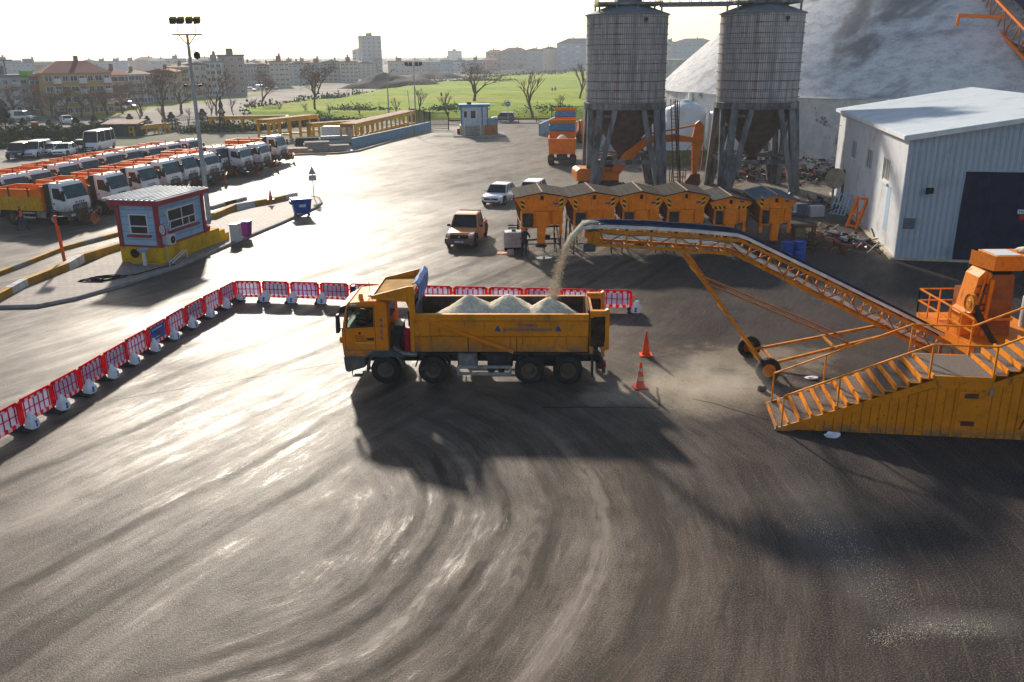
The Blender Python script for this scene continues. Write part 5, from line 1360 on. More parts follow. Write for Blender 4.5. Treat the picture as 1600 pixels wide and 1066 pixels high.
# ------------------------------------------------------------------ silos
def silo(label, cxpx, ybase, yplane):
    ax = YP(cxpx, 165, yplane + 3.3)
    t = thing('silo', label, 'silo', (ax.x, yplane + 3.3, 0), 0, 'twin slatted salt silos')
    R, z0, z1 = 3.35, 6.75, 14.15
    b = MB(); prof = [(R * .985, z0 + .35), (R, z0 + .6)]
    k = z0 + .6; hoops = []
    b.lathe([(R * .99, z0 + .5), (R, z1)], 72, 'z', cap=False); b.build('barrel', K['silo_shingle'], t, smooth=True)
    b = MB(); z = z0 + .9
    while z < z1 - .2:
        b.lathe([(R + .01, z), (R + .028, z + .01), (R + .028, z + .035), (R + .01, z + .045)], 60, 'z', cap=False); z += .62 + (z - z0) * .03
    b.build('hoop', K['silo_leg'], t)
    for a in (.35, 1.9, 3.6, 5.2):
        m = MB()
        z = z0 + .9
        while z < z1 - .2:
            m.box(R + .02, R + .08, -.28, .28, z, z + .06); z += .62 + (z - z0) * .03
        m.xf(Matrix.Rotation(-a, 4, 'Z')); m.build('clamp', K['rust_steel'], t)
    b = MB(); b.lathe([(R + .05, z0), (R + .12, z0 + .05), (R + .12, z0 + .5), (R + .02, z0 + .56)], 60, 'z', cap=False); b.lathe([(R - .6, z0 + .02), (R + .05, z0)], 60, 'z', cap=False); b.build('ring_beam', K['silo_leg'], t)
    b = MB(); b.lathe([(R - .35, z0 + .04), (R * .80, z0 - .9), (.50, 2.95), (.42, 2.55)], 40, 'z')
    b.build('discharge_cone', K['silo_cone'], t, smooth=True)
    b = MB()
    for z in (3.4, 4.0, 4.7, 5.4, 6.1):
        rr = .5 + (R * .80 - .5) * (z - 2.95) / (z0 - .9 - 2.95); b.lathe([(rr + .01, z), (rr + .035, z + .05)], 40, 'z', cap=False)
    b.build('cone_band', K['silo_cone'], t)
    b = MB(); b.lathe([(.44, 2.2), (.46, 2.75)], 16, 'z'); b.build('outlet', K['black_paint'], t)
    # legs: eight posts, paired to the splayed feet, with struts
    for k in range(4):
        a = PI / 4 + k * PI / 2
        foot = Vector((math.cos(a) * 4.15, math.sin(a) * 4.15, 0))
        for da, w in ((-.42, .40), (.0, .52), (.42, .40)):
            top = Vector((math.cos(a + da) * (R - .1), math.sin(a + da) * (R - .1), z0 + .02))
            b = MB(); b.bar(foot + (top - foot) * 0 + Vector((math.cos(a + PI / 2), math.sin(a + PI / 2), 0)) * da * .9, top, w, w); b.build('leg', K['silo_leg'], t)
    b = MB(); zz = 2.55
    for k in range(4):
        a = PI / 4 + k * PI / 2; f = zz / z0; r = 4.15 + (R - .1 - 4.15) * f
        a2 = a + PI / 2
        b.bar((math.cos(a) * r, math.sin(a) * r, zz), (math.cos(a2) * r, math.sin(a2) * r, zz), .26, .34)
        a3 = a + PI
        if k < 2: b.bar((math.cos(a) * r, math.sin(a) * r, zz + .32 + .14 * k), (math.cos(a3) * r, math.sin(a3) * r, zz + .32 + .14 * k), .14, .14)
        b.bar((math.cos(a) * (R - .1), math.sin(a) * (R - .1), z0 - .5), (math.cos(a2) * (R - .1), math.sin(a2) * (R - .1), z0 - .5), .2, .2)
    b.build('cross_beam', K['silo_leg'], t)
    # roof cone, platform, penthouse and rails
    b = MB(); b.lathe([(R + .15, z1 - .02), (R + .15, z1 + .06), (1.2, z1 + .85), (0, z1 + .9)], 48, 'z', cap=False); b.lathe([(R - .4, z1 - .02), (R + .15, z1 - .02)], 48, 'z', cap=False); b.build('roof', K['silo_roof'], t, smooth=True)
    b = MB(); b.box(-2.6, 2.6, -1.9, 1.9, z1 + .75, z1 + .95)
    for x in (-2.5, -1.1, .6, 2.5):
        for y in (-1.8, 1.8): b.box(x - .07, x + .07, y - .07, y + .07, z1 + .15, z1 + .76)
    b.build('top_platform', K['silo_leg'], t)
    b = MB()
    for (x0, y0, x1, y1) in ((-2.55, -1.85, 2.55, -1.85), (-2.55, 1.85, 2.55, 1.85), (-2.55, -1.85, -2.55, 1.85), (2.55, -1.85, 2.55, 1.85)):
        for h in (.5, 1.05): b.bar((x0, y0, z1 + .95 + h), (x1, y1, z1 + .95 + h), .05)
        for i in range(6): f = i / 5; b.bar((x0 + (x1 - x0) * f, y0 + (y1 - y0) * f, z1 + .95), (x0 + (x1 - x0) * f, y0 + (y1 - y0) * f, z1 + 2.0), .05)
    b.build('guard_rail', K['silo_leg'], t)
    b = MB(); b.box(-1.0, 1.0, -1.1, 1.1, z1 + .95, z1 + 2.6); b.lathe([(.5, z1 + .5), (.5, z1 + 3.2)], 16, 'z'); b.build('filter_house', K['silo_roof'], t)
    b = MB(); b.box(.9, 1.2, -R - .07, -R - .0, z1 - .55, z1 - .3); b.box(1.0, 1.1, -R - .05, -R + .0, z1 - .75, z1 - .55); b.build('level_sensor', K['dark_plastic'], t)
    return t
S1 = silo('grey slatted silo on splayed legs beside the excavator', 976, 290, 72.6)
S2 = silo('grey slatted silo on splayed legs between excavator and workshop', 1181, 290, 71.8)
def walkway():
    a, c = S1.location, S2.location; z = 14.9
    t = thing('silo_walkway', 'steel walkway bridging the tops of the two silos', 'walkway', (a.x, a.y, 0), math.atan2(c.y - a.y, c.x - a.x))
    L = (c - a).length; x0, x1 = 2.62, L - 2.62
    b = MB(); b.box(x0, x1, -.5, .5, z, z + .12); b.box(x0, x1, -.55, -.45, z - .12, z + .2); b.box(x0, x1, .45, .55, z - .12, z + .2); b.build('deck', K['silo_roof'], t)
    b = MB()
    for y in (-.5, .5):
        for h in (.6, 1.1): b.bar((x0, y, z + h), (x1, y, z + h), .05)
        for i in range(8): x = x0 + (x1 - x0) * i / 7; b.bar((x, y, z), (x, y, z + 1.1), .05)
    b.build('railing', K['silo_roof'], t)
walkway()
def ladder():
    l = S1.location; t = thing('silo_ladder', 'tall rusty ladder cage with cables rising beside the first silo', 'ladder', (l.x + 3.75, l.y - 1.4, 0))
    b = MB()
    for x, y in ((0, 0), (.55, 0), (.1, .6), (.5, .6)): b.bar((x + .5, y, 0), (x - .1, y, 7.5), .07)
    for k in range(24): b.bar((.5 - .025 * k, 0, .3 * k + .2), (1.05 - .025 * k, 0, .3 * k + .2), .035)
    b.build('frame', K['rust_steel'], t)
    b = MB()
    for k in range(3): b.tube([(.2 + .2 * k, -.1, 7.4), (.5 + .1 * k, -.12, 4), (.8 + .12 * k, -.1, 1.0), (1.1, -.1, .3)], .03, 5)
    b.build('cable', K['black_paint'], t)
    b = MB(); b.box(.2, 1.4, -.5, .6, .0, .12)
    for x in (.2, 1.35):
        for y in (-.5, .55): b.bar((x, y, 0), (x, y, 1.8), .06)
    for z in (.6, 1.2, 1.75): b.bar((.2, -.5, z), (1.38, -.5, z), .05); b.bar((1.38, -.5, z), (1.38, .58, z), .05)
    b.build('cage', K['rust_steel'], t)
ladder()

# ------------------------------------------------------------------ excavator
def excavator():
    base = G(945, 292)
    t = thing('excavator', 'orange tracked excavator parked under the first silo with its arm raised', 'excavator', (base.x - .6, base.y - 2.3, 0), math.radians(6))
    for s in (1, -1):
        b = MB(); pts = [(-1.9, .38), (-1.75, .08), (-1.5, 0), (1.5, 0), (1.75, .08), (1.9, .38), (1.75, .7), (1.4, .8), (-1.4, .8), (-1.75, .7)]
        b.prism(pts, 1.2 * s - .28, 1.2 * s + .28)
        for k in range(15): b.box(-1.7 + k * .24, -1.62 + k * .24, 1.2 * s - .30, 1.2 * s + .30, -.0, .84)
        b.build('track', K['chassis'], t)
    b = MB(); b.lathe([(.8, .7), (.8, 1.0)], 20, 'z'); b.build('slew_ring', K['chassis'], t)
    b = MB(); b.prism([(-2.3, 1.0), (1.3, 1.0), (1.3, 1.55), (.2, 1.75), (-.6, 2.0), (-2.1, 2.05), (-2.35, 1.8)], -1.25, 1.25); b.build('upper_body', K['exc_orange'], t, bev=.08)
    b = MB(); b.lathe([(.10, 2.0), (.10, 2.35), (.2, 2.42), (.2, 2.5)], 12, 'z', (-1.2, -.3, 0)); b.build('exhaust', K['black_paint'], t)
    b = MB(); b.prism([(-.1, 1.3), (1.35, 1.3), (1.45, 1.9), (1.1, 2.85), (.2, 2.95), (-.1, 2.4)], .25, 1.22); cb = b.build('cabin', K['exc_orange'], t, bev=.06)
    b = MB(); b.prism([(.25, 1.95), (1.3, 1.95), (1.02, 2.75), (.3, 2.8)], 1.225, 1.24); b.prism([(.25, 1.95), (1.3, 1.95), (1.02, 2.75), (.3, 2.8)], .23, .245); b.build('window', K['glass_dark'], cb)
    b = MB(); prof = [(.9, 1.5), (1.25, 1.35), (2.4, 2.6), (4.0, 3.9), (6.3, 4.05), (8.0, 3.95), (8.0, 4.35), (6.3, 4.65), (3.8, 4.55), (2.0, 3.2), (.85, 1.9)]
    b.prism(prof, -.3, .05); b.build('boom', K['exc_orange'], t, bev=.03)
    b = MB(); b.bar((1.2, -.42, 1.2), (3.1, -.42, 3.4), .15); b.bar((1.2, .18, 1.2), (3.1, .18, 3.4), .15); b.bar((4.3, -.12, 4.75), (8.0, -.12, 5.35), .14); b.build('ram', K['exc_orange'], t)
    b = MB(); b.bar((6.2, -.12, 5.08), (8.2, -.12, 5.4), .08); b.build('ram_rod', K['galv'], t)
    b = MB(); b.prism([(8.0, 5.5), (8.35, 5.75), (8.75, 5.3), (8.75, 4.0), (8.5, 2.9), (8.35, 1.2), (7.95, 1.2), (7.85, 3.0), (7.75, 4.2)], -.28, .04); b.build('dipper', K['exc_orange'], t, bev=.03)
    b = MB(); b.bar((8.85, -.12, 3.6), (8.75, -.12, 1.6), .12); b.tube([(7.9, -.3, 4.0), (7.4, -.3, 3.4), (7.5, -.3, 2.7), (7.9, -.3, 2.5)], .03, 6); b.build('bucket_ram', K['conv_rust'], t)
    b = MB(); b.prism([(7.7, 1.3), (8.5, 1.3), (8.6, .5), (8.2, .05), (7.5, .15), (7.2, .6)], -.6, .4); b.build('bucket', K['rust_steel'], t)
excavator()

# ------------------------------------------------------------------ salt spreaders on their stands
def spreader(w=3.0, ztop=3.55, lid='spreader_lid', haz='v', tall=True):
    t = thing('salt_spreader', 'x', 'salt spreader', (0, 0, 0))
    hw = w / 2; L = 3.6; z0 = 1.75; ze = ztop - .28
    zm = z0 + .85
    # hopper: front panel is trapezoidal (overhanging eaves), body tapers downward
    b = MB()
    fp = [(-hw * .74, z0), (hw * .74, z0), (hw * .76, zm), (hw, ze - .1), (hw, ze), (0, ztop - .04), (-hw, ze), (-hw, ze - .1), (-hw * .76, zm)]
    b.prism(fp, 0, .08)
    b.prism(fp, L - .08, L); b.box(-hw * .3, hw * .3, .0, L, z0 - .06, z0 - .001)
    sw_ = MB()
    for s in (1, -1): sw_.hexa([(s * hw * .25, .08, z0), (s * hw * .33, .08, z0), (s * hw * .33, L - .08, z0), (s * hw * .25, L - .08, z0), (s * (hw - .08), .08, ze), (s * hw, .08, ze), (s * hw, L - .08, ze), (s * (hw - .08), L - .08, ze)])
    for yy in (.9, 1.8, 2.7):
        for s in (1, -1): sw_.prism([(s * hw * .33, z0), (s * hw * .80, z0 + .1), (s * hw * .98, ze - .1)], yy - .03, yy + .03)
    hp = b.build('hopper', K['spreader_orange'], t); sw_.build('side_wall', K['mach_brown'], hp)  # sides darker than the front: shade of the gaps put into their colour
    b = MB()
    for s in (1, -1):
        for k in range(4):
            f0, f1 = k / 4, (k + 1) / 4
            zz = lambda f: ztop - (ztop - ze) * f + .02
            b.hexa([(s * hw * 1.02 * f0 + s * .012, -.12, zz(f0) - .02), (s * hw * 1.02 * f1 - s * .012, -.12, zz(f1) - .02), (s * hw * 1.02 * f1 - s * .012, L + .1, zz(f1) - .02), (s * hw * 1.02 * f0 + s * .012, L + .1, zz(f0) - .02),
                    (s * hw * 1.02 * f0 + s * .012, -.12, zz(f0) + .03), (s * hw * 1.02 * f1 - s * .012, -.12, zz(f1) + .03), (s * hw * 1.02 * f1 - s * .012, L + .1, zz(f1) + .03), (s * hw * 1.02 * f0 + s * .012, L + .1, zz(f0) + .03)])
    if lid == 'lid_grate':
        for k in range(14):
            for s in (1, -1): b.bar((0, .1 + k * .26, ztop + .06), (s * hw, .1 + k * .26, ze + .08), .03)
    ld = b.build('lid', K[lid], hp)
    b = MB(); b.bar((0, -.1, ztop + .07), (0, L, ztop + .07), .07, .04); b.build('ridge_strap', K['plank_pink'], hp)
    b = MB(); b.box(-.09, .09, -.03, 0, ze - .12, ze + .12); b.build('front_latch', K['black_paint'], hp)
    for s in (1, -1):
        b = MB(); q = MB()
        if haz == 'v':
            for k in range(5):
                zz = zm + .08 + k * .125; x = s * hw * .72
                m = b if k % 2 == 0 else q
                m.add([(x - .10, -.008, zz), (x + .10, -.008, zz + .11 * s), (x + .10, -.008, zz + .125 + .11 * s), (x - .10, -.008, zz + .125)], [(0, 1, 2, 3)])
        else:
            for k in range(6):
                xx = s * hw * .52 + (k - 3) * .13; m = b if k % 2 == 0 else q; zz = ze - .42
                m.add([(xx, -.008, zz), (xx + .13, -.008, zz), (xx + .13 + .09 * s, -.008, zz + .17), (xx + .09 * s, -.008, zz + .17)], [(0, 1, 2, 3)])
        if tall or s < 0:
            b.build('hazard_stripe', K['haz_yellow'], hp, fix=False); q.build('hazard_stripe', K['black_paint'], hp, fix=False)
    b = MB(); b.box(hw * .42, hw * .62, -.008, 0, zm + .32, zm + .42); b.build('plate', K['letter_blue'], hp)
    # control box, engine shelf, chute
    b = MB(); b.box(-.42, .40, -.30, 0, z0 - .05, zm - .02); b.box(.55, hw * .78, -.06, 0, z0 + .05, zm); b.build('gear_casing', K['spreader_orange'], t, bev=.02)
    b = MB(); b.box(-hw * .80, -hw * .78, -.45, 0, z0 - .1, zm); b.box(-hw * .80, -.45, -.46, -.42, zm - .05, zm); b.box(-hw * .8, -.45, -.45, 0, z0 - .1, z0 - .05); b.box(-hw * .80, -hw * .76, -.46, -.42, z0 - .1, zm); b.box(-.50, -.46, -.46, -.42, z0 - .1, zm); b.build('engine_cage', K['spreader_orange'], t)
    b = MB(); b.box(-hw * .74, -.55, -.38, -.05, z0, zm - .15); b.build('engine', K['chassis'], t, bev=.03)
    b = MB(); b.prism([(-.28, .75), (.12, .75), (.20, z0), (-.30, z0)], -.42, -.02); b.build('chute', K['spreader_orange'], t)
    b = MB(); b.lathe([(.32, .55), (.33, .62), (.1, .68)], 16, 'z', (-.08, -.3, 0)); b.build('spinner_disc', K['chassis'], t)
    # stand
    for x in (-hw * .76, hw * .72):
        for y in (.1, L - .15):
            b = MB(); b.bar((x, y, 0), (x * .98, y, z0 + .1), .09); b.build('stand_leg', K['rust_steel'], t)
    b = MB()
    for x in (-hw * .76, hw * .72): b.bar((x, .1, .75), (x, L - .15, .75), .06); b.bar((x, .1, z0 - .03), (x, L - .1, z0 - .03), .12)
    b.bar((-hw * .76, .1, .62), (hw * .72, .1, .62), .06); b.bar((-hw * .76, .05, z0 - .1), (hw * .76, .05, z0 - .1), .10); b.bar((hw * .72, .12, .1), (hw * .72, L - .2, z0), .06)
    b.build('stand_brace', K['rust_steel'], t)
    b = MB()
    for s in (-1, 1): b.box(s * hw * .70 - .08, s * hw * .70 + .08, -.05, .05, z0 - .62, z0); b.box(s * hw * .70 - .10, s * hw * .70 + .10, -.12, .02, z0 - .45, z0 - .28)
    b.build('mounting_bracket', K['spreader_orange'], t)
    return t
def spreaders():
    g = 'orange salt spreaders standing in a row'
    y0 = 49.6
    specs = [(847, 84, 305, 'orange salt spreader nearest the welder, with a ladder at its side', 3, 'v'),
             (929, 82, 303, 'orange salt spreader, second from the welder, half behind the conveyor head', 3, 'v'),
             (1003, 73, 302, 'orange salt spreader with sheeted lid, third from the welder', 3, 'v'),
             (1074, 74, 302, 'orange salt spreader with sheeted lid, fourth from the welder', 3, 'v'),
             (1144, 66, 311, 'orange salt spreader with sideways hazard stripes and dark open top', 2, 'h'),
             (1216, 63, 311, 'orange salt spreader with a blue grey grating on top, nearest the workshop', 2, 'g')]
    A = spreader(3.05, 3.60); first = True
    B_ = spreader(2.55, 3.25, 'black_paint', 'h', True); Cc = spreader(2.55, 3.30, 'lid_grate', 'v', False)
    for i, (cx, w, ey, lab, _, kind) in enumerate(specs):
        p = YP(cx, ey, y0); sc_ = w / 84
        if kind == 'v':
            o = A if first else copy_tree(A); first = False
        else: o = B_ if kind == 'h' else Cc
        o.location = (p.x, y0 + .05 * i, 0); o.rotation_euler = (0, 0, math.radians((3.5, 4, 1, 0, -1, -2)[i]) * 1)
        o['label'] = lab; o['group'] = g; o.name = 'salt_spreader' if i == 0 else 'salt_spreader.%03d' % i
        wpx = w / 1350 * (y0 * _cp + 8 * _sp) / (3.05 if kind == 'v' else 2.55); o.scale = (wpx, 1, 1)
    lf = A.location
    t = thing('lean_ladder', 'dark ladder frame leaning at the first salt spreader', 'ladder', (lf.x + 1.75, lf.y + 1.5, 0), .1)
    b = MB()
    for y in (0, .5): b.bar((.1, y, 0), (-.1, y, 3.3), .06)
    for k in range(9): b.bar((.1 - .02 * k, 0, .3 + .35 * k), (.1 - .02 * k, .5, .3 + .35 * k), .04)
    b.build('frame', K['rust_steel'], t)
    t = thing('hanging_drum', 'dark purple drum standing on a trestle beside the first spreader', 'drum', (lf.x + 1.9, lf.y + 2.9, 0))
    b = MB(); b.lathe([(.3, 1.9), (.32, 2.0), (.32, 2.9), (.3, 3.0)], 16, 'z'); b.build('shell', K['purple_shade'], t)
    b = MB()
    for x, y in ((-.25, -.25), (.25, -.25), (-.25, .25), (.25, .25)): b.bar((x * 1.5, y * 1.5, 0), (x, y, 1.9), .06)
    b.build('trestle', K['rust_steel'], t)
spreaders()

# ------------------------------------------------------------------ welder's corner
p = G(803, 392)
t = thing('liquid_container', 'white caged liquid container on a pallet beside the welder', 'container', (p.x, p.y + .55, 0), .05)
b = MB(); b.box(-.56, .56, -.46, .46, .16, 1.08); b.build('bottle', K['ibc_white'], t, bev=.05)
b = MB()
for k in range(6):
    x = -.58 + .232 * k; b.bar((x, -.49, .15), (x, -.49, 1.12), .025); b.bar((x, .49, .15), (x, .49, 1.12), .025)
for k in range(5):
    z = .2 + .22 * k; b.bar((-.59, -.49, z), (.59, -.49, z), .025); b.bar((-.59, -.49, z), (-.59, .49, z), .025); b.bar((.59, -.49, z), (.59, .49, z), .025)
for k in range(5): y = -.48 + .24 * k; b.bar((-.59, y, .15), (-.59, y, 1.12), .025); b.bar((.59, y, .15), (.59, y, 1.12), .025)
b.build('cage', K['galv'], t)
b = MB()
for x in (-.5, 0, .5): b.box(x - .08, x + .08, -.5, .5, 0, .10)
b.box(-.6, .6, -.5, .5, .10, .16); b.build('pallet', K['black_paint'], t)
b = MB(); b.lathe([(.12, 1.08), (.12, 1.16)], 12, 'z'); b.build('cap', K['black_paint'], t)
loose('coiled_hose', 'dark hose coiled on top of the caged liquid container', 'hose', lambda b: b.tube([(.35 * math.cos(a * .5) * (1 + .1 * math.sin(a)), .28 * math.sin(a * .5), .03 + .012 * a) for a in range(0, 26)], .03, 6), K['black_paint'], (p.x, p.y + .55, 1.17))
loose('orange_sheet', 'flattened orange cardboard sheet in front of the liquid container', 'cardboard', lambda b: b.hexa([(-.3, -.2, 0), (.3, -.25, 0), (.35, .2, 0), (-.25, .22, 0), (-.3, -.2, .03), (.3, -.25, .06), (.35, .2, .03), (-.25, .22, .08)]), K['pickup_orange'], G(784, 396))
loose('brown_box', 'crushed brown cardboard box beside the liquid container', 'box', lambda b: b.hexa([(-.22, -.18, 0), (.22, -.2, 0), (.24, .2, 0), (-.2, .18, 0), (-.15, -.12, .3), (.2, -.2, .22), (.2, .15, .3), (-.18, .16, .18)]), K['plank_pink'], G(797, 398))
weld = dict(waist=(.03, 0, 1.10), chest=(.14, 0, 1.32), neck=(.24, 0, 1.46), head=(.32, 0, 1.56), crown=(.34, 0, 1.65), shL=(.12, .19, 1.40), elL=(.24, .26, 1.13), haL=(.48, .16, 1.16), shR=(.12, -.19, 1.40), elR=(.26, -.25, 1.14), haR=(.50, -.12, 1.12), knL=(.05, .12, .5), anL=(-.04, .13, .09), toL=(.13, .14, .04))
q = G(819, 403); person('welder in dark overalls bending at a stand below the first spreader', (q.x, q.y + .15, 0), math.radians(62), weld, 'cloth_navy', 'cloth_navy', cap='black_paint')
q = G(845, 396)
t = thing('welding_trestle', 'black steel trestle with a grinder on top next to the welder', 'trestle', (q.x, q.y + .4, 0), .2)
b = MB()
for x in (-.8, .2, .9):
    for s in (-1, 1): b.bar((x, s * .25, 0), (x, s * .08, .72), .045)
b.bar((-1.0, 0, .75), (1.1, 0, .75), .08); b.build('frame', K['black_paint'], t)
b = MB(); b.box(.2, .55, -.12, .12, .79, 1.0); b.lathe([(.14, -.05), (.14, .05)], 12, 'y', (.0, 0, .93)); b.build('grinder', K['chassis'], t)
loose('puddle', 'small shining puddle beside the welder trestle', 'puddle', lambda b: b.add([(.5 * math.cos(a * .5) * (1 + .3 * math.sin(a * 1.7)), .35 * math.sin(a * .5) * (1 + .2 * math.cos(a * 2.1)), 0) for a in range(12)], [list(range(12))]), K['glass_dark'], G(849, 403) + Vector((0, 0, .008)))
b = MB()
for s in (-1, 1): b.bar((s * .45, 0, 0), (s * .08, 0, 1.15), .045)
b.bar((-.3, 0, .4), (.3, 0, .4), .04); o = b.build('a_frame_stand', K['galv']); o.location = G(875, 401); tag(o, 'thin grey steel stand beside the falling salt stream', 'stand')

# ------------------------------------------------------------------ clutter in front of the workshop
def barrelish(b, r=.29, h=.88): b.lathe([(r, 0), (r * 1.03, .02), (r, .06), (r, h * .32), (r * 1.04, h * .34), (r, h * .36), (r, h * .64), (r * 1.04, h * .66), (r, h * .68), (r, h - .04), (r * 1.03, h), (r * .9, h - .03), (0, h - .03)], 20, 'z')
q = G(1238, 405)
for i, (dx, dy, lab) in enumerate(((-.35, 0, 'blue steel drum under the end spreader, beside the conveyor'), (.38, .1, 'blue steel drum on the workshop side of its twin'))):
    loose('oil_drum', lab, 'drum', lambda b: barrelish(b, .34, 1.0), K['bin_blue'], (q.x + dx, q.y + dy, 0), group='blue drums under the end spreader', smooth=True)
loose('stacked_tyre', 'black tyre lying behind the blue drums', 'tyre', lambda b: b.lathe([(.28, 0), (.5, .02), (.56, .12), (.5, .24), (.28, .26), (.28, 0)], 22, 'z', cap=False), K['tyre_rubber'], G(1264, 384), smooth=True)
loose('steel_trestle', 'brown steel trestle table beside the end spreader', 'trestle', lambda b: (b.box(-.7, .7, -.3, .3, 1.3, 1.42), [b.bar((x, y, 0), (x, y, 1.3), .1) for x in (-.6, .6) for y in (-.22, .22)]), K['rust_steel'], G(1253, 388))
loose('olive_box', 'olive metal box hanging below the trestle by the end spreader', 'box', lambda b: b.box(-.35, .35, -.25, .25, .7, 1.25), K['green_bund'], G(1245, 386))
def lean_frame(b):
    for x in (0, .8):
        b.bar((x, 0, 0), (x, .75, 2.0), .16)
    for f in (.08, .5, .95): b.bar((0, .75 * f, 2.0 * f), (.8, .75 * f, 2.0 * f), .12)
    b.bar((0, .75, 2.0), (.0, .9, .0), .08)
o = loose('a_frame_bracket', 'orange steel frame leaning against the workshop side wall', 'steel frame', lean_frame, K['fleet_orange'], wloc(-1.1, 9.6), WANG - .9)
loose('floor_grate', 'rusty steel grating lying on the ground beside the workshop', 'grating', lambda b: [b.bar((-.9 + .12 * k, -.5, .03), (-.9 + .12 * k, .5, .03), .03) for k in range(16)] + [b.bar((-.92, y, .03), (.92, y, .03), .04) for y in (-.5, 0, .5)], K['rust_steel'], wloc(-2.4, 6.8, .02), WANG)
loose('leaning_pallet', 'blue grey steel pallet leaning at the far end of the workshop wall', 'pallet', lambda b: ([b.bar((x, 0, 0), (x, .7, 1.5), .10, .05) for x in (0, .28, .56, .84, 1.12)], [b.bar((-.05, .7 * f, 1.5 * f), (1.18, .7 * f, 1.5 * f), .1, .06) for f in (.05, .5, .95)]), K['workshop_blue'], wloc(-1.5, 14.6), WANG - .7)
loose('plough_blade', 'grey curved steel plate standing on a sled behind the spreaders', 'steel plate', lambda b: (b.prism([(-1.0, .35), (.2, .35), (.1, 1.5), (-.15, 1.7), (-.5, 1.2)], -.1, .1), b.box(-1.1, 1.0, -.4, .4, .1, .3), b.box(.3, 1.1, -.4, .4, .3, .9)), K['lid_grate'], wloc(-4.4, 13.4), .1)
loose('grey_cabinet', 'grey metal cabinet lying beside the curved steel plate', 'cabinet', lambda b: (b.box(-.5, .5, -.3, .3, 0, .75), b.box(-.4, -.1, -.32, -.3, .2, .55)), K['workshop_white'], wloc(-2.6, 13.6), .15)
loose('satellite_dish', 'pale round dish on a rusty post at the far workshop corner', 'dish', lambda b: (b.lathe([(0, .0), (.4, -.04), (.72, -.16), (.76, -.15)], 24, 'y', (0, 0, 2.2), cap=False), b.bar((0, 0, 0), (0, .05, 2.2), .14)), K['trim_cream'], wloc(-1.0, 17.5))
loose('white_pipe', 'white pipe lying against the workshop base', 'pipe', lambda b: b.tube([(0, 0, .05), (.9, -.3, .05), (1.3, -.2, .4)], .04, 6), K['trim_white'], wloc(-2.4, 9.4), WANG - 1.0)
loose('rusty_bin', 'small rusty bin on the ground near the workshop corner', 'bin', lambda b: b.lathe([(.2, 0), (.26, .6), (.22, .58)], 12, 'z'), K['rust_steel'], wloc(-2.6, .9))
for i, (u, v, rz, l, lab) in enumerate(((-4.2, 3.9, .5, 1.3, 'rusty bar propped among scrap beside the workshop'), (-.5, 1.2, 1.9, 1.7, 'dark plank leaning at the workshop front corner'), (-5.5, 1.9, .1, 1.6, 'brown plank lying in front of the scrap beside the workshop'))):
    loose('scrap_plank', lab, 'plank', lambda b: b.bar((0, 0, .05), (l * .9, 0, .45 if i != 2 else .07), .16, .05), K['rust_steel'], wloc(u, v), rz, 'planks and bars by the workshop')
def debris(seed, n, spread, hi, mats):
    r = random.Random(seed); b = MB()
    for i in range(n):
        x = r.gauss(0, spread[0]); y = r.gauss(0, spread[1]); f = math.exp(-(x / spread[0]) ** 2 * .5 - (y / spread[1]) ** 2 * .5)
        z = r.random() * hi * f; s = r.uniform(.1, .5); k = r.random()
        b.cur = r.randrange(len(mats))
        if k < .45: a = Vector((x, y, z)); b.bar(a, a + Vector((r.uniform(-1, 1), r.uniform(-1, 1), r.uniform(-.2, .5))) * r.uniform(.4, 1.3), r.uniform(.04, .14), .05)
        elif k < .8:
            p = [Vector((x, y, z)) + Vector((r.uniform(-1, 1), r.uniform(-1, 1), r.uniform(-.3, .5))) * s for _ in range(4)]; b.add(p + [q + Vector((.02, .02, .05)) for q in p], [(0, 1, 2, 3), (7, 6, 5, 4), (0, 4, 5, 1), (1, 5, 6, 2), (2, 6, 7, 3), (3, 7, 4, 0)])
        else: b.lathe([(s * .5, z), (s * .7, z + .1), (s * .5, z + .22), (s * .3, z + .1)], 10, 'z', (x, y, 0), cap=False)
    return b
SM = ['rust_steel', 'chassis', 'plank_pink', 'galv', 'dark_plastic', 'red_paint', 'green_bund', 'lid_grate', 'rust_steel', 'chassis']
q = G(1262, 281); o = debris(4, 420, (3.4, 1.3), 2.0, SM).build('scrap_heap', [K[m] for m in SM], fix=False); o.location = q; o['kind'] = 'stuff'; tag(o, 'heap of mixed scrap metal against the white dome wall', 'scrap')
q = G(1178, 276); o = debris(5, 240, (2.0, 1.0), 2.2, SM).build('scrap_heap', [K[m] for m in SM], fix=False); o.location = q; o['kind'] = 'stuff'; tag(o, 'heap of scrap under the legs of the silo near the workshop', 'scrap')
q = wloc(-2.2, 4.6); o = debris(6, 130, (1.3, 1.5), .5, SM).build('scrap_litter', [K[m] for m in SM], fix=False); o.location = q; o['kind'] = 'stuff'; tag(o, 'low scattered scrap beside the workshop wall', 'scrap')
q = G(1270, 322); o = debris(7, 110, (1.6, 1.2), .6, SM).build('scrap_litter', [K[m] for m in SM], fix=False); o.location = q; o['kind'] = 'stuff'; tag(o, 'scattered scrap parts behind the end spreader', 'scrap')
loose('round_table', 'round silver spool table under the first silo', 'table', lambda b: (b.lathe([(.9, .55), (.9, .65)], 20, 'z'), b.lathe([(.1, 0), (.1, .6)], 8, 'z'), b.lathe([(.55, 0), (.55, .06)], 16, 'z')), K['galv'], G(1001, 262), smooth=True)
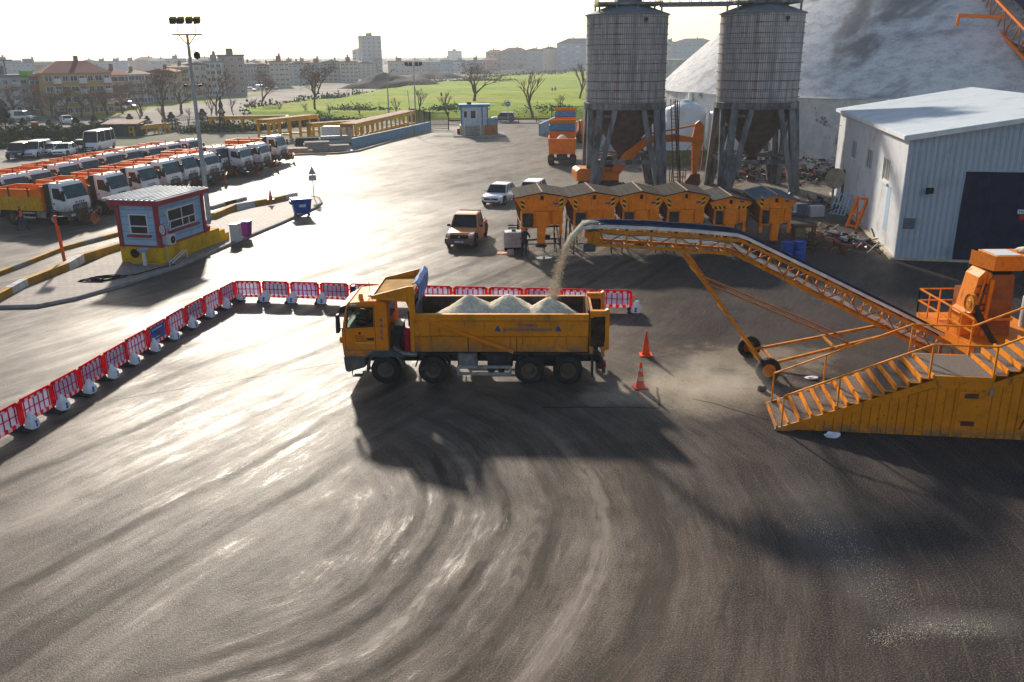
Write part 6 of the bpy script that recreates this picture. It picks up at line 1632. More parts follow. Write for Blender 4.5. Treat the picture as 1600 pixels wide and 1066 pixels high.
# ------------------------------------------------------------------ fleet tippers
def fleet_truck(old=False):
    # local: front bumper at x=0, +x forward, body behind
    t = thing('parked_tipper', 'x', 'truck', (0, 0, 0))
    for x in (-1.3, -4.7):
        for s in (1, -1): wheel(t, x, s * 1.02, .50, .30 if x > -2 else .5, s, 'rim_steel' if x > -2 else 'rim_dark', n=18)
    b = MB()
    for s in (1, -1): b.box(-6.1, -.2, s * .42 - .05, s * .42 + .05, .65, .9)
    for x in (-1.3, -4.7): b.tube([(x, -.9, .5), (x, .9, .5)], .09, 6)
    b.box(-1.9, -.4, -.4, .4, .6, 1.1); b.build('chassis', K['chassis'], t)
    w = 1.15; zt = 2.95 if not old else 2.78
    # cab shell (side outline), with dark rear corner fairing
    b = MB()
    front = [(-.02, 1.0), (.0, 1.45), (-.06, 1.85), (-.42, zt - .16), (-.60, zt)] if not old else [(-.02, 1.0), (.02, 1.4), (-.04, 1.8), (-.30, zt - .25), (-.55, zt)]
    b.prism(front + [(-1.35, zt + .03), (-1.75, zt - .02), (-1.78, 1.0)], -w, w)
    cab = b.build('cab', K['cab_white'], t, bev=.07)
    b = MB(); x0, z0, x1, z1 = (-.06, 1.85, -.42, zt - .16) if not old else (-.04, 1.8, -.30, zt - .25)
    d = Vector((x1 - x0, z1 - z0)); nx, nz = d.y / d.length * .012, -d.x / d.length * .012
    b.prism([(x0 + nx, z0 + nz + .06), (x1 + nx, z1 + nz - .03), (x1 - nx * 2, z1 - nz * 2 - .03), (x0 - nx * 2, z0 - nz * 2 + .06)], -w + .10, w - .10)
    b.build('windscreen', K['glass_teal'], cab)
    b = MB(); b.bar((x0 + .03, -.8, z0 + .10), (x0 - .06, .0, z0 + .3), .025); b.bar((x0 + .03, .1, z0 + .10), (x0 - .06, .8, z0 + .3), .025); b.build('wiper', K['black_paint'], cab)
    for s in (1, -1):
        b = MB(); y = s * w
        b.prism([(-.30, 1.78), (-1.12, 1.92), (-1.12, zt - .32), (-.56, zt - .32)], y - .012, y + .012); b.build('side_window', K['glass_dark'], cab)
        b = MB(); b.box(-1.27, -1.25, y - .008, y + .008, 1.05, zt - .2); b.box(-1.2, -1.05, y - .012, y + .014, 1.52, 1.60); b.build('door_seam', K['dark_plastic'], cab)
        b = MB(); b.prism([(-1.30, 1.05), (-1.78, 1.05), (-1.78, zt - .1), (-1.36, zt - .1)], y - .02, y + .016); b.build('rear_corner', K['glass_dark_trim'], cab)
        b = MB(); b.bar((-.30, y, zt - .35), (-.12, y + .2 * s, zt - .4), .03); b.box(-.18, -.05, y + .12 * s - .09, y + .12 * s + .16 * s + .0 if s > 0 else y - .03, 1.75, zt - .4) if False else b.hexa([(-.2, y + .10 * s, 1.8), (-.06, y + .10 * s, 1.8), (-.06, y + .30 * s, 1.8), (-.2, y + .30 * s, 1.8), (-.2, y + .10 * s, 2.5), (-.08, y + .10 * s, 2.5), (-.08, y + .28 * s, 2.5), (-.2, y + .28 * s, 2.5)]); b.build('mirror', K['dark_plastic'], cab)
    b = MB(); b.prism([(-1.32, zt - .02), (-1.80, zt - .06), (-1.84, zt - .42), (-1.45, zt - .34)], -w - .025, w + .025); b.box(-1.0, -.75, -.55, .55, zt + .0, zt + .05); b.build('roof_fairing', K['glass_dark_trim'], cab)
    b = MB(); b.box(-.9, -.78, -.9, -.78, zt, zt + .16); b.box(-.9, -.78, .78, .9, zt, zt + .16)
    if old:
        for y in (-.5, 0, .5): b.box(-.95, -.83, y - .06, y + .06, zt, zt + .14)
    b.build('beacon', K['amber'], cab)
    # grille, headlamps, bumper
    b = MB(); b.prism([(.012, 1.02), (.022, 1.42), (-.01, 1.44), (-.03, 1.02)], -.72, .72); b.box(.0, .03, -.6, .6, 1.46, 1.50); g = b.build('grille', K['glass_dark_trim'], t)
    b = MB()
    for z in (1.12, 1.22, 1.32): b.box(.018, .034, -.68, .68, z - .012, z + .012)
    b.lathe([(.12, .02), (.13, .034), (.105, .036)], 16, 'x', (0, 0, 1.24), cap=False)
    for k in range(3): a = PI / 2 + k * 2 * PI / 3; b.bar((.034, 0, 1.24), (.034, math.cos(a) * .115, 1.24 + math.sin(a) * .115), .02)
    b.build('grille_bar', K['galv'], g)
    b = MB()
    for k, wd in enumerate((.15, .02, .13, .13, .13)): b.box(.004, .018, -.42 + k * .19, -.42 + k * .19 + wd * .8, 1.56, 1.66)
    b.build('front_marking', K['black_paint'], g)
    b = MB(); b.box(.05, .07, -.26, .26, .52, .63); b.build('number_plate', K['trim_white'], t)
    b = MB(); b.prism([(.02, .45), (.06, .6), (.02, 1.02), (-.65, 1.02), (-.65, .8), (-.5, .62), (-.3, .45)], -1.2, 1.2); b.build('bumper', K['grey_plastic'], t, bev=.03)
    for s in (1, -1):
        b = MB(); b.box(-.02, .066, s * .85 - .2, s * .85 + .2, .70, .86); b.build('headlight', K['lamp_lens'], t)
        b = MB(); arc_guard(b, -1.3, .5, .66, min(s * 1.2, s * .8), max(s * 1.2, s * .8), -5, 178, 10, .06); b.build('wing', K['dark_plastic'], t)
        b = MB(); arc_guard(b, -4.7, .5, .62, min(s * 1.2, s * .75), max(s * 1.2, s * .75), 15, 165, 8, .04); b.build('mudguard', K['dark_plastic'], t)
        b = MB(); b.box(-3.9, -2.9, s * 1.1 - .02, s * 1.1 + .02, .48, .60); b.box(-3.9, -2.9, s * 1.1 - .02, s * 1.1 + .02, .80, .92); b.build('side_guard', K['galv'], t)
    b = MB(); b.box(-2.8, -2.05, -1.1, -.5, .5, 1.05); b.build('fuel_tank', K['fuel_alu'], t, bev=.06)
    # tipping body, ochre sides with orange boards above
    f, r = -2.05, -6.25
    b = MB()
    for s in (1, -1):
        b.box(r, f, s * 1.2 - .04, s * 1.2 + .04, 1.12, 1.98)
        for k in range(7): x = r + .12 + k * (f - r - .24) / 6; b.box(x - .04, x + .04, s * 1.25 - .03, s * 1.25 + .03, 1.14, 1.94)
        b.box(r - .02, f + .02, s * 1.25 - .05, s * 1.25 + .05, 1.05, 1.2)
    b.box(r, f, -1.2, 1.2, 1.05, 1.15)
    bd = b.build('dump_body', K['fleet_ochre'], t)
    b = MB()
    for s in (1, -1): b.box(r + .05, f - .02, s * 1.2 - .03, s * 1.2 + .03, 1.98, 2.50); b.box(r, f + .05, s * 1.22 - .05, s * 1.22 + .05, 2.46, 2.53)
    b.box(f - .04, f + .06, -1.24, 1.24, 1.1, 2.72); b.box(r - .06, r + .0, -1.2, 1.2, 1.1, 2.5)
    b.prism([(f - .9, 2.5), (f, 2.5), (f, 2.72), (f - .5, 2.6)], -1.24, -1.18); b.prism([(f - .9, 2.5), (f, 2.5), (f, 2.72), (f - .5, 2.6)], 1.18, 1.24)
    b.build('side_board', K['fleet_orange'], bd)
    b = MB()
    for x in (f - 1.0, f - 2.6):
        for s in (1, -1): b.box(x - .05, x + .05, s * 1.26 - .03, s * 1.26 + .03, 2.0, 2.68)
    b.build('board_clamp', K['rust_steel'], bd)
    b = MB(); b.box(r + .05, f - .05, -1.15, 1.15, 1.16, 1.19); b.box(r + .4, f - .3, -.9, .9, 1.19, 2.30) if False else None; b.build('bed_lining', K['bed_inside'], bd)
    # snow plough
    b = MB(); n = 9; pts = [(.35 + .28 * math.cos(math.radians(100 + 150 * i / n)), .62 + .45 * math.sin(math.radians(100 + 150 * i / n))) for i in range(n + 1)]
    pin = [(x + .05, z) for x, z in pts][::-1]
    b.prism(pts + pin, -1.1, 1.1); b.xf(Matrix.Translation((.78, .1, -.06)) @ Matrix.Rotation(.5, 4, 'Z'))
    pl = b.build('snow_plough', K['plough'], t)
    b = MB(); b.bar((.02, -.4, .55), (.8, -.25, .55), .12); b.bar((.02, .4, .55), (.8, .3, .55), .12); b.bar((.3, -.5, .62), (.3, .5, .62), .12); b.box(.04, .24, -.45, .45, .45, .98)
    for k in range(6): b.box(.55 + .0, .70, -1.0 + k * .4, -.94 + k * .4, .35, .95)
    b.build('plough_frame', K['rust_steel'], pl)
    return t
def fleet():
    row1 = [(99, 284, 0), (167, 271, 0), (215, 260, 0), (253, 251, 0), (282, 243.5, 0), (316, 240, 1), (336, 229, 0), (370, 229.5, 1), (400, 224, 1), (427.5, 212, 0)]
    row2 = [(10, 275), (51, 268), (94, 257), (129, 249), (167, 241), (200, 235), (233, 230), (263, 225), (294, 219)]
    A = fleet_truck(False); Bo = fleet_truck(True); usedA = usedB = False
    hd = math.radians(-13)
    fx = Vector((math.cos(hd), math.sin(hd), 0))
    names = []
    for i, (px, py, old) in enumerate(row1):
        zt = 2.78 if old else 2.95
        p = G(px, py, zt); p.z = 0; p = p + fx * 1.05
        if old: o = Bo if not usedB else copy_tree(Bo); usedB = True
        else: o = A if not usedA else copy_tree(A); usedA = True
        o.location = p; o.rotation_euler = (0, 0, hd + rnd.uniform(-.02, .02) + (.05 if i > 6 else 0))
        o['group'] = 'white-cabbed orange tippers parked in the front row'
        o['label'] = ('rounded older white-cab orange tipper with plough, ' if old else 'white-cab orange tipper truck with snow plough, ') + ('nearest the booth in the front row' if False else '%s from the near end of the front row' % ORD[i])
    for i, (px, py) in enumerate(row2):
        p = G(px, py, 2.9); p.z = 0; p = p + fx * 1.05
        o = copy_tree(A); o.location = p; o.rotation_euler = (0, 0, hd + rnd.uniform(-.02, .02))
        o['group'] = 'white-cabbed orange tippers parked in the back row'
        o['label'] = 'white-cab orange tipper truck half hidden, %s from the near end of the back row' % ORD[i]
fleet()
walk = dict(haL=(.22, .24, .95), elL=(.08, .26, 1.14), haR=(-.18, -.24, .92), elR=(-.08, -.26, 1.14), knL=(.22, .11, .52), anL=(.30, .11, .10), toL=(.46, .11, .06), knR=(-.08, -.1, .50), anR=(-.34, -.1, .14), toR=(-.18, -.1, .05))
q = G(36, 361); person('man in jeans and an orange vest walking past the nearest parked tipper', (q.x, q.y, 0), math.radians(15), walk, 'cloth_navy', 'cloth_jean', 'vest_orange')

# ------------------------------------------------------------------ cars
def car(paint, L=4.5, W=1.78, H=1.46, kind='sedan', plate=True, lower=None):
    """x forward, centred; outline lofted over stations so the body is rounded"""
    t = thing('car', 'x', 'car', (0, 0, 0))
    h2 = L / 2
    if kind == 'sedan': belt, wsb, wst, rst, rsb, hood, deck = .92, .95, .25, -1.15, -1.75, .88, .98
    elif kind == 'hatch': belt, wsb, wst, rst, rsb, hood, deck = .95, 1.0, .35, -1.7, -2.0, .90, .96
    elif kind == 'van': belt, wsb, wst, rst, rsb, hood, deck = 1.05, 1.35, .70, -h2 + .15, -h2 + .05, 1.02, 1.1
    elif kind == 'bus': belt, wsb, wst, rst, rsb, hood, deck = 1.15, h2 - .55, h2 - 1.1, -h2 + .12, -h2 + .04, 1.1, 1.2
    else: belt, wsb, wst, rst, rsb, hood, deck = 1.05, 1.05, .40, -.75, -.95, 1.06, 1.08   # pickup
    # lower body cross-sections: (x, halfwidth, z bottom, z top)
    st = [(h2, .62, .42, .62), (h2 - .08, .80, .28, .70), (h2 - .35, .92, .22, hood - .10), (wsb + .1, .98, .2, hood), (wsb - .3, 1.0, .2, belt), (0, 1.0, .2, belt), (rsb + .3, 1.0, .2, belt + .02), (rsb, .98, .2, deck), (-h2 + .3, .94, .24, deck - .02), (-h2 + .06, .84, .34, deck - .12), (-h2, .70, .42, deck - .30)]
    b = MB(); n = 8
    for x, w, z0, z1 in st:
        w = w * W / 2
        sec = [(-w * .90, z0), (-w, z0 + .15), (-w * 1.0, (z0 + z1) / 2), (-w * .93, z1 - .05), (-w * .80, z1), (w * .80, z1), (w * .93, z1 - .05), (w * 1.0, (z0 + z1) / 2), (w, z0 + .15), (w * .90, z0)]
        n = len(sec)
        for y, z in sec: b.v.append((x, y, z))
    for i in range(len(st) - 1):
        for k in range(n):
            a = i * n + k; c = i * n + (k + 1) % n; b.f.append([a, c, c + n, a + n]); b.mi.append(0)
    b.f.append(list(range(n))); b.mi.append(0); e = (len(st) - 1) * n; b.f.append([e + k for k in range(n)][::-1]); b.mi.append(0)
    body = b.build('body', K[paint], t, smooth=True)
    # glasshouse
    wb, wt = W / 2 * .92, W / 2 * .74
    if kind in ('van', 'bus'): wt = W / 2 * .84
    def ring(zf, inset=0.0):
        z = belt - .04 + (H - belt + .04) * zf
        return (wsb + (wst - wsb) * zf - inset, rsb + (rst - rsb) * zf + inset, wb + (wt - wb) * zf, z)
    g = MB(); f0, r0, w0, z0 = ring(0); f1, r1, w1, z1 = ring(.93)
    g.hexa([(r0, -w0, z0), (f0, -w0, z0), (f0, w0, z0), (r0, w0, z0), (r1, -w1, z1), (f1, -w1, z1), (f1, w1, z1), (r1, w1, z1)])
    g.build('windows', K['glass_dark'], t, bev=.03) if False else None
    gl = g.build('glazing', K['glass_dark'], t, bev=.02)
    p = MB(); f2, r2, w2, z2 = ring(1.0)
    p.hexa([(r1 - .03, -w1 - .012, z1), (f1 + .03, -w1 - .012, z1), (f1 + .03, w1 + .012, z1), (r1 - .03, w1 + .012, z1), (r2 + .12, -w2 * .90, z2), (f2 - .12, -w2 * .90, z2), (f2 - .12, w2 * .90, z2), (r2 + .12, w2 * .90, z2)])
    for s in (1, -1):
        p.bar((f0, s * w0, z0), (f1, s * w1, z1), .07, .05); p.bar((r0, s * w0, z0), (r1, s * w1, z1), .12, .05)
        for fx in ((.5,) if kind == 'pickup' else (.42, .78)):
            xb = f0 + (r0 - f0) * fx; xt = f1 + (r1 - f1) * fx; p.bar((xb, s * w0, z0), (xt, s * w1, z1), .08, .04)
        if kind in ('van',): p.hexa([(r0, s * (w0 - .01), z0), (r0 + 1.3, s * (w0 - .01), z0), (r0 + 1.3, s * (w0 + .02), z0), (r0, s * (w0 + .02), z0), (r1, s * (w1 - .01), z1), (r1 + 1.3, s * (w1 - .01), z1), (r1 + 1.3, s * (w1 + .02), z1), (r1, s * (w1 + .02), z1)])
    p.build('roof', K[paint], t, bev=.03)
    if kind == 'pickup':
        q = MB(); q.box(-h2 + .12, rsb - .1, -W / 2 * .78, W / 2 * .78, deck - .03, deck + .012); q.build('load_bed', K['dark_plastic'], t)
        q = MB(); q.tube([(rsb - .15, -.7, deck), (rsb - .2, -.66, H - .05), (rsb - .2, .66, H - .05), (rsb - .15, .7, deck)], .035, 6); q.build('roll_bar', K['dark_plastic'], t)
    r = .335 if kind != 'pickup' else .39
    xs = (h2 - .85, -h2 + .88)
    for x in xs:
        for s in (1, -1):
            wheel(t, x, s * (W / 2 - .10), r, .22, s, 'rim_steel' if kind != 'pickup' else 'rim_dark', n=16, dish=.02)
            q = MB(); arc_guard(q, x, r, r + .09, min(s * (W / 2 - .16), s * (W / 2 + .005)), max(s * (W / 2 - .16), s * (W / 2 + .005)), -8, 188, 10, .05); q.build('wheel_arch', K['black_paint'], t)
    q = MB(); zg = .50 if kind != 'pickup' else .66
    q.prism([(h2 - .06, zg - .02), (h2 + .008, zg), (h2 + .008, zg + .12), (h2 - .10, zg + .20)], -W * .30, W * .30); q.box(h2 - .12, h2 + .006, -W * .34, W * .34, .30, .36)
    gr = q.build('grille', K['black_paint'], t)
    if lower:
        q = MB(); q.prism([(h2 - .30, .26), (h2 + .03, .34), (h2 + .04, .62), (h2 - .02, .66), (h2 - .30, .66)], -W / 2 * .96, W / 2 * .96); q.build('bumper', K[lower], t, bev=.04)
    for s in (1, -1):
        q = MB(); zl = .66 if kind != 'pickup' else .86
        q.hexa([(h2 - .42, s * W * .38, zl - .02), (h2 - .05, s * W * .30, zl - .05), (h2 - .12, s * W * .44, zl - .04), (h2 - .45, s * W * .475, zl), (h2 - .42, s * W * .38, zl + .12), (h2 - .09, s * W * .30, zl + .07), (h2 - .16, s * W * .44, zl + .09), (h2 - .45, s * W * .475, zl + .13)]); q.build('headlight', K['lamp_lens'], t)
        q = MB(); q.box(-h2 - .005, -h2 + .15, s * W * .40 - .12, s * W * .40 + .08, .72, .90); q.build('tail_light', K['red_paint'], t)
        q = MB(); q.hexa([(wsb - .38, s * W / 2, belt), (wsb - .25, s * W / 2, belt), (wsb - .25, s * (W / 2 + .2), belt + .02), (wsb - .38, s * (W / 2 + .2), belt + .02), (wsb - .38, s * W / 2, belt + .16), (wsb - .28, s * W / 2, belt + .16), (wsb - .28, s * (W / 2 + .18), belt + .16), (wsb - .38, s * (W / 2 + .18), belt + .16)]); q.build('mirror', K['dark_plastic' if kind == 'pickup' else paint], t)
        if kind != 'pickup':
            q = MB(); q.lathe([(.09, h2 - .12), (.09, h2 - .05), (0, h2 - .045)], 10, 'x', (0, s * W * .36, .38), cap=False); q.build('fog_lamp', K['black_paint'], t)
    if plate:
        q = MB(); q.box(h2 + .006, h2 + (.05 if lower else .022), -.26, .26, .42, .53); pl = q.build('number_plate', K['trim_white'], t)
        q = MB()
        for k in range(6): q.box(h2 + .02, h2 + (.054 if lower else .026), -.22 + k * .075, -.18 + k * .075, .445, .505)
        q.build('plate_marking', K['letter_blue'], pl)
    q = MB(); q.lathe([(.055, h2 - .02), (.055, h2 + .014), (0, h2 + .016)], 12, 'x', (0, 0, zg + .10), cap=False); q.build('badge', K['galv'], gr)
    return t
pk = car('pickup_orange', 5.2, 1.86, 1.80, 'pickup', True, 'grey_plastic'); pk.name = 'pickup_truck'
pk['label'] = 'dusty orange pickup truck parked on the wet yard facing the tipper'; pk['category'] = 'pickup'
a, c = G(697, 391), G(743, 388); mid = a.lerp(c, .5); pk.location = (mid.x + .30, mid.y + 2.45, 0); pk.rotation_euler = (0, 0, math.radians(-98.5))
sd = car('car_white', 4.53, 1.79, 1.48, 'sedan'); sd['label'] = 'white saloon car parked behind the orange pickup'; sd['category'] = 'car'
mid = G(768, 323); sd.location = (mid.x + .62, mid.y + 2.1, 0); sd.rotation_euler = (0, 0, math.radians(-107))
s2 = car('car_white', 4.2, 1.78, 1.55, 'hatch'); s2['label'] = 'white hatchback half hidden behind the first salt spreader'; s2['category'] = 'car'
mid = G(826, 320); s2.location = (mid.x + .3, mid.y + 2.2, 0); s2.rotation_euler = (0, 0, math.radians(-104))
def put(o, px, py, deg, label, cat='car', name=None, group=None):
    p = G(px, py); o.location = p; o.rotation_euler = (0, 0, math.radians(deg)); o['label'] = label; o['category'] = cat
    if name: o.name = name
    if group: o['group'] = group
    return o
VH = 'cars parked behind the fleet'
put(car('car_dark', 4.6, 1.9, 1.85, 'van'), 34, 247, -86, 'dark people carrier parked at the hedge end of the car row', 'van', 'people_carrier', VH)
put(car('car_white', 4.9, 1.95, 1.9, 'van'), 58, 245, -86, 'white people carrier parked beside the dark one', 'van', 'people_carrier', VH)
put(car('car_silver', 4.3, 1.8, 1.5, 'hatch'), 80, 243, -86, 'silver hatchback parked beside the white people carrier', 'car', None, VH)
w3 = put(car('car_white', 4.4, 1.78, 1.48, 'sedan'), 103, 243, -86, 'white saloon car parked beside the silver hatchback', 'car', None, VH)
w4_ = copy_tree(w3)
for o_ in w4_.children:
    for s_ in o_.material_slots: s_.link = 'OBJECT'; s_.material = K['car_dark'] if s_.material is K['car_white'] or o_.name.startswith(('body', 'roof')) else o_.data.materials[0]
put(w4_, 128, 237, -86, 'dark saloon car parked between the white saloon and the minibus', 'car', None, VH)
put(car('car_white', 6.2, 2.0, 2.5, 'bus'), 156, 234, -88, 'white minibus parked at the far end of the car row', 'minibus', 'minibus', VH)
dk = put(car('car_blue', 4.5, 1.85, 1.62, 'hatch'), 787, 190, 180 - 8, 'dark blue car passing on the road behind the gate booth', 'car')
# traffic and parked cars along the city road
r = random.Random(11)
cw, cd_, cs = car('car_white', 4.4, 1.8, 1.5, 'sedan', False), car('car_dark', 4.4, 1.8, 1.5, 'hatch', False), car('car_silver', 4.8, 1.9, 1.9, 'van', False)
spots = [(104, 193, 'white car driving on the city road beside the dark conifers'), (96, 186, 'dark car on the city road behind the white one'), (36, 189, 'white van parked by the green fence under the white apartment block'),
         (130, 176, 'dark car parked below the ochre apartment block'), (161, 176, 'white car parked below the ochre apartment block'), (182, 173, 'silver van parked below the salmon house'), (200, 171, 'silver van parked below the salmon house, one further along'),
         (330, 148, 'white car in the glittering car park behind the second bare tree'), (345, 146, 'silver van in the glittering car park behind the second bare tree'), (360, 145, 'white car in the car park between the second and third bare trees'), (375, 146, 'dark car in the car park below the third bare tree'), (392, 143, 'white car in the car park behind the third bare tree'), (410, 141, 'silver van in the car park behind the third bare tree'), (425, 140, 'white car at the end of the distant car park')]
src = [cw, cd_, cs]
for i, (px, py, lab) in enumerate(spots):
    k = 1 if 'dark' in lab.split(' car')[0] else (2 if 'van' in lab else 0)
    o = src[k]
    if o is None: o = copy_tree((cw, cd_, cs)[k])
    src[k] = None
    put(o, px, py, r.choice((-60, -55, 120, 125)) if i < 2 else r.uniform(-20, 20), lab, 'van' if 'van' in lab else 'car', None, 'cars along the city road')

# ------------------------------------------------------------------ orange tippers near the gate (seen from behind)
def rear_tipper(load=True):
    t = thing('loaded_tipper', 'x', 'truck', (0, 0, 0))
    for x in (0, -1.5, 3.6):
        for s in (1, -1): wheel(t, x, s * 1.0, .5, .5 if x < 2 else .3, s, n=16)
    b = MB(); b.box(-2.2, 5.0, -.5, .5, .6, .95); b.box(-2.3, -2.1, -1.2, 1.2, .5, .75); b.build('chassis', K['chassis'], t)
    b = MB(); b.prism([(3.2, 1.0), (5.0, 1.0), (5.05, 1.8), (4.7, 2.9), (3.2, 3.0)], -1.18, 1.18); b.build('cab', K['cab_orange'], t, bev=.08)
    b = MB()
    for s in (1, -1): b.prism([(1.20 * s, 1.1), (1.28 * s, 2.35), (1.20 * s, 2.35), (1.1 * s, 1.1)], -2.2, 3.0, 'x')
    b.box(-2.2, 3.0, -1.1, 1.1, 1.05, 1.12); b.box(2.95, 3.08, -1.28, 1.28, 1.1, 2.75)
    b.hexa([(-2.25, -1.2, 1.05), (-2.15, -1.2, 1.05), (-2.15, 1.2, 1.05), (-2.25, 1.2, 1.05), (-2.4, -1.28, 2.4), (-2.3, -1.28, 2.4), (-2.3, 1.28, 2.4), (-2.4, 1.28, 2.4)])
    b.box(-2.42, -2.25, -1.3, 1.3, 2.28, 2.45); b.box(-2.36, -2.2, -.5, .5, 1.3, 1.36); b.box(-2.38, -2.2, -.5, .5, 1.9, 1.96)
    b.build('dump_body', K['fleet_orange'], t)
    b = MB(); b.box(2.5, 3.4, -1.26, 1.26, 2.7, 3.35); b.build('tarpaulin', K['gate_blue'], t, bev=.1)
    b = MB(); b.box(3.2, 3.3, -1.28, 1.28, 3.3, 3.75)
    for k in range(9): b.box(3.15, 3.35, -1.25 + k * .3, -1.15 + k * .3, 3.35, 3.74)
    b.build('canopy', K['cab_orange'], t)
    for s in (1, -1):
        b = MB(); b.box(-2.36, -2.30, s * 1.0 - .15, s * 1.0 + .15, .55, .72); b.build('tail_light', K['red_paint'], t)
        b = MB(); b.box(-2.3, -2.25, s * 1.0 - .3, s * 1.0 + .3, .25, .95); b.build('mud_flap', K['dark_plastic'], t)
    return t
rt = rear_tipper(); p = G(880, 259); rt.location = (p.x, p.y + 2.5, 0); rt.rotation_euler = (0, 0, math.radians(87)); rt.scale = (1.15,) * 3
rt['label'] = 'orange loaded tipper seen from behind on its way to the gate'
b = MB(); n = 16
for j in range(n + 1):
    for i in range(n + 1):
        x = -2.15 + 4.6 * i / n; y = -1.15 + 2.3 * j / n; b.v.append((x, y, 1.6 + 1.05 * math.exp(-((x + .4) / 1.3) ** 2 - (y / .8) ** 2)))
for j in range(n):
    for i in range(n): a = j * (n + 1) + i; b.f.append([a, a + 1, a + n + 2, a + n + 1]); b.mi.append(0)
o = b.build('salt_load', K['salt'], smooth=True); o.location = rt.location; o.rotation_euler = rt.rotation_euler; o.scale = rt.scale; tag(o, 'pale heap of salt in the orange tipper heading for the gate', 'salt heap')
r2 = copy_tree(rt); p = G(881, 226); r2.location = (p.x + .4, p.y + 3, 0); r2['label'] = 'orange tipper with a raised grid canopy waiting ahead of the loaded one'
t = thing('wheel_loader', 'orange loader standing beyond the first silo next to the waiting tipper', 'loader', G(913, 222), math.radians(100))
for x in (-1.2, 1.2):
    for s in (1, -1): wheel(t, x, s * .95, .6, .45, s, n=14)
b = MB(); b.prism([(-2.2, .7), (.4, .7), (.4, 1.5), (-2.0, 1.6)], -.9, .9); b.bar((.4, -.6, 1.2), (2.4, -.6, .6), .2); b.bar((.4, .6, 1.2), (2.4, .6, .6), .2); b.build('body', K['exc_orange'], t, bev=.05)
b = MB(); b.prism([(-.7, 1.5), (.5, 1.5), (.4, 2.9), (-.6, 2.9)], -.7, .7); b.build('cabin', K['exc_orange'], t, bev=.05)
b = MB(); b.prism([(2.2, .2), (3.1, .2), (2.5, .35), (2.4, 1.1), (2.2, 1.1)], -1.2, 1.2); b.build('bucket', K['rust_steel'], t)

# ------------------------------------------------------------------ checkpoint booth island
isl = [G(-8, 482), G(60, 480), G(120, 468), G(190, 448), G(280, 418), G(380, 375), G(440, 350), G(492, 327), G(503, 318), G(498, 311), G(488, 309), G(440, 316), G(330, 345), G(190, 393), G(130, 420), G(-8, 470)]
b = MB(); b.prism([(p.x, p.y) for p in isl], -.02, .13, 'z'); o = struct(b.build('pavement', K['pavers'])); 
def kerb_run(name, pix, h, w, cols, seg, label, cat='kerb'):
    P = [G(*p) for p in pix]; t = thing(name, label, cat, (0, 0, 0)); k = 0
    bl = {}
    for a, c in zip(P[:-1], P[1:]):
        L = (c - a).length; n = max(1, round(L / seg)); d = (c - a) / n
        for i in range(n):
            b = bl.setdefault(cols[k % len(cols)], MB()); u = d.normalized() * .012
            b.bar(a + d * i + u + Vector((0, 0, h / 2)), a + d * (i + 1) - u + Vector((0, 0, h / 2)), w, h); k += 1
    for m, b in bl.items(): b.build('kerbstone', K[m], t)
    return t
kerb_run('barrier_kerb', [(-10, 478), (40, 450), (105, 424), (128, 410), (190, 391)], .48, .36, ['kerb_ochre', 'kerb_white', 'kerb_ochre'], 2.0, 'tall yellow and white concrete kerb leading up to the checkpoint booth')
kerb_run('barrier_kerb', [(334, 344), (367, 329), (425, 319), (463, 310)], .50, .40, ['kerb_ochre', 'kerb_ochre', 'kerb_white'], 1.9, 'tall yellow and white concrete kerb running on from the booth to the blue bin')
kerb_run('low_kerb', [(-10, 433), (45, 412), (100, 390), (187, 367)], .22, .30, ['kerb_ochre', 'concrete', 'kerb_ochre', 'kerb_ochre'], 1.6, 'low yellow and grey kerb between the fleet and the lane')
kerb_run('low_kerb', [(330, 327), (350, 321), (384, 312)], .22, .30, ['concrete', 'soil_pile', 'concrete'], 1.6, 'low dark kerb behind the floodlight mast')
b = MB()
for p, q in zip(isl[:8], isl[1:9]): b.bar(Vector((p.x, p.y, .07)), Vector((q.x, q.y, .07)), .16, .17)
for p, q in zip(isl[8:11], isl[9:12]): b.bar(Vector((p.x, p.y, .07)), Vector((q.x, q.y, .07)), .16, .17)
struct(b.build('kerb', K['concrete']))
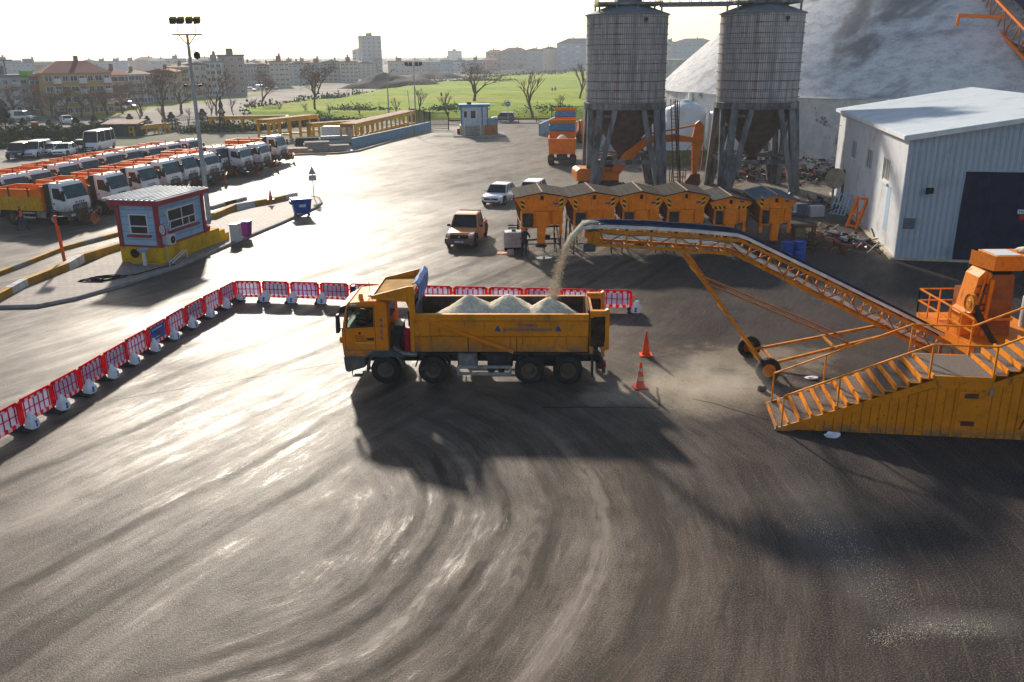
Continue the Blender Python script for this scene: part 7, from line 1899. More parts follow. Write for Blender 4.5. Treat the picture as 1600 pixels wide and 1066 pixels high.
def booth():
    B_ = G(252, 388, 1.02); e1 = G(323, 363, 1.02); e2 = G(191, 386, 1.02); B_.z = 0; d1 = e2 - B_; d2 = e1 - B_; ang = math.atan2(d2.y, d2.x); d1.z = d2.z = 0
    # local x runs along the long side, origin at the near corner; y points back across the short side
    t = thing('checkpoint_booth', 'small blue checkpoint booth with maroon trim on a yellow plinth', 'booth', B_, ang)
    wx = d2.length; lx = wx + 3.0; d1l = Matrix.Rotation(-ang, 4, 'Z') @ d1      # from near corner to far-left corner
    wy = max(2.2, d1l.y + .1); B_ = B_ - d2.normalized() * .12
    zf = 1.02
    b = MB(); b.box(0, lx - 1.6, 0, wy + .1, 0, zf); b.box(lx - 1.6, lx - .5, .0, .9, 0, .55); b.box(lx - 1.6, lx - .8, .1, .8, .55, .8); b.box(-.25, 0.05, -.1, 1.8, 0, .2); b.build('plinth', K['booth_base'], t)
    x0, x1, y0, y1, z0, z1 = .12, 3.9, .12, wy, zf, zf + 2.35
    x1 = wx
    b = MB(); b.box(x0, x1, y0, y1, z0, z1)
    sh = b.build('wall', K['booth_blue'], t)
    b = MB()
    for k in range(5):
        z = z0 + .42 * (k + 1); b.box(x0 - .006, x0 + .01, y0, y1, z - .008, z + .008); b.box(x0, x1, y0 - .006, y0 + .01, z - .008, z + .008)
    b.build('board_joint', K['letter_blue'], sh)
    b = MB()
    for x, y in ((x0, y0), (x1, y0), (x0, y1), (x1, y1)): b.box(x - .11, x + .11, y - .11, y + .11, z0, z1)
    b.box(x0, x1, y0 - .03, y0 + .03, z0, z0 + .10); b.box(x0 - .03, x0 + .03, y0, y1, z0, z0 + .10); b.build('corner_trim', K['booth_maroon'], t)
    b = MB(); o = .36; zr = z1
    b.hexa([(x0 - o, y0 - o, zr + .02), (x1 + o, y0 - o, zr + .02), (x1 + o, y1 + o, zr + .02), (x0 - o, y1 + o, zr + .02), (x0 - o, y0 - o, zr + .30), (x1 + o, y0 - o, zr + .30), (x1 + o, y1 + o, zr + .30), (x0 - o, y1 + o, zr + .30)])
    rf = b.build('roof_fascia', K['booth_maroon'], t)
    b = MB(); b.box(x0 - o + .05, x1 + o - .05, y0 - o + .05, y1 + o - .05, zr + .30, zr + .325)
    for k in range(11):
        y = y0 - o + .12 + k * .325; b.prism([(y, zr + .325), (y + .09, zr + .325), (y + .07, zr + .385), (y + .02, zr + .385)], x0 - o + .06, x1 + o - .06, 'x')
    b.build('roof_sheet', K['roof_sheet'], rf)
    # windows with frames
    def window(x0, x1, z0_, z1_, face, splits, low):
        f = MB(); g = MB(); w = .06
        def bx(m, a0, a1, q0, q1, d0, d1):
            if face == 'x': m.box(d0, d1, a0, a1, q0, q1)
            else: m.box(a0, a1, d0, d1, q0, q1)
        base = .12
        for a0, a1, q0, q1 in ((x0, x1, z0_, z0_ + w), (x0, x1, z1_ - w, z1_), (x0, x0 + w, z0_ + w, z1_ - w), (x1 - w, x1, z0_ + w, z1_ - w), (x0 + w, x1 - w, low, low + w)): bx(f, a0, a1, q0, q1, base - .05, base + .02)
        for s, lo, hi in splits: bx(f, s - w / 2, s + w / 2, lo, hi, base - .045, base + .02)
        bx(g, x0 + w, x1 - w, z0_ + w, z1_ - w, base - .015, base + .0)
        fr = f.build('window', K['trim_white'], t); g.build('pane', K['glass_dark'], fr)
        m = MB(); bx(m, x0 - .12, x1 + .15, z0_ - .14, z0_ - .03, base - .22, base); m.build('sill', K['booth_maroon'], fr)
    window(x1 * .23, x1 * .82, zf + .80, zf + 1.95, 'y', [(x1 * .53, zf + .8, zf + 1.95), (x1 * .67, zf + .8, zf + 1.25)], zf + 1.25)
    window(wy * .28, wy * .74, zf + .72, zf + 1.85, 'x', [], zf + 1.15)
    b = MB(); b.box(.62, 1.15, -.22, .12, zf + .05, zf + .62); b.build('air_conditioner', K['trim_white'], t, bev=.02)
    q = MB(); q.lathe([(.22, -.235), (.22, -.22), (.03, -.24)], 16, 'y', (.86, 0, zf + .33), cap=False); q.build('fan_grille', K['chassis'], t)
    b = MB(); b.tube([(.75, .05, zf + 2.05), (.85, .02, zf + 1.8), (1.15, .0, zf + 1.2), (1.0, -.02, zf + .7)], .025, 6); b.build('cable', K['trim_white'], t)
    b = MB(); b.lathe([(.12, .0), (.26, .06), (.24, .14), (.1, .16)], 14, 'x', (-.18, wy * .66, .68)); b.build('coiled_cable', K['black_paint'], t)
    return t, ang, B_, lx
BT, BA, BO, BLX = booth()
def bloc(x, y, z=0): return BO + Vector((math.cos(BA) * x - math.sin(BA) * y, math.sin(BA) * x + math.cos(BA) * y, z))
# things around the booth
t = thing('wash_basin', 'pale blue pedestal wash basin in front of the booth plinth', 'basin', bloc(-.45, .75, .13), BA)
b = MB(); b.lathe([(.06, 0), (.11, .02), (.09, .7), (.15, .78)], 14, 'z'); b.build('pedestal', K['trim_white'], t, smooth=True)
b = MB(); b.lathe([(.12, .76), (.30, .86), (.33, .92), (.29, .92), (.2, .84), (0, .82)], 18, 'z', cap=False); b.build('bowl', K['booth_blue'], t, smooth=True)
t = thing('round_sign', 'round red and white weight limit sign on a leaning pole', 'sign', G(266, 421), -.6)
b = MB(); b.bar((.05, 0, 0), (-.18, 0, 2.25), .05); b.build('post', K['galv'], t)
b = MB(); b.lathe([(.34, -.04), (.34, -.02), (0, -.02)], 24, 'y', (-.19, 0, 2.15), cap=False); b.build('face', K['red_paint'], t)
b = MB(); b.lathe([(.25, -.05), (.25, -.042), (0, -.05)], 24, 'y', (-.19, 0, 2.2), cap=False); f_ = b.build('disc', K['trim_white'], t)
b = MB(); b.lathe([(.13, -.062), (.16, -.06), (.13, -.058)], 16, 'y', (-.19, 0, 2.2), cap=False); b.box(-.27, -.12, -.062, -.055, 2.18, 2.22); b.build('symbol', K['letter_blue'], f_)
loose('water_hose', 'black hose lying in loose coils on the paved island', 'hose', lambda b: b.tube([(1.0 * math.cos(a * .42) * (.6 + .4 * math.sin(a * .31)) + .25 * math.sin(a * 1.3), .75 * math.sin(a * .42) * (.7 + .3 * math.cos(a * .23)), .03 + .02 * math.sin(a)) for a in range(0, 62)] + [(1.6, .3, .03), (2.2, .9, .03), (2.9, 1.6, .03), (3.6, 2.0, .03)], .028, 5), K['black_paint'], G(160, 440) + Vector((0, 0, .13)), .35)
loose('hand_rail', 'white bent pipe rail lying by the plinth of the booth', 'rail', lambda b: (b.tube([(0, 0, .1), (1.5, .0, .55), (1.55, 0, .1)], .035, 6), b.tube([(0, .2, .1), (1.5, .2, .55)], .03, 6)), K['trim_white'], bloc(.3, -.45, .05), BA)
loose('red_bucket', 'red plastic bucket on the far end of the booth plinth', 'bucket', lambda b: b.lathe([(.2, 0), (.27, .32), (.25, .32), (.19, .03), (0, .03)], 16, 'z', cap=False), K['red_paint'], bloc(BLX - 2.4, .3, 1.02), smooth=True)
t = thing('meter_cabinet', 'grey meter cabinet with a yellow sticker beside the purple bin', 'cabinet', G(369, 380) + Vector((0, .15, .1)), BA)
b = MB(); b.box(-.35, .35, -.22, .22, 0, 1.05); b.box(-.40, .40, -.27, .27, 1.05, 1.12); b.build('housing', K['workshop_white'], t, bev=.02)
b = MB(); b.box(.0, .2, -.235, -.222, .55, .85); b.build('sticker', K['haz_yellow'], t)
t = thing('wheelie_bin', 'purple wheeled rubbish bin beside the grey meter cabinet', 'bin', G(382, 374) + Vector((.1, .2, .1)), BA)
b = MB(); b.hexa([(-.22, -.24, .06), (.22, -.24, .06), (.22, .24, .06), (-.22, .24, .06), (-.29, -.33, 1.0), (.29, -.33, 1.0), (.29, .33, 1.0), (-.29, .33, 1.0)]); b.build('body', K['bin_purple'], t, bev=.02)
b = MB(); b.box(-.32, .32, -.36, .36, 1.0, 1.06); b.box(-.25, .25, .33, .42, .95, 1.0); b.build('lid', K['bin_purple'], t, bev=.02)
t = thing('rubbish_container', 'blue wheeled rubbish container at the tip of the paved island', 'container', G(470, 340) + Vector((0, .5, .05)), math.radians(22))
b = MB(); b.hexa([(-.55, -.42, .22), (.55, -.42, .22), (.55, .42, .22), (-.55, .42, .22), (-.68, -.55, 1.25), (.68, -.55, 1.25), (.68, .55, 1.25), (-.68, .55, 1.25)])
for k in range(5): b.hexa([(-.5 + .23 * k, -.45, .3), (-.44 + .23 * k, -.45, .3), (-.44 + .23 * k, -.40, .3), (-.5 + .23 * k, -.40, .3), (-.58 + .27 * k, -.57, 1.15), (-.52 + .27 * k, -.57, 1.15), (-.52 + .27 * k, -.5, 1.15), (-.58 + .27 * k, -.5, 1.15)])
b.build('tub', K['bin_blue'], t)
b = MB(); b.box(-.74, .74, -.60, -.5, 1.22, 1.30); b.box(-.74, .74, .5, .60, 1.22, 1.30); b.box(-.74, -.64, -.5, .5, 1.22, 1.30); b.box(.64, .74, -.5, .5, 1.22, 1.30); b.box(-.82, -.7, -.35, .35, .9, 1.15); b.build('rim', K['bin_blue'], t)
b = MB(); b.box(-.25, .25, -.555, -.53, .7, .9); b.build('sticker', K['gate_pale'], t)
for x in (-.45, .45):
    for y in (-.35, .35): b = MB(); b.lathe([(.10, -.03), (.10, .03)], 12, 'y', (x, y, .10)); b.bar((x, y, .1), (x, y, .24), .05); b.build('castor', K['black_paint'], t)
traffic_cone('small red cone standing on the yellow kerb by the blue container', G(424, 322) + Vector((0, 0, .5)), .75, [(.3, .42)], 0, .8)
t = thing('road_sign', 'grey-backed road sign on a post at the tip of the island', 'sign', G(491, 312), .2)
b = MB(); b.bar((0, 0, 0), (0, 0, 2.6), .07); b.build('post', K['galv'], t)
b = MB(); b.prism([(-.32, 2.05), (.32, 2.05), (0, 2.72)], -.05, -.02); b.box(-.3, .3, -.05, -.02, 1.55, 2.0); b.build('plate', K['mast_steel'], t)
t = thing('traffic_light', 'small traffic light on an orange post beside the lane', 'traffic light', G(103, 417), .1)
b = MB(); b.bar((0, 0, 0), (-.12, 0, 2.9), .14); b.build('post', K['cone_orange'], t)
b = MB(); b.box(.0, .34, -.14, .14, 2.35, 2.85); b.lathe([(.11, .34), (.12, .52)], 12, 'x', (0, 0, 2.72), cap=False); b.lathe([(.11, .34), (.12, .52)], 12, 'x', (0, 0, 2.48), cap=False); b.build('lamp_head', K['black_paint'], t)
def mast():
    p = G(327, 346); t = thing('floodlight_mast', 'tall steel floodlight mast with four lamps behind the checkpoint booth', 'mast', p)
    b = MB(); b.lathe([(.30, 0), (.30, .03), (.19, .06), (.085, 12.6)], 12, 'z', cap=False); b.build('pole', K['mast_steel'], t, smooth=True)
    b = MB(); b.bar((-1.0, 0, 12.6), (1.0, 0, 12.6), .10)
    for x in (-.6, .6): b.bar((0, 0, 11.9), (x, 0, 12.6), .06); b.bar((x, 0, 12.6), (x, 0, 13.5), .05)
    b.bar((-.6, 0, 13.45), (.6, 0, 13.45), .04); b.build('crossarm', K['mast_steel'], t)
    for x in (-.8, -.28, .28, .8):
        b = MB(); b.hexa([(x - .2, -.25, 13.25), (x + .2, -.25, 13.25), (x + .2, .1, 13.45), (x - .2, .1, 13.45), (x - .2, -.32, 13.6), (x + .2, -.32, 13.6), (x + .2, .03, 13.75), (x - .2, .03, 13.75)]); b.build('floodlight', K['dark_plastic'], t)
    b = MB(); b.bar((0, 0, 11.6), (.5, 0, 11.5), .05); b.lathe([(.0, 11.0), (.2, 11.1), (.22, 11.35), (.1, 11.5)], 12, 'z', (.5, 0, 0), cap=False); b.build('camera_dome', K['dark_plastic'], t)
    b = MB(); b.box(-.5, .5, -.04, .04, 9.3, 9.36); b.box(-.6, -.4, -.1, .1, 9.25, 9.4); b.box(.4, .6, -.1, .1, 9.25, 9.4); b.build('sensor_bar', K['dark_plastic'], t)
mast()
# ------------------------------------------------------------------ gate, fence, bridge girders
def girder(label, a, c, h, top_w, z0=0.0):
    """steel bridge girder with plank top, on posts"""
    d = c - a; L = d.length; t = thing('bridge_girder', label, 'girder', a, math.atan2(d.y, d.x), 'yellow bridge girders stored by the gate lane')
    b = MB(); b.box(0, L, -top_w / 2, -top_w / 2 + .14, h - .45 + z0, h + z0); b.box(0, L, top_w / 2 - .14, top_w / 2, h - .45 + z0, h + z0); b.box(0, L, -top_w / 2 - .1, top_w / 2 + .1, h + z0, h + .06 + z0)
    n = max(3, int(L / 2.2))
    for i in range(n + 1):
        x = min(L - .15, L * i / n)
        for y in (-top_w / 2 + .05, top_w / 2 - .05): b.box(x, x + .3, y - .09, y + .09, z0 * 0, h - .45 + z0)
        b.box(x, x + .3, -top_w / 2, top_w / 2, .5, .75)
    b.build('steelwork', K['beam_yellow'], t)
    b = MB(); k = 0; x = 0
    r = random.Random(int(L * 10))
    while x < L - .5:
        b.box(x, x + .55, -top_w / 2 - .05 + r.uniform(-.1, .1), top_w / 2 + r.uniform(-.1, .2), h + .065 + z0, h + .13 + z0); x += .6
    b.build('planking', K['plank_pink'], t)
    return t
girder('long yellow girder on posts running beside the blue wall to the gate', G(545, 226), G(640, 199), 2.6, 2.2)
girder('yellow arched girder lying behind the end of the parked fleet', G(412, 222), G(492, 211), 2.9, 1.8)
girder('long low yellow girder behind the arched one at the meadow edge', G(330, 205), G(452, 203), 2.2, 1.5)
girder('yellow girder lying between the arched and the long one', G(485, 216), G(560, 210), 2.0, 1.6)
b = MB(); a, c = G(500, 228), G(548, 226)
for k in range(5): b.tube([Vector((a.x, a.y + .6 * k, .35 + .0 * k)), Vector((c.x, c.y + .6 * k, .35))], .28, 10)
b.tube([Vector((a.x, a.y + .8, .9)), Vector((c.x, c.y + .8, .9))], .28, 10)
o = b.build('pipe_bundle', K['mast_steel'], smooth=True); tag(o, 'bundle of grey steel pipes stored below the yellow girders', 'pipes')
t = thing('white_container', 'low white covered skip among the stored girders', 'skip', G(528, 222)); b = MB(); b.box(-2.0, 2.0, -.8, .8, 1.0, 1.9); b.prism([(-2.0, 1.9), (2.0, 1.9), (1.8, 2.15), (-1.8, 2.15)], -.8, .8); b.build('body', K['trim_white'], t)
b = MB(); [b.box(x - .1, x + .1, y - .1, y + .1, 0, 1.0) for x in (-1.7, 1.7) for y in (-.6, .6)]; b.build('leg', K['mast_steel'], t)
for i, (px, py, n, lab) in enumerate(((496, 236, 5, 'stack of concrete slabs nearest the last parked tipper'), (525, 235, 3, 'low stack of concrete slabs at the start of the blue wall'), (465, 240, 3, 'stack of weathered planks behind the last parked tipper'), (480, 226, 4, 'stack of dark slabs under the yellow girders'))):
    t = thing('slab_stack', lab, 'slab stack', G(px, py), .25, 'stacks of slabs by the lane'); r = random.Random(i)
    for k in range(n):
        b = MB(); dx = r.uniform(-.3, .3); b.box(-1.5 + dx, 1.5 + dx, -.9, .9, .24 * k, .24 * k + .2); b.build('slab', K[('concrete', 'concrete', 'plank_pink', 'soil_pile')[i]], t)
kerb_run('low_kerb', [(440, 244), (530, 241), (560, 237), (668, 206)], .2, .3, ['concrete', 'kerb_ochre', 'concrete'], 1.4, 'weathered kerb along the foot of the blue wall')
def wall_run(name, label, a, c, h, mat, th=.25, cat='wall'):
    d = c - a; t = thing(name, label, cat, a, math.atan2(d.y, d.x)); L = d.length
    b = MB(); b.box(0, L, -th / 2, th / 2, 0, h); b.build('wall', K[mat], t)
    b = MB(); b.box(-.03, L + .03, -th / 2 - .05, th / 2 + .05, h, h + .08); b.build('coping', K[mat], t)
wall_run('low_wall', 'low blue painted wall along the lane beside the long yellow girder', G(551, 233), G(672, 204), 1.25, 'wall_blue')
wall_run('low_wall', 'short blue painted wall beside the orange tippers at the gate', G(843, 212), G(868, 199), 1.6, 'wall_blue')
def fence(label, a, c, h, step, dens, mat='black_paint', name='railing_fence', base=None):
    d = c - a; t = thing(name, label, 'fence', a, math.atan2(d.y, d.x)); L = d.length
    n = max(1, round(L / step))
    for i in range(n + 1): x = L * i / n; b = MB(); b.box(x - .06, x + .06, -.06, .06, 0, h + .1); b.build('post', K[mat], t)
    b = MB(); b.box(0, L, -.03, .03, .12, .2); b.box(0, L, -.03, .03, h - .2, h - .12); k = int(L / dens)
    for i in range(k): x = L * (i + .5) / k; b.box(x - .018, x + .018, -.018, .018, .1, h)
    b.build('grille', K[mat], t)
fence('black railing gate standing open beside the blue wall', G(673, 202), G(701, 203), 2.7, 3.2, .16, name='railing_gate')
fence('black railing fence behind the gate towards the road verge', G(640, 193), G(672, 201), 2.6, 3.2, .2)
fence('dark railing fence between the orange tippers and the road', G(862, 189), G(925, 189), 2.6, 3.2, .16)
def guard_rail(label, a, c):
    d = c - a; t = thing('guard_rail', label, 'guard rail', a, math.atan2(d.y, d.x)); L = d.length
    b = MB(); b.box(0, L, -.04, .04, .45, .75); b.box(0, L, -.04, .04, .9, .98); b.build('beam', K['rust_steel'], t)
    n = max(1, int(L / 3))
    b = MB()
    for i in range(n + 1): b.box(L * i / n - .06, L * i / n + .06, -.05, .05, 0, 1.0)
    b.build('posts', K['rust_steel'], t)
guard_rail('brown guard rail along the road, gate booth to the black fence', G(782, 192), G(866, 191))
guard_rail('brown guard rail along the road, black gate to the gate booth', G(701, 194), G(724, 194))
def gate_booth():
    a = G(719, 213); t = thing('gate_booth', 'white gatehouse cabin with blue roof raised on a brown base with steps', 'booth', a, math.radians(4), scale=1.0)
    W, D = 3.3, 2.9; W2 = 4.6
    S = (G(770, 210) - a).length; k = S / 5.0
    t.scale = (k,) * 3
    b = MB(); b.box(0, W2, .3, 3.4, 0, 1.35); b.build('base', K['trim_cream'], t)
    b = MB(); b.box(3.3, 5.0, .0, .12, 0, 1.4); b.box(4.9, 5.02, .0, 3.2, 0, 1.4); b.build('base_cladding', K['conv_rust'], t)
    b = MB(); b.box(.25, 3.7, .5, 3.2, 1.35, 3.75); w = b.build('wall', K['gate_pale'], t)
    b = MB(); b.box(-.1, 4.1, .2, 3.5, 3.75, 4.05); b.build('roof', K['gate_blue'], t)
    b = MB()
    for x, y in ((.25, .5), (3.0, .5), (3.7, .5), (3.7, 3.2), (.25, 3.2)): b.box(x - .08, x + .08, y - .08, y + .08, 1.35, 3.75)
    b.build('corner_post', K['gate_blue'], t)
    for x0, x1, z0, z1 in ((.5, 1.05, 2.3, 3.25), (1.4, 2.2, 2.2, 3.3)):
        b = MB(); b.box(x0, x1, .46, .50, z0, z1); f = b.build('window', K['trim_white'], t); b = MB(); b.box(x0 + .07, x1 - .07, .445, .46, z0 + .07, z1 - .07); b.build('pane', K['glass_dark'], f)
    b = MB(); b.box(3.7, 3.74, 1.2, 2.4, 2.2, 3.3); b.build('window', K['glass_dark'], t)
    b = MB()
    for i in range(6): b.box(.6, 2.7, -1.3 + .27 * i, -1.0 + .27 * i, .22 * i, .22 * i + .06)
    b.build('steps', K['wall_blue'], t)
    b = MB()
    for x in (.6, 2.7): b.bar((x, -1.3, .9), (x, .3, 2.25), .05); b.bar((x, -1.3, 0), (x, -1.3, .9), .05); b.bar((x, .3, 1.35), (x, .3, 2.25), .05)
    b.bar((2.7, .35, 2.2), (4.9, .1, 2.2), .05); b.build('stair_rail', K['trim_white'], t)
    b = MB(); b.box(3.75, 5.0, .2, .3, 1.4, 2.3); b.box(4.95, 5.05, .2, 3.2, 1.4, 2.3); b.build('balustrade', K['wall_blue'], t)
    b = MB(); b.lathe([(.3, 4.05), (.3, 4.3), (0, 4.35)], 10, 'z', (1.3, 1.2, 0)); b.build('roof_vent', K['black_paint'], t)
    b = MB(); b.box(-.9, 6.0, -1.7, 3.6, .0, .16); o = b.build('traffic_island', K['concrete']); o.location = a; o.rotation_euler = (0, 0, math.radians(4)); o.scale = (k,) * 3; struct(o)
gate_booth()
t = thing('blue_sign', 'round blue road sign on a post by the passing car', 'sign', G(794, 192), 0)
b = MB(); b.bar((0, 0, 0), (0, 0, 3.2), .08); b.build('post', K['mast_steel'], t)
b = MB(); b.lathe([(.42, -.06), (.42, -.03), (0, -.03)], 20, 'y', (0, 0, 3.2), cap=False); f_ = b.build('face', K['sign_blue'], t)
b = MB(); b.box(-.28, .22, -.075, -.062, 3.15, 3.25); b.prism([(.1, 3.05), (.32, 3.2), (.1, 3.35)], -.075, -.062); b.build('arrow', K['trim_white'], f_)
t = thing('barrier_post', 'raised white barrier arm on a brown post beside the blue wall', 'barrier', G(645, 210)); b = MB(); b.box(-.35, .35, -.3, .3, 0, 1.1); b.build('housing', K['kerb_ochre'], t); b = MB(); b.bar((0, -.1, 1.1), (-.5, -.1, 6.4), .12); b.build('arm', K['trim_white'], t)
t = thing('red_bollard', 'stubby red and dark bollard beside the gatehouse steps', 'bollard', G(717, 212)); b = MB(); b.lathe([(.25, 0), (.25, .9), (.2, 1.0), (0, 1.0)], 12, 'z'); b.build('post', K['red_paint'], t); b = MB(); b.lathe([(.26, .35), (.26, .6)], 12, 'z', cap=False); b.build('band', K['black_paint'], t)

def lamp_post(label, px, py, h, kind):
    t = thing('lamp_post', label, 'lamp post', G(px, py), 0, 'lamp posts by the meadow')
    b = MB(); b.lathe([(.16, 0), (.08, h)], 8, 'z', cap=False); b.build('pole', K['mast_steel'], t, smooth=True)
    b = MB()
    if kind == 2:
        for s in (-1, 1): b.bar((0, 0, h - .1), (s * 1.0, 0, h + .9), .08); b.hexa([(s * .9, -.2, h + .85), (s * 1.6, -.2, h + .95), (s * 1.6, .2, h + .95), (s * .9, .2, h + .85), (s * .9, -.2, h + 1.0), (s * 1.6, -.2, h + 1.05), (s * 1.6, .2, h + 1.05), (s * .9, .2, h + 1.0)])
    else:
        b.bar((-1.2, 0, h), (1.2, 0, h), .1)
        for x in (-1.2, -.5, .5, 1.2): b.box(x - .28, x + .28, -.25, .1, h + .05, h + .6)
    b.build('lamps', K['dark_plastic'], t)
lamp_post('double-armed street lamp beside the long yellow girder', 608, 186, YP(608, 118, G(608, 186).y).z, 2)
lamp_post('tall floodlight pole behind the raised barrier arm', 650, 195, YP(650, 103, G(650, 195).y).z, 4)

# ------------------------------------------------------------------ vegetation
def branch_mesh(seed, H, spread, depth, lean=0.0, crown0=.33):
    r = random.Random(seed); tr = MB(); cr = MB(); tips = []
    def grow(p, d, L, rad, lev):
        n = 3; pts = [p]; q = p.copy(); dd = d.copy()
        for i in range(n):
            dd = (dd + Vector((r.uniform(-.16, .16), r.uniform(-.16, .16), r.uniform(-.02, .14)))).normalized(); q = q + dd * L / n; pts.append(q.copy())
        b = tr if lev <= 1 else cr
        b.tube(pts, rad, 5 if lev <= 1 else 3, caps=False, radii=[rad * (1 - .35 * i / n) for i in range(n + 1)])
        if lev >= depth: tips.append(q); return
        k = r.choice((2, 3, 3)) if lev > 0 else r.choice((3, 4, 4))
        for i in range(k):
            a = 2 * PI * (i + r.random() * .6) / k; tilt = spread * (.55 + .6 * r.random()) * (.8 if lev == 0 else 1)
            u = dd.cross(Vector((1, 0, 0)) if abs(dd.x) < .8 else Vector((0, 1, 0))).normalized(); w = dd.cross(u)
            nd_ = (dd * math.cos(tilt) + (u * math.cos(a) + w * math.sin(a)) * math.sin(tilt)); nd_.z += .12; nd_.normalize()
            st = pts[-1] if (i or lev == 0) and r.random() < .6 else pts[2]
            grow(st, nd_, L * r.uniform(.58, .78), rad * .64, lev + 1)
    grow(Vector((0, 0, 0)), Vector((lean, 0, 1)).normalized(), H * crown0, H * .017, 0)
    return tr, cr, tips
def leaves(b, tips, n, sz, sp, seed):
    r = random.Random(seed)
    for t_ in tips:
        for _ in range(n):
            p = t_ + Vector((r.gauss(0, sp), r.gauss(0, sp), r.gauss(0, sp))); s = sz * r.uniform(.6, 1.3)
            u = Vector((r.uniform(-1, 1), r.uniform(-1, 1), r.uniform(-1, 1))).normalized(); w = u.cross(Vector((r.uniform(-1, 1), r.uniform(-1, 1), r.uniform(-1, 1)))).normalized()
            b.add([p - u * s, p + w * s * .6, p + u * s, p - w * s * .6], [(0, 1, 2, 3)])
TREES = {}
def bare_proto(key, seed, spread, depth, leaf, nl, crown0=.33, H=10, lsz=.10):
    t = thing('bare_tree', 'x', 'tree', (0, 0, 0)); tr, cr, tips = branch_mesh(seed, H, spread, depth, 0, crown0)
    tr.build('trunk', K['bark'], t, fix=False); cr.build('crown', K['twig'], t, fix=False)
    if nl:
        lv = MB(); leaves(lv, tips, nl, lsz, .28, seed); lv.build('leaves', K[leaf], t, fix=False)
    mz = max(v[2] for v in cr.v); mr = max(abs(v[0]) for v in cr.v); f = 10 / mz
    for c in t.children:
        c.data.transform(Matrix.Diagonal((5.0 / mr * (1 if spread > .4 else .5), 5.0 / mr * (1 if spread > .4 else .5), f, 1)))
    TREES[key] = [t, False]
bare_proto('plane', 3, .66, 6, 'leaf_brown', 1, .30); bare_proto('plane2', 8, .64, 6, 'leaf_brown', 1, .27); bare_proto('slim', 5, .30, 4, 'leaf_brown', 1, .36, 10, .08); bare_proto('yellow', 12, .62, 6, 'leaf_yellow', 1, .28)
def tree(key, px, py, h, label, group, rz=None, name=None, z=0, sx=1.0):
    src = TREES[key]; o = src[0] if not src[1] else copy_tree(src[0]); src[1] = True
    p = G(px, py); p.z = z; o.location = p; o.rotation_euler = (0, 0, rnd.uniform(0, 6) if rz is None else rz); s = h / 10; o.scale = (s * sx, s * sx, s); o['label'] = label; o['group'] = group
    return o
def hpx(px, py, top):      # height of an upright thing whose foot and top are seen at two rows
    p = G(px, py); return YP(px, top, p.y).z
def conifer_proto():
    t = thing('conifer', 'x', 'tree', (0, 0, 0)); b = MB(); b.lathe([(.22, 0), (.03, 9)], 6, 'z', cap=False); b.build('trunk', K['bark'], t)
    r = random.Random(2); b = MB()
    for i in range(3600):
        z = .3 + 9.7 * r.random() ** 1.1; R = (10 - z) * .36 * (1 + .35 * math.sin(z * 3.3)) + .1; a = r.uniform(0, 2 * PI); q = R * math.sqrt(r.uniform(.25, 1)) ; p = Vector((q * math.cos(a), q * math.sin(a), z - q * .25))
        d = Vector((math.cos(a), math.sin(a), -.35)).normalized(); s = r.uniform(.25, .55); w = d.cross(Vector((r.uniform(-1, 1), r.uniform(-1, 1), 1))).normalized() * s * .3
        b.add([p - d * s * .4, p + w, p + d * s, p - w], [(0, 1, 2, 3)])
    b.build('crown', K['conifer'], t, fix=False); TREES['conifer'] = [t, False]
conifer_proto()
def bush_proto(key, mat, seed, n=1500):
    t = thing('bush', 'x', 'bush', (0, 0, 0)); r = random.Random(seed); b = MB(); cl = [(r.uniform(-.6, .6), r.uniform(-.6, .6), r.uniform(.3, .75), r.uniform(.3, .5)) for _ in range(9)]
    for i in range(n):
        cx, cy, cz, cr = r.choice(cl); v = Vector((r.gauss(0, 1), r.gauss(0, 1), r.gauss(0, 1))).normalized() * cr * r.uniform(.6, 1.0); p = Vector((cx, cy, cz)) + v; p.z = max(.02, p.z); s = r.uniform(.05, .12)
        u = (v.normalized() + Vector((r.uniform(-1, 1), r.uniform(-1, 1), r.uniform(-1, 1)))).normalized(); w = u.cross(Vector((r.uniform(-1, 1), r.uniform(-1, 1), 1))).normalized()
        b.add([p - u * s, p + w * s * .7, p + u * s, p - w * s * .7], [(0, 1, 2, 3)])
    b.build('foliage', K[mat], t, fix=False); b = MB()
    for k in range(4): b.bar((0, 0, 0), (r.uniform(-.4, .4), r.uniform(-.4, .4), .6), .04)
    b.build('stem', K['bark'], t); TREES[key] = [t, False]
bush_proto('bush', 'hedge_green', 4); bush_proto('scrub', 'scrub_green', 6)
def bush(key, px, py, h, w, label, group, z=0):
    src = TREES[key]; o = src[0] if not src[1] else copy_tree(src[0]); src[1] = True
    p = G(px, py); p.z = z; o.location = p; o.rotation_euler = (0, 0, rnd.uniform(0, 6)); o.scale = (w, w, h); o['label'] = label; o['group'] = group
    return o
gT = 'leafless plane trees along the lot'
for key, px, py, top, lab in (('plane2', 258, 190, 106, 'large leafless tree behind the fleet, close to the floodlight mast'), ('plane', 339, 186, 103, 'leafless forked tree between the mast and the dark cypress'), ('plane', 409, 176, 108, 'leafless spreading tree at the dirt lot, third from the mast'), ('plane2', 495, 181, 98, 'big leafless tree with rusty leaves above the arched girder'), ('yellow', 742, 166, 95, 'tree with rusty leaves standing behind the gatehouse'), ('slim', 833, 186, 108, 'slim leafless tree by the road behind the gatehouse')):
    h = hpx(px, py, top); tree(key, px, py, h, lab, gT, sx=1.05 if key != 'slim' else 1.3)
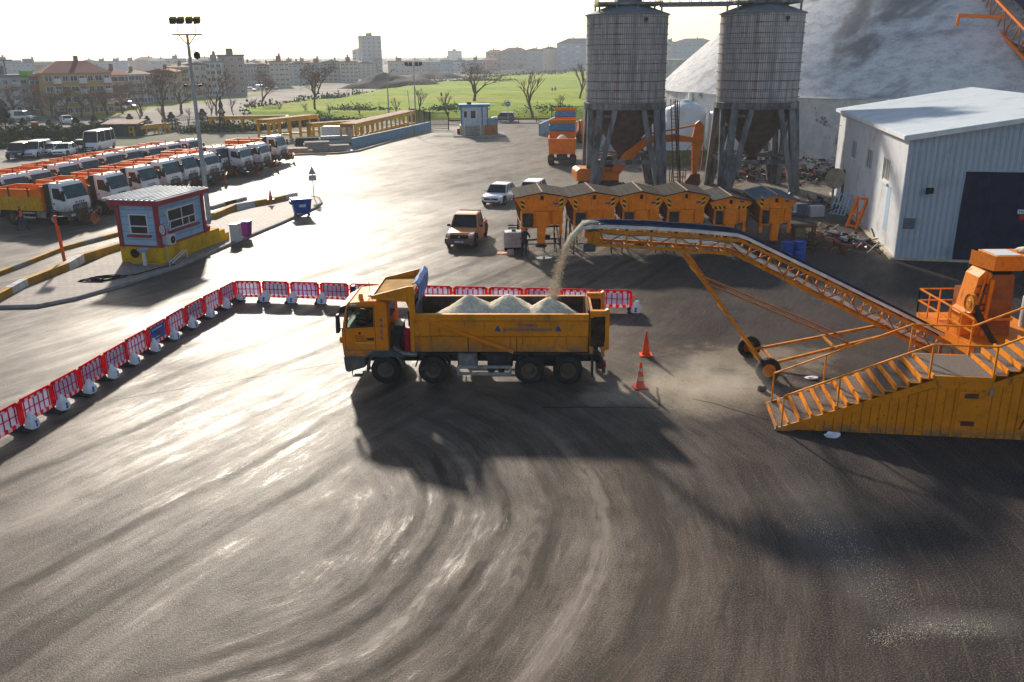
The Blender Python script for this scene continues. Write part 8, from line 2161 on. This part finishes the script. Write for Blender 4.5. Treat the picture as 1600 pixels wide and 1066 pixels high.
for i, (px, py, top, key, lab) in enumerate(((22, 184, 128, 'yellow', 'before the white apartment block'), (66, 181, 140, 'plane', 'before the brick building'), (82, 184, 146, 'yellow', 'at the near corner of the ochre block'), (106, 185, 134, 'plane2', 'before the windows of the ochre block'), (128, 184, 144, 'yellow', 'beside the road at the ochre block'), (146, 182, 130, 'plane', 'hiding the far end of the ochre block'), (168, 181, 138, 'yellow', 'between ochre block and salmon house'), (192, 178, 128, 'plane2', 'before the salmon house'), (222, 181, 124, 'plane', 'close to the large leafless tree, on its town side'), (284, 178, 122, 'yellow', 'between the large leafless tree and the mast'))):
    tree(key, px, py, hpx(px, py, top), 'bare brown street tree ' + lab, 'bare street trees of the town', sx=1.2)
gS = 'slender bare saplings along the verge'
sap = [(218, 197, 158, 'sapling among the conifers behind the minibus'), (255, 193, 163, 'sapling beside the trunk of the large leafless tree'), (296, 190, 168, 'sapling just beside the floodlight mast'), (329, 187, 152, 'sapling beside the forked tree'), (365, 182, 152, 'sapling on the dirt lot by the dark cypress'), (400, 180, 152, 'sapling beside the spreading tree'), (438, 182, 160, 'sapling on the grass above the arched girder'), (478, 184, 160, 'sapling beside the big rusty tree'), (516, 186, 162, 'sapling past the big rusty tree'), (560, 186, 160, 'sapling behind the long girder'), (617, 184, 152, 'staked sapling beside the double street lamp'), (655, 182, 136, 'taller sapling beside the floodlight pole'), (700, 186, 142, 'bushy sapling above the black gate'), (790, 178, 156, 'sapling behind the passing car'), (878, 182, 146, 'sapling between the slim tree and the first silo'), (905, 160, 95, 'leafy sapling half hidden by the first silo')]
for px, py, top, lab in sap: tree('slim', px, py, hpx(px, py, top), 'thin bare ' + lab, gS, sx=1.3)
gC = 'dark conifers behind the fleet'
con = [(12, 216, 170, 'largest dark conifer at the hedge end'), (40, 214, 187, 'small dark conifer beside the largest one'), (80, 212, 190, 'dark conifer in front of the white car on the road'), (122, 211, 185, 'broad dark conifer beyond the road car'), (150, 206, 183, 'dark conifer behind the minibus'), (205, 203, 181, 'dark conifer behind the back row tippers'), (232, 203, 184, 'dark conifer next to the large leafless tree'), (270, 203, 178, 'dark conifer between the leafless tree and the mast'), (319, 202, 173, 'dark conifer just past the mast'), (349, 205, 155, 'narrow dark cypress clipped in tiers'), (60, 176, 152, 'dark evergreen beside the white apartment block'), (8, 186, 160, 'dark evergreen at the frame edge below the white block')]
for px, py, top, lab in con:
    o = tree('conifer', px, py, hpx(px, py, top - 3), lab, gC, sx=.55 if 'cypress' in lab else 1.9)
k = 0
for i, px in enumerate(range(-10, 200, 14)):
    py = 226 - i * 1.3 + rnd.uniform(-2, 2); bush('bush', px, py, rnd.uniform(1.2, 2.0), rnd.uniform(1.6, 2.4), 'dark rounded hedge bush, %s from the frame edge along the car park' % ORD[i], 'hedge bushes along the car park')
wall_run('boundary_wall', 'dark boundary wall behind the hedge along the city road', G(20, 217), G(165, 203), .9, 'concrete')
t = thing('brick_pier', 'brown gate pier standing on the boundary wall', 'pier', G(57, 212)); b = MB(); b.box(-.4, .4, -.4, .4, 0, 1.9); b.box(-.5, .5, -.5, .5, 1.9, 2.05); b.build('pier', K['booth_maroon'], t)
t = thing('dark_shed', 'low dark shed behind the back row of tippers', 'shed', G(190, 213)); b = MB(); b.box(-2.5, 2.5, 0, 3, 0, 1.7); b.build('wall', K['chassis'], t); b = MB(); b.hexa([(-2.8, -.3, 1.7), (2.8, -.3, 1.7), (2.8, 3.3, 2.1), (-2.8, 3.3, 2.1), (-2.8, -.3, 1.85), (2.8, -.3, 1.85), (2.8, 3.3, 2.25), (-2.8, 3.3, 2.25)]); b.build('roof', K['plank_pink'], t)
fence('dark wooden paling fence behind the back row of tippers', G(255, 205), G(335, 200), 1.7, 2.4, .3, 'bark', 'paling_fence')
girder('slim orange girder lying behind the back row of tippers', G(206, 213), G(262, 206), 1.3, .8)
# scrub on the verge and mounds
def scatter(name, label, area, n, hmin, hmax, mat, seed, s0=.12, s1=.3):
    """area(r) -> (x, y, z, height factor)"""
    r = random.Random(seed); b = MB()
    for i in range(n):
        x, y, z, hf = area(r); h = r.uniform(hmin, hmax) * hf; p = Vector((x, y, z + h * r.random())); s = r.uniform(s0, s1)
        u = Vector((r.uniform(-1, 1), r.uniform(-1, 1), r.uniform(-.3, 1))).normalized(); w = u.cross(Vector((r.uniform(-1, 1), r.uniform(-1, 1), r.uniform(-1, 1)))).normalized()
        b.add([p - u * s, p + w * s * .7, p + u * s, p - w * s * .7], [(0, 1, 2, 3)])
    o = b.build(name, K[mat], fix=False); o['kind'] = 'stuff'; tag(o, label, 'scrub'); return o
def line_area(pts, wid, zf=0.0):
    P = [G(*p) for p in pts]
    def f(r):
        k = r.randrange(len(P) - 1); a = P[k].lerp(P[k + 1], r.random()); q = .5 + .5 * math.sin(a.x * .35 + 1.3 * math.sin(a.y * .21)); return a.x + r.gauss(0, wid * .4), a.y + r.gauss(0, wid), zf, .35 + q
    return f
scatter('verge_scrub', 'dark green scrub on the bank along the road', line_area([(520, 181), (640, 181), (700, 181), (800, 181), (925, 181)], 2.4, .5), 9000, .3, 1.5, 'scrub_green', 3)
scatter('verge_scrub', 'scrub along the meadow edge above the dirt lot', line_area([(395, 177), (480, 168), (540, 156), (620, 142), (660, 137)], 3.5), 5200, .4, 2.2, 'scrub_green', 4, .2, .5)
scatter('verge_scrub', 'scrubby mounds across the middle of the meadow', line_area([(640, 133), (720, 130), (780, 131), (800, 130)], 6.0), 3500, .4, 2.4, 'scrub_green', 5, .3, .7)
scatter('verge_scrub', 'thin scrub strip at the top of the meadow', line_area([(760, 122), (860, 119), (915, 113)], 10.0), 3000, .4, 2.6, 'scrub_green', 8, .4, .9)
scatter('verge_scrub', 'tangled scrub in front of the yellow girders', line_area([(290, 207), (400, 203), (470, 196), (560, 190)], 1.6), 5200, .3, 1.3, 'hedge_green', 6)
scatter('hedge_grass', 'low green undergrowth below the hedge bushes', line_area([(-10, 232), (100, 222), (190, 209)], 1.6), 5200, .2, .9, 'hedge_green', 7)
def mound(label, px0, px1, py, top, depth):
    a, c = G(px0, py), G(px1, py); L = (c - a).length; H = YP((px0 + px1) / 2, top, a.y).z
    import mathutils
    b = MB(); nx, ny = 40, 14
    for j in range(ny + 1):
        for i in range(nx + 1):
            u = i / nx; v = j / ny; e = math.sin(PI * u) ** .7 * math.sin(PI * v) ** .8
            z = H * e * (.72 + .5 * mathutils.noise.noise((u * 4, v * 3, px0))) + .8 * e * mathutils.noise.noise((u * 14, v * 9, px0))
            b.v.append((L * u, depth * v, max(-.2, z)))
    for j in range(ny):
        for i in range(nx): q = j * (nx + 1) + i; b.f.append([q, q + 1, q + nx + 2, q + nx + 1]); b.mi.append(0)
    o = b.build('soil_mound', K['soil_pile'], smooth=True); o.location = a; o.rotation_euler = (0, 0, math.atan2(c.y - a.y, c.x - a.x)); return tag(o, label, 'soil mound', 'dark soil mounds beyond the meadow')
mound('dark soil mound beside the dirt lot, the tallest one', 525, 668, 139, 112, 30)
mound('long low dark soil mound between the lamp poles and the leafy tree', 618, 694, 124, 108, 40)
mound('low dark soil mound behind the tree at the gatehouse', 712, 850, 116, 108, 40)
q = G(658, 122); o = debris(15, 300, (7, 3), 2.5, ['trim_white', 'concrete', 'plank_pink', 'galv']).build('rubble_heap', [K[m] for m in ('trim_white', 'concrete', 'plank_pink', 'galv')], fix=False); o.location = q; o['kind'] = 'stuff'; o.scale = (1.6,) * 3; tag(o, 'pale rubble heap on the dark soil mound', 'rubble')
st = dict()
q = G(690, 158); person('person in dark clothes standing alone in the green meadow', (q.x, q.y, .4), 1.2, st, 'cloth_navy', 'cloth_navy', scale=1.08)
q = G(863, 148); person('person in dark clothes walking on the meadow, the shorter of the pair', (q.x, q.y, .4), 2.6, walk, 'cloth_navy', 'cloth_navy', group='pair walking on the meadow', scale=1.0)
q = G(867.5, 148); person('person in dark clothes walking on the meadow, the taller of the pair', (q.x, q.y, .4), 2.6, walk, 'cloth_navy', 'cloth_grey', group='pair walking on the meadow', scale=1.12)
# ------------------------------------------------------------------ the town beyond
def city_mat(name, col): return M(name, col, 0.85, var=0.08, sc_=0.15, dirt=tuple(x * .72 for x in col), dsc=.12, dlo=.5, dhi=.8)
CC = {n: city_mat('wall_' + n, c) for n, c in dict(white=(.56, .56, .54), cream=(.52, .46, .36), ochre=(.50, .32, .13), salmon=(.55, .30, .24), beige=(.48, .42, .35), grey=(.38, .38, .39), blue=(.34, .40, .47), pink=(.46, .33, .29), brick=(.34, .14, .10), yellow=(.55, .42, .20)).items()}
RC = {n: city_mat('roof_' + n, c) for n, c in dict(red=(.33, .11, .07), maroon=(.24, .08, .07), brown=(.25, .17, .13), grey=(.24, .24, .25), slate=(.14, .15, .17)).items()}
_wm = MB(); _wm.box(-.62, .62, -.05, .03, -.72, .72, 0); _wm.box(-.52, .52, -.07, -.05, -.62, .62, 1); _wm.box(-.03, .03, -.085, -.07, -.62, .62, 0)
_wo = _wm.build('window', [K['trim_white'], K['glass_city']]); WM_ = _wo.data; bpy.data.objects.remove(_wo)
_bm = MB(); _bm.box(-1.5, 1.5, -1.2, 0, -.1, .05, 0); _bm.box(-1.5, 1.5, -1.2, -1.14, .05, .95, 0); _bm.box(-1.5, -1.44, -1.14, 0, .05, .95, 0); _bm.box(1.44, 1.5, -1.14, 0, .05, .95, 0)
_wo = _bm.build('balcony', [K['trim_white']]); BM_ = _wo.data; bpy.data.objects.remove(_wo)
def child(name, me, parent, loc, rz=0, sc3=(1, 1, 1)):
    o = bpy.data.objects.new(name, me); COL.objects.link(o); o.parent = parent; o.location = loc; o.rotation_euler = (0, 0, rz); o.scale = sc3; return o
def building(px0, px1, base, eave, wall, roof, rk, label, rz=0.0, dep=12.0, cols=None, rows=None, rh=None, balc=False, group=None, z0=0.0, chim=True):
    a, c = G(px0, base), G(px1, base); W = (c - a).length; mid = a.lerp(c, .5); H = YP((px0 + px1) / 2, eave, mid.y).z
    H = max(4, H); fw = math.atan2(-mid.x, mid.y) if False else -math.atan2(mid.x, mid.y)
    t = thing('apartment_building', label, 'building', (mid.x, mid.y, 0), fw + rz, group)
    w2 = W / 2 / max(.75, math.cos(rz)) * (1 if rz == 0 else .92)
    b = MB(); b.box(-w2, w2, 0, dep, -3, H); b.build('wall', CC[wall], t)
    o = .5; rh = rh or W * .13
    b = MB()
    if rk == 'hip': b.add([(-w2 - o, -o, H), (w2 + o, -o, H), (w2 + o, dep + o, H), (-w2 - o, dep + o, H), (-w2 * .45, dep * .5, H + rh), (w2 * .45, dep * .5, H + rh)], [(0, 1, 5, 4), (1, 2, 5), (2, 3, 4, 5), (3, 0, 4), (3, 2, 1, 0)])
    elif rk == 'gable': b.prism([(-w2 - o, H - .1), (w2 + o, H - .1), (w2 + o, H + .15), (0, H + rh), (-w2 - o, H + .15)], -o, dep + o)
    else: b.box(-w2 - .2, w2 + .2, -.2, dep + .2, H, H + .5); b.box(-w2 * .3, w2 * .2, dep * .3, dep * .7, H + .5, H + 2.4)
    rf = b.build('roof', RC[roof] if roof in RC else CC[roof], t, fix=True)
    if chim:
        b = MB(); r = random.Random(int(px0)); x = r.uniform(-.3, .3) * w2; b.box(x - .4, x + .4, dep * .45, dep * .45 + .8, H + .3, H + (rh if rk != 'flat' else 2.4) + 1.0); b.build('chimney', RC['brown'], rf)
    ws = random.Random(int(px0 * 7 + px1)).uniform(.65, 1.15); wh = random.Random(int(px0 * 3 + base)).uniform(.6, 1.0)
    rows = rows if rows is not None else max(2, int(H / 3.0)); cols = cols if cols is not None else max(2, int(W / 4.2))
    for j in range(rows):
        z = H * (j + .5) / rows
        for i in range(cols):
            x = -w2 + 2 * w2 * (i + .5) / cols
            if balc and i % 3 == 1 and j > 0: child('balcony', BM_, t, (x, 0, z - .9), 0, (min(1, w2 / cols * .6), 1, 1))
            child('window', WM_, t, (x, 0, z), 0, (ws * 1.1 * (1 + .4 * ((i * 7 + int(px0)) % 3 == 0)), 1, wh * min(1.0, H / rows / 2.2)))
    return t
gL = 'apartment buildings across the city road'
wb = building(-26, 61, 178, 121, 'white', 'grey', 'flat', 'white apartment block with roof terrace at the frame edge of the city road', .30, 12, 7, 4, balc=True, chim=False)
b = MB(); p = wb
for x in (-5, -2, 1, 4): b.box(x, x + .2, 2, 2.2, 0, 3)
b.box(-6, 5.5, 1, 5, 3, 3.25); H0 = YP(20, 121, wb.location.y).z; o = b.build('terrace_pergola', RC['slate'], wb); o.location = (-3, 0, H0 + .4)
t = None
for i, px in enumerate((41, 70, 79)):
    q = YP(px, 118, wb.location.y + 1.5); b = MB(); b.box(-.95, .95, -.5, .5, 0, .85); b.box(-1.0, 1.0, -.55, .55, .85, .95); o = b.build('terrace_screen', MATS.get('lime') or M('lime', (.16, .48, .03), .6), wb); o.parent = None; o.location = (q.x, q.y, q.z); o.name = 'terrace_planter'
    tag(o, ('bright green box on the white block roof terrace, by the pergola', 'bright green box on the neighbouring terrace, middle one of three', 'bright green box on the neighbouring terrace next to the red roof')[i], 'planter', 'green boxes on the terraces'); o.scale = (1.3 if i == 0 else .8, 1, 1)
building(60, 98, 177, 119, 'brick', 'cream', 'flat', 'unfinished brick building between the white block and the red-roofed one', .1, 12, 4, 3, balc=True, chim=False)
building(84, 178, 180, 114, 'ochre', 'maroon', 'hip', 'ochre apartment block with a big red hipped roof', .12, 13, 8, 4, rh=2.4, balc=True)
building(176, 206, 170, 117, 'salmon', 'maroon', 'hip', 'salmon pink house beside the ochre block', .1, 11, 3, 4, rh=1.4)
building(203, 240, 162, 116, 'grey', 'brown', 'hip', 'grey house with a brown roof past the salmon house', .15, 11, 4, 4)
building(236, 275, 160, 113, 'beige', 'red', 'gable', 'beige gabled block with pale sunlit roof behind the large bare tree', -.2, 12, 4, 4)
building(272, 300, 156, 105, 'yellow', 'brown', 'hip', 'yellow house just before the floodlight mast', .1, 11, 3, 4)
building(298, 326, 152, 101, 'cream', 'slate', 'gable', 'cream house with a dark roof past the mast', .2, 12, 3, 4)
building(324, 350, 150, 98, 'white', 'grey', 'flat', 'white block beside the tall pink slab', -.1, 12, 3, 5)
building(349, 386, 148, 88, 'pink', 'slate', 'flat', 'tall pinkish slab block with a dark top, highest of its row', .05, 12, 3, 6, chim=False)
r = random.Random(21)
walls = list(CC); x = 384; k = 0
names = []
while x < 560:
    w = r.uniform(17, 30); e = r.uniform(93, 103); wl = r.choice(['white', 'cream', 'grey', 'blue', 'beige', 'pink']); rk = r.choice(['flat', 'hip', 'gable'])
    building(x, x + w, 137 + r.uniform(-4, 2) - (x - 384) * .06, e, wl, r.choice(list(RC)), rk, 'hazy %s block, %s past the tall pink slab in the middle row' % (wl, ORD[k]), r.uniform(-.15, .15), 14, 4, 5, group=None); x += w - 1; k += 1
x = 130; k = 0
while x < 575:
    w = r.uniform(14, 27); u = (x - 130) / 445; e = 99 - 6 * math.sin(PI * min(1, u * 1.5)) * 1.0 + r.uniform(-3, 3); wl = r.choice(['white', 'cream', 'grey', 'blue', 'beige', 'pink', 'salmon']); rk = r.choice(['flat', 'hip', 'hip', 'gable'])
    building(x, x + w, 117 + r.uniform(-3, 2), e, wl, r.choice(list(RC)), rk, 'faint %s building on the skyline, %s after the red hipped roof' % (wl, ORD[k]), r.uniform(-.1, .1), 18, 3, 3, group=None); x += w * .95; k += 1
x = 608; k = 0
while x < 755:
    w = r.uniform(18, 34); e = r.uniform(93, 97); wl = r.choice(['white', 'cream', 'grey', 'blue', 'beige', 'salmon']); rk = r.choice(['hip', 'gable', 'hip', 'flat'])
    building(x, x + w, 116 + r.uniform(-2, 1), e, wl, r.choice(['red', 'maroon', 'brown', 'grey']), rk, 'low %s house in the haze, %s from the grey tower towards the silos' % (wl, ORD[k]), r.uniform(-.1, .1), 16, 4, 2); x += w - 1; k += 1
building(569, 597, 115, 57, 'grey', 'grey', 'flat', 'tall grey tower block standing alone on the skyline', .15, 16, 4, 9)
building(555, 578, 113, 79, 'white', 'red', 'hip', 'white house with a reddish roof at the foot of the grey tower', 0, 14, 4, 4)
building(703, 719, 103, 80, 'white', 'grey', 'flat', 'distant pale tower block above the low houses', 0, 16, 4, 5, chim=False)
building(-10, 30, 128, 96, 'blue', 'grey', 'flat', 'distant blue grey hospital block, wing at the frame edge', 0, 20, 8, 4)
building(26, 77, 128, 99, 'blue', 'grey', 'flat', 'distant blue grey hospital block, stepped main wing', 0, 20, 10, 4)
building(761, 788, 113, 82, 'cream', 'red', 'hip', 'cream apartment block with white balconies behind the gatehouse tree', .05, 14, 5, 4, balc=True)
building(786, 823, 113, 80, 'beige', 'brown', 'hip', 'beige apartment block next to the cream balconies', 0, 14, 5, 4)
building(822, 847, 111, 79, 'grey', 'slate', 'gable', 'grey gable-ended block on the ridge', 0, 14, 1, 3)
building(846, 874, 110, 77, 'beige', 'brown', 'gable', 'beige gable-ended block on the ridge next to the grey one', 0, 14, 2, 2)
building(873, 932, 110, 68, 'blue', 'slate', 'hip', 'five-storey blue grey apartment house half behind the first silo', 0, 16, 9, 5, rh=4, balc=True)
building(1034, 1056, 108, 66, 'white', 'grey', 'flat', 'white striped apartment block between the silos', 0, 16, 3, 4)
building(1053, 1112, 108, 66, 'blue', 'slate', 'hip', 'blue grey glazed office block between the silos', 0, 18, 9, 4, rh=3)
building(1108, 1124, 108, 76, 'brick', 'maroon', 'hip', 'small brick house beside the second silo', 0, 14, 2, 3)
# low hazy hills closing the view
def hills(name, y, amp, base, seed, x0, x1):
    import mathutils
    b = MB(); n = 120
    for i in range(n + 1):
        x = x0 + (x1 - x0) * i / n; z = base + amp * (mathutils.noise.noise((x * .0016, seed, 0)) + .4 * mathutils.noise.noise((x * .006, seed, 3)))
        b.v += [(x, y, -2), (x, y + 250, max(0, z)), (x, y + 900, max(0, z * .6))]
    for i in range(n):
        for k in range(2): q = i * 3 + k; b.f.append([q, q + 3, q + 4, q + 1]); b.mi.append(0)
    return struct(b.build(name, K['scrub_green'], smooth=True))
hills('hills', 1500, 6, 9, 2.0, -1800, 1200)
r = random.Random(5)
for i, (px, py, top) in enumerate(((590, 115, 88), (776, 113, 98), (540, 128, 112), (470, 132, 116), (440, 134, 118), (815, 113, 100))):
    tree('yellow', px, py, hpx(px, py, top), 'hazy bare tree among the distant blocks, ' + ('below the grey tower', 'at the cream balconies', 'beside the tallest soil mound', 'above the big rusty tree', 'behind the big rusty tree', 'before the beige block')[i], 'hazy trees in the town')
# remove tree prototypes that never got placed
for k_, (o_, used_) in TREES.items():
    if not used_:
        for c_ in list(o_.children): bpy.data.objects.remove(c_)
        bpy.data.objects.remove(o_)

# ------------------------------------------------------------------ haze, sky, sun
SUN_EL, SUN_AZ = math.radians(22.5), math.radians(-16.0)       # azimuth measured from +y towards +x
m = bpy.data.materials.new('haze'); m.use_nodes = True; nt = m.node_tree; nt.nodes.clear()
out = nd(nt, 'ShaderNodeOutputMaterial'); pv = nd(nt, 'ShaderNodeVolumePrincipled'); nt.links.new(pv.outputs[0], out.inputs['Volume'])
pv.inputs['Color'].default_value = (0.86, 0.92, 1.0, 1); pv.inputs['Density'].default_value = 0.00035; pv.inputs['Anisotropy'].default_value = 0.2
b = MB(); b.box(-3600, 3600, -420, 5100, -4.5, 42); hz = b.build('haze', m); struct(hz, 'stuff')
def dust():
    m = bpy.data.materials.new('dust'); m.use_nodes = True; nt = m.node_tree; nt.nodes.clear()
    out = nd(nt, 'ShaderNodeOutputMaterial'); pv = nd(nt, 'ShaderNodeVolumePrincipled'); nt.links.new(pv.outputs[0], out.inputs['Volume'])
    v = coords(nt, 'Object'); ln = nd(nt, 'ShaderNodeVectorMath', operation='LENGTH'); nt.links.new(v, ln.inputs[0])
    f = ramp(nt, ln.outputs['Value'], 1.0, .25); n = ramp(nt, noise(nt, coords(nt, 'Object', (1.6, 1.2, .8)), 1.1, 3, .6), .38, .66)
    nt.links.new(mth(nt, 'MULTIPLY', mth(nt, 'MULTIPLY', f, n), 0.42), pv.inputs['Density']); pv.inputs['Color'].default_value = (0.95, 0.88, 0.78, 1); pv.inputs['Anisotropy'].default_value = 0.3
    import bmesh
    me = bpy.data.meshes.new('dust_cloud'); bm = bmesh.new(); bmesh.ops.create_icosphere(bm, subdivisions=3, radius=1.0); bm.to_mesh(me); bm.free(); me.materials.append(m)
    o = bpy.data.objects.new('dust_cloud', me); COL.objects.link(o); p = G(1095, 612); o.location = (p.x, p.y, .25); o.scale = (3.1, 1.9, 1.15); o.rotation_euler = (0, 0, .25); o['kind'] = 'stuff'
    tag(o, 'thin pale dust drifting over the yard beside the traffic cones', 'dust')
dust()
w = bpy.data.worlds.new('World'); sc.world = w; w.use_nodes = True; nt = w.node_tree
bg = nt.nodes['Background']; sky = nd(nt, 'ShaderNodeTexSky'); sky.sky_type = 'NISHITA'; sky.sun_disc = False
sky.sun_elevation = SUN_EL; sky.sun_rotation = SUN_AZ; sky.air_density = 1.0; sky.dust_density = 1.0; sky.ozone_density = 1.0
nt.links.new(sky.outputs[0], bg.inputs[0]); bg.inputs[1].default_value = 0.10
L = bpy.data.lights.new('sun', 'SUN'); L.energy = 5.0; L.angle = math.radians(2.5); L.color = (1.0, 0.90, 0.76)
lo = bpy.data.objects.new('sun', L); COL.objects.link(lo)
sd_ = Vector((math.sin(SUN_AZ) * math.cos(SUN_EL), math.cos(SUN_AZ) * math.cos(SUN_EL), math.sin(SUN_EL)))
lo.rotation_euler = (-sd_).to_track_quat('-Z', 'Y').to_euler()
sc.view_settings.view_transform = 'Standard'; sc.view_settings.look = 'None'; sc.view_settings.gamma = 1; sc.view_settings.use_curve_mapping = False
sc.view_settings.exposure = 0.42
try:
    sc.cycles.max_bounces = 6; sc.cycles.adaptive_threshold = 0.03; sc.cycles.volume_bounces = 0; sc.cycles.transparent_max_bounces = 12; sc.cycles.caustics_reflective = False; sc.cycles.caustics_refractive = False
except Exception: pass
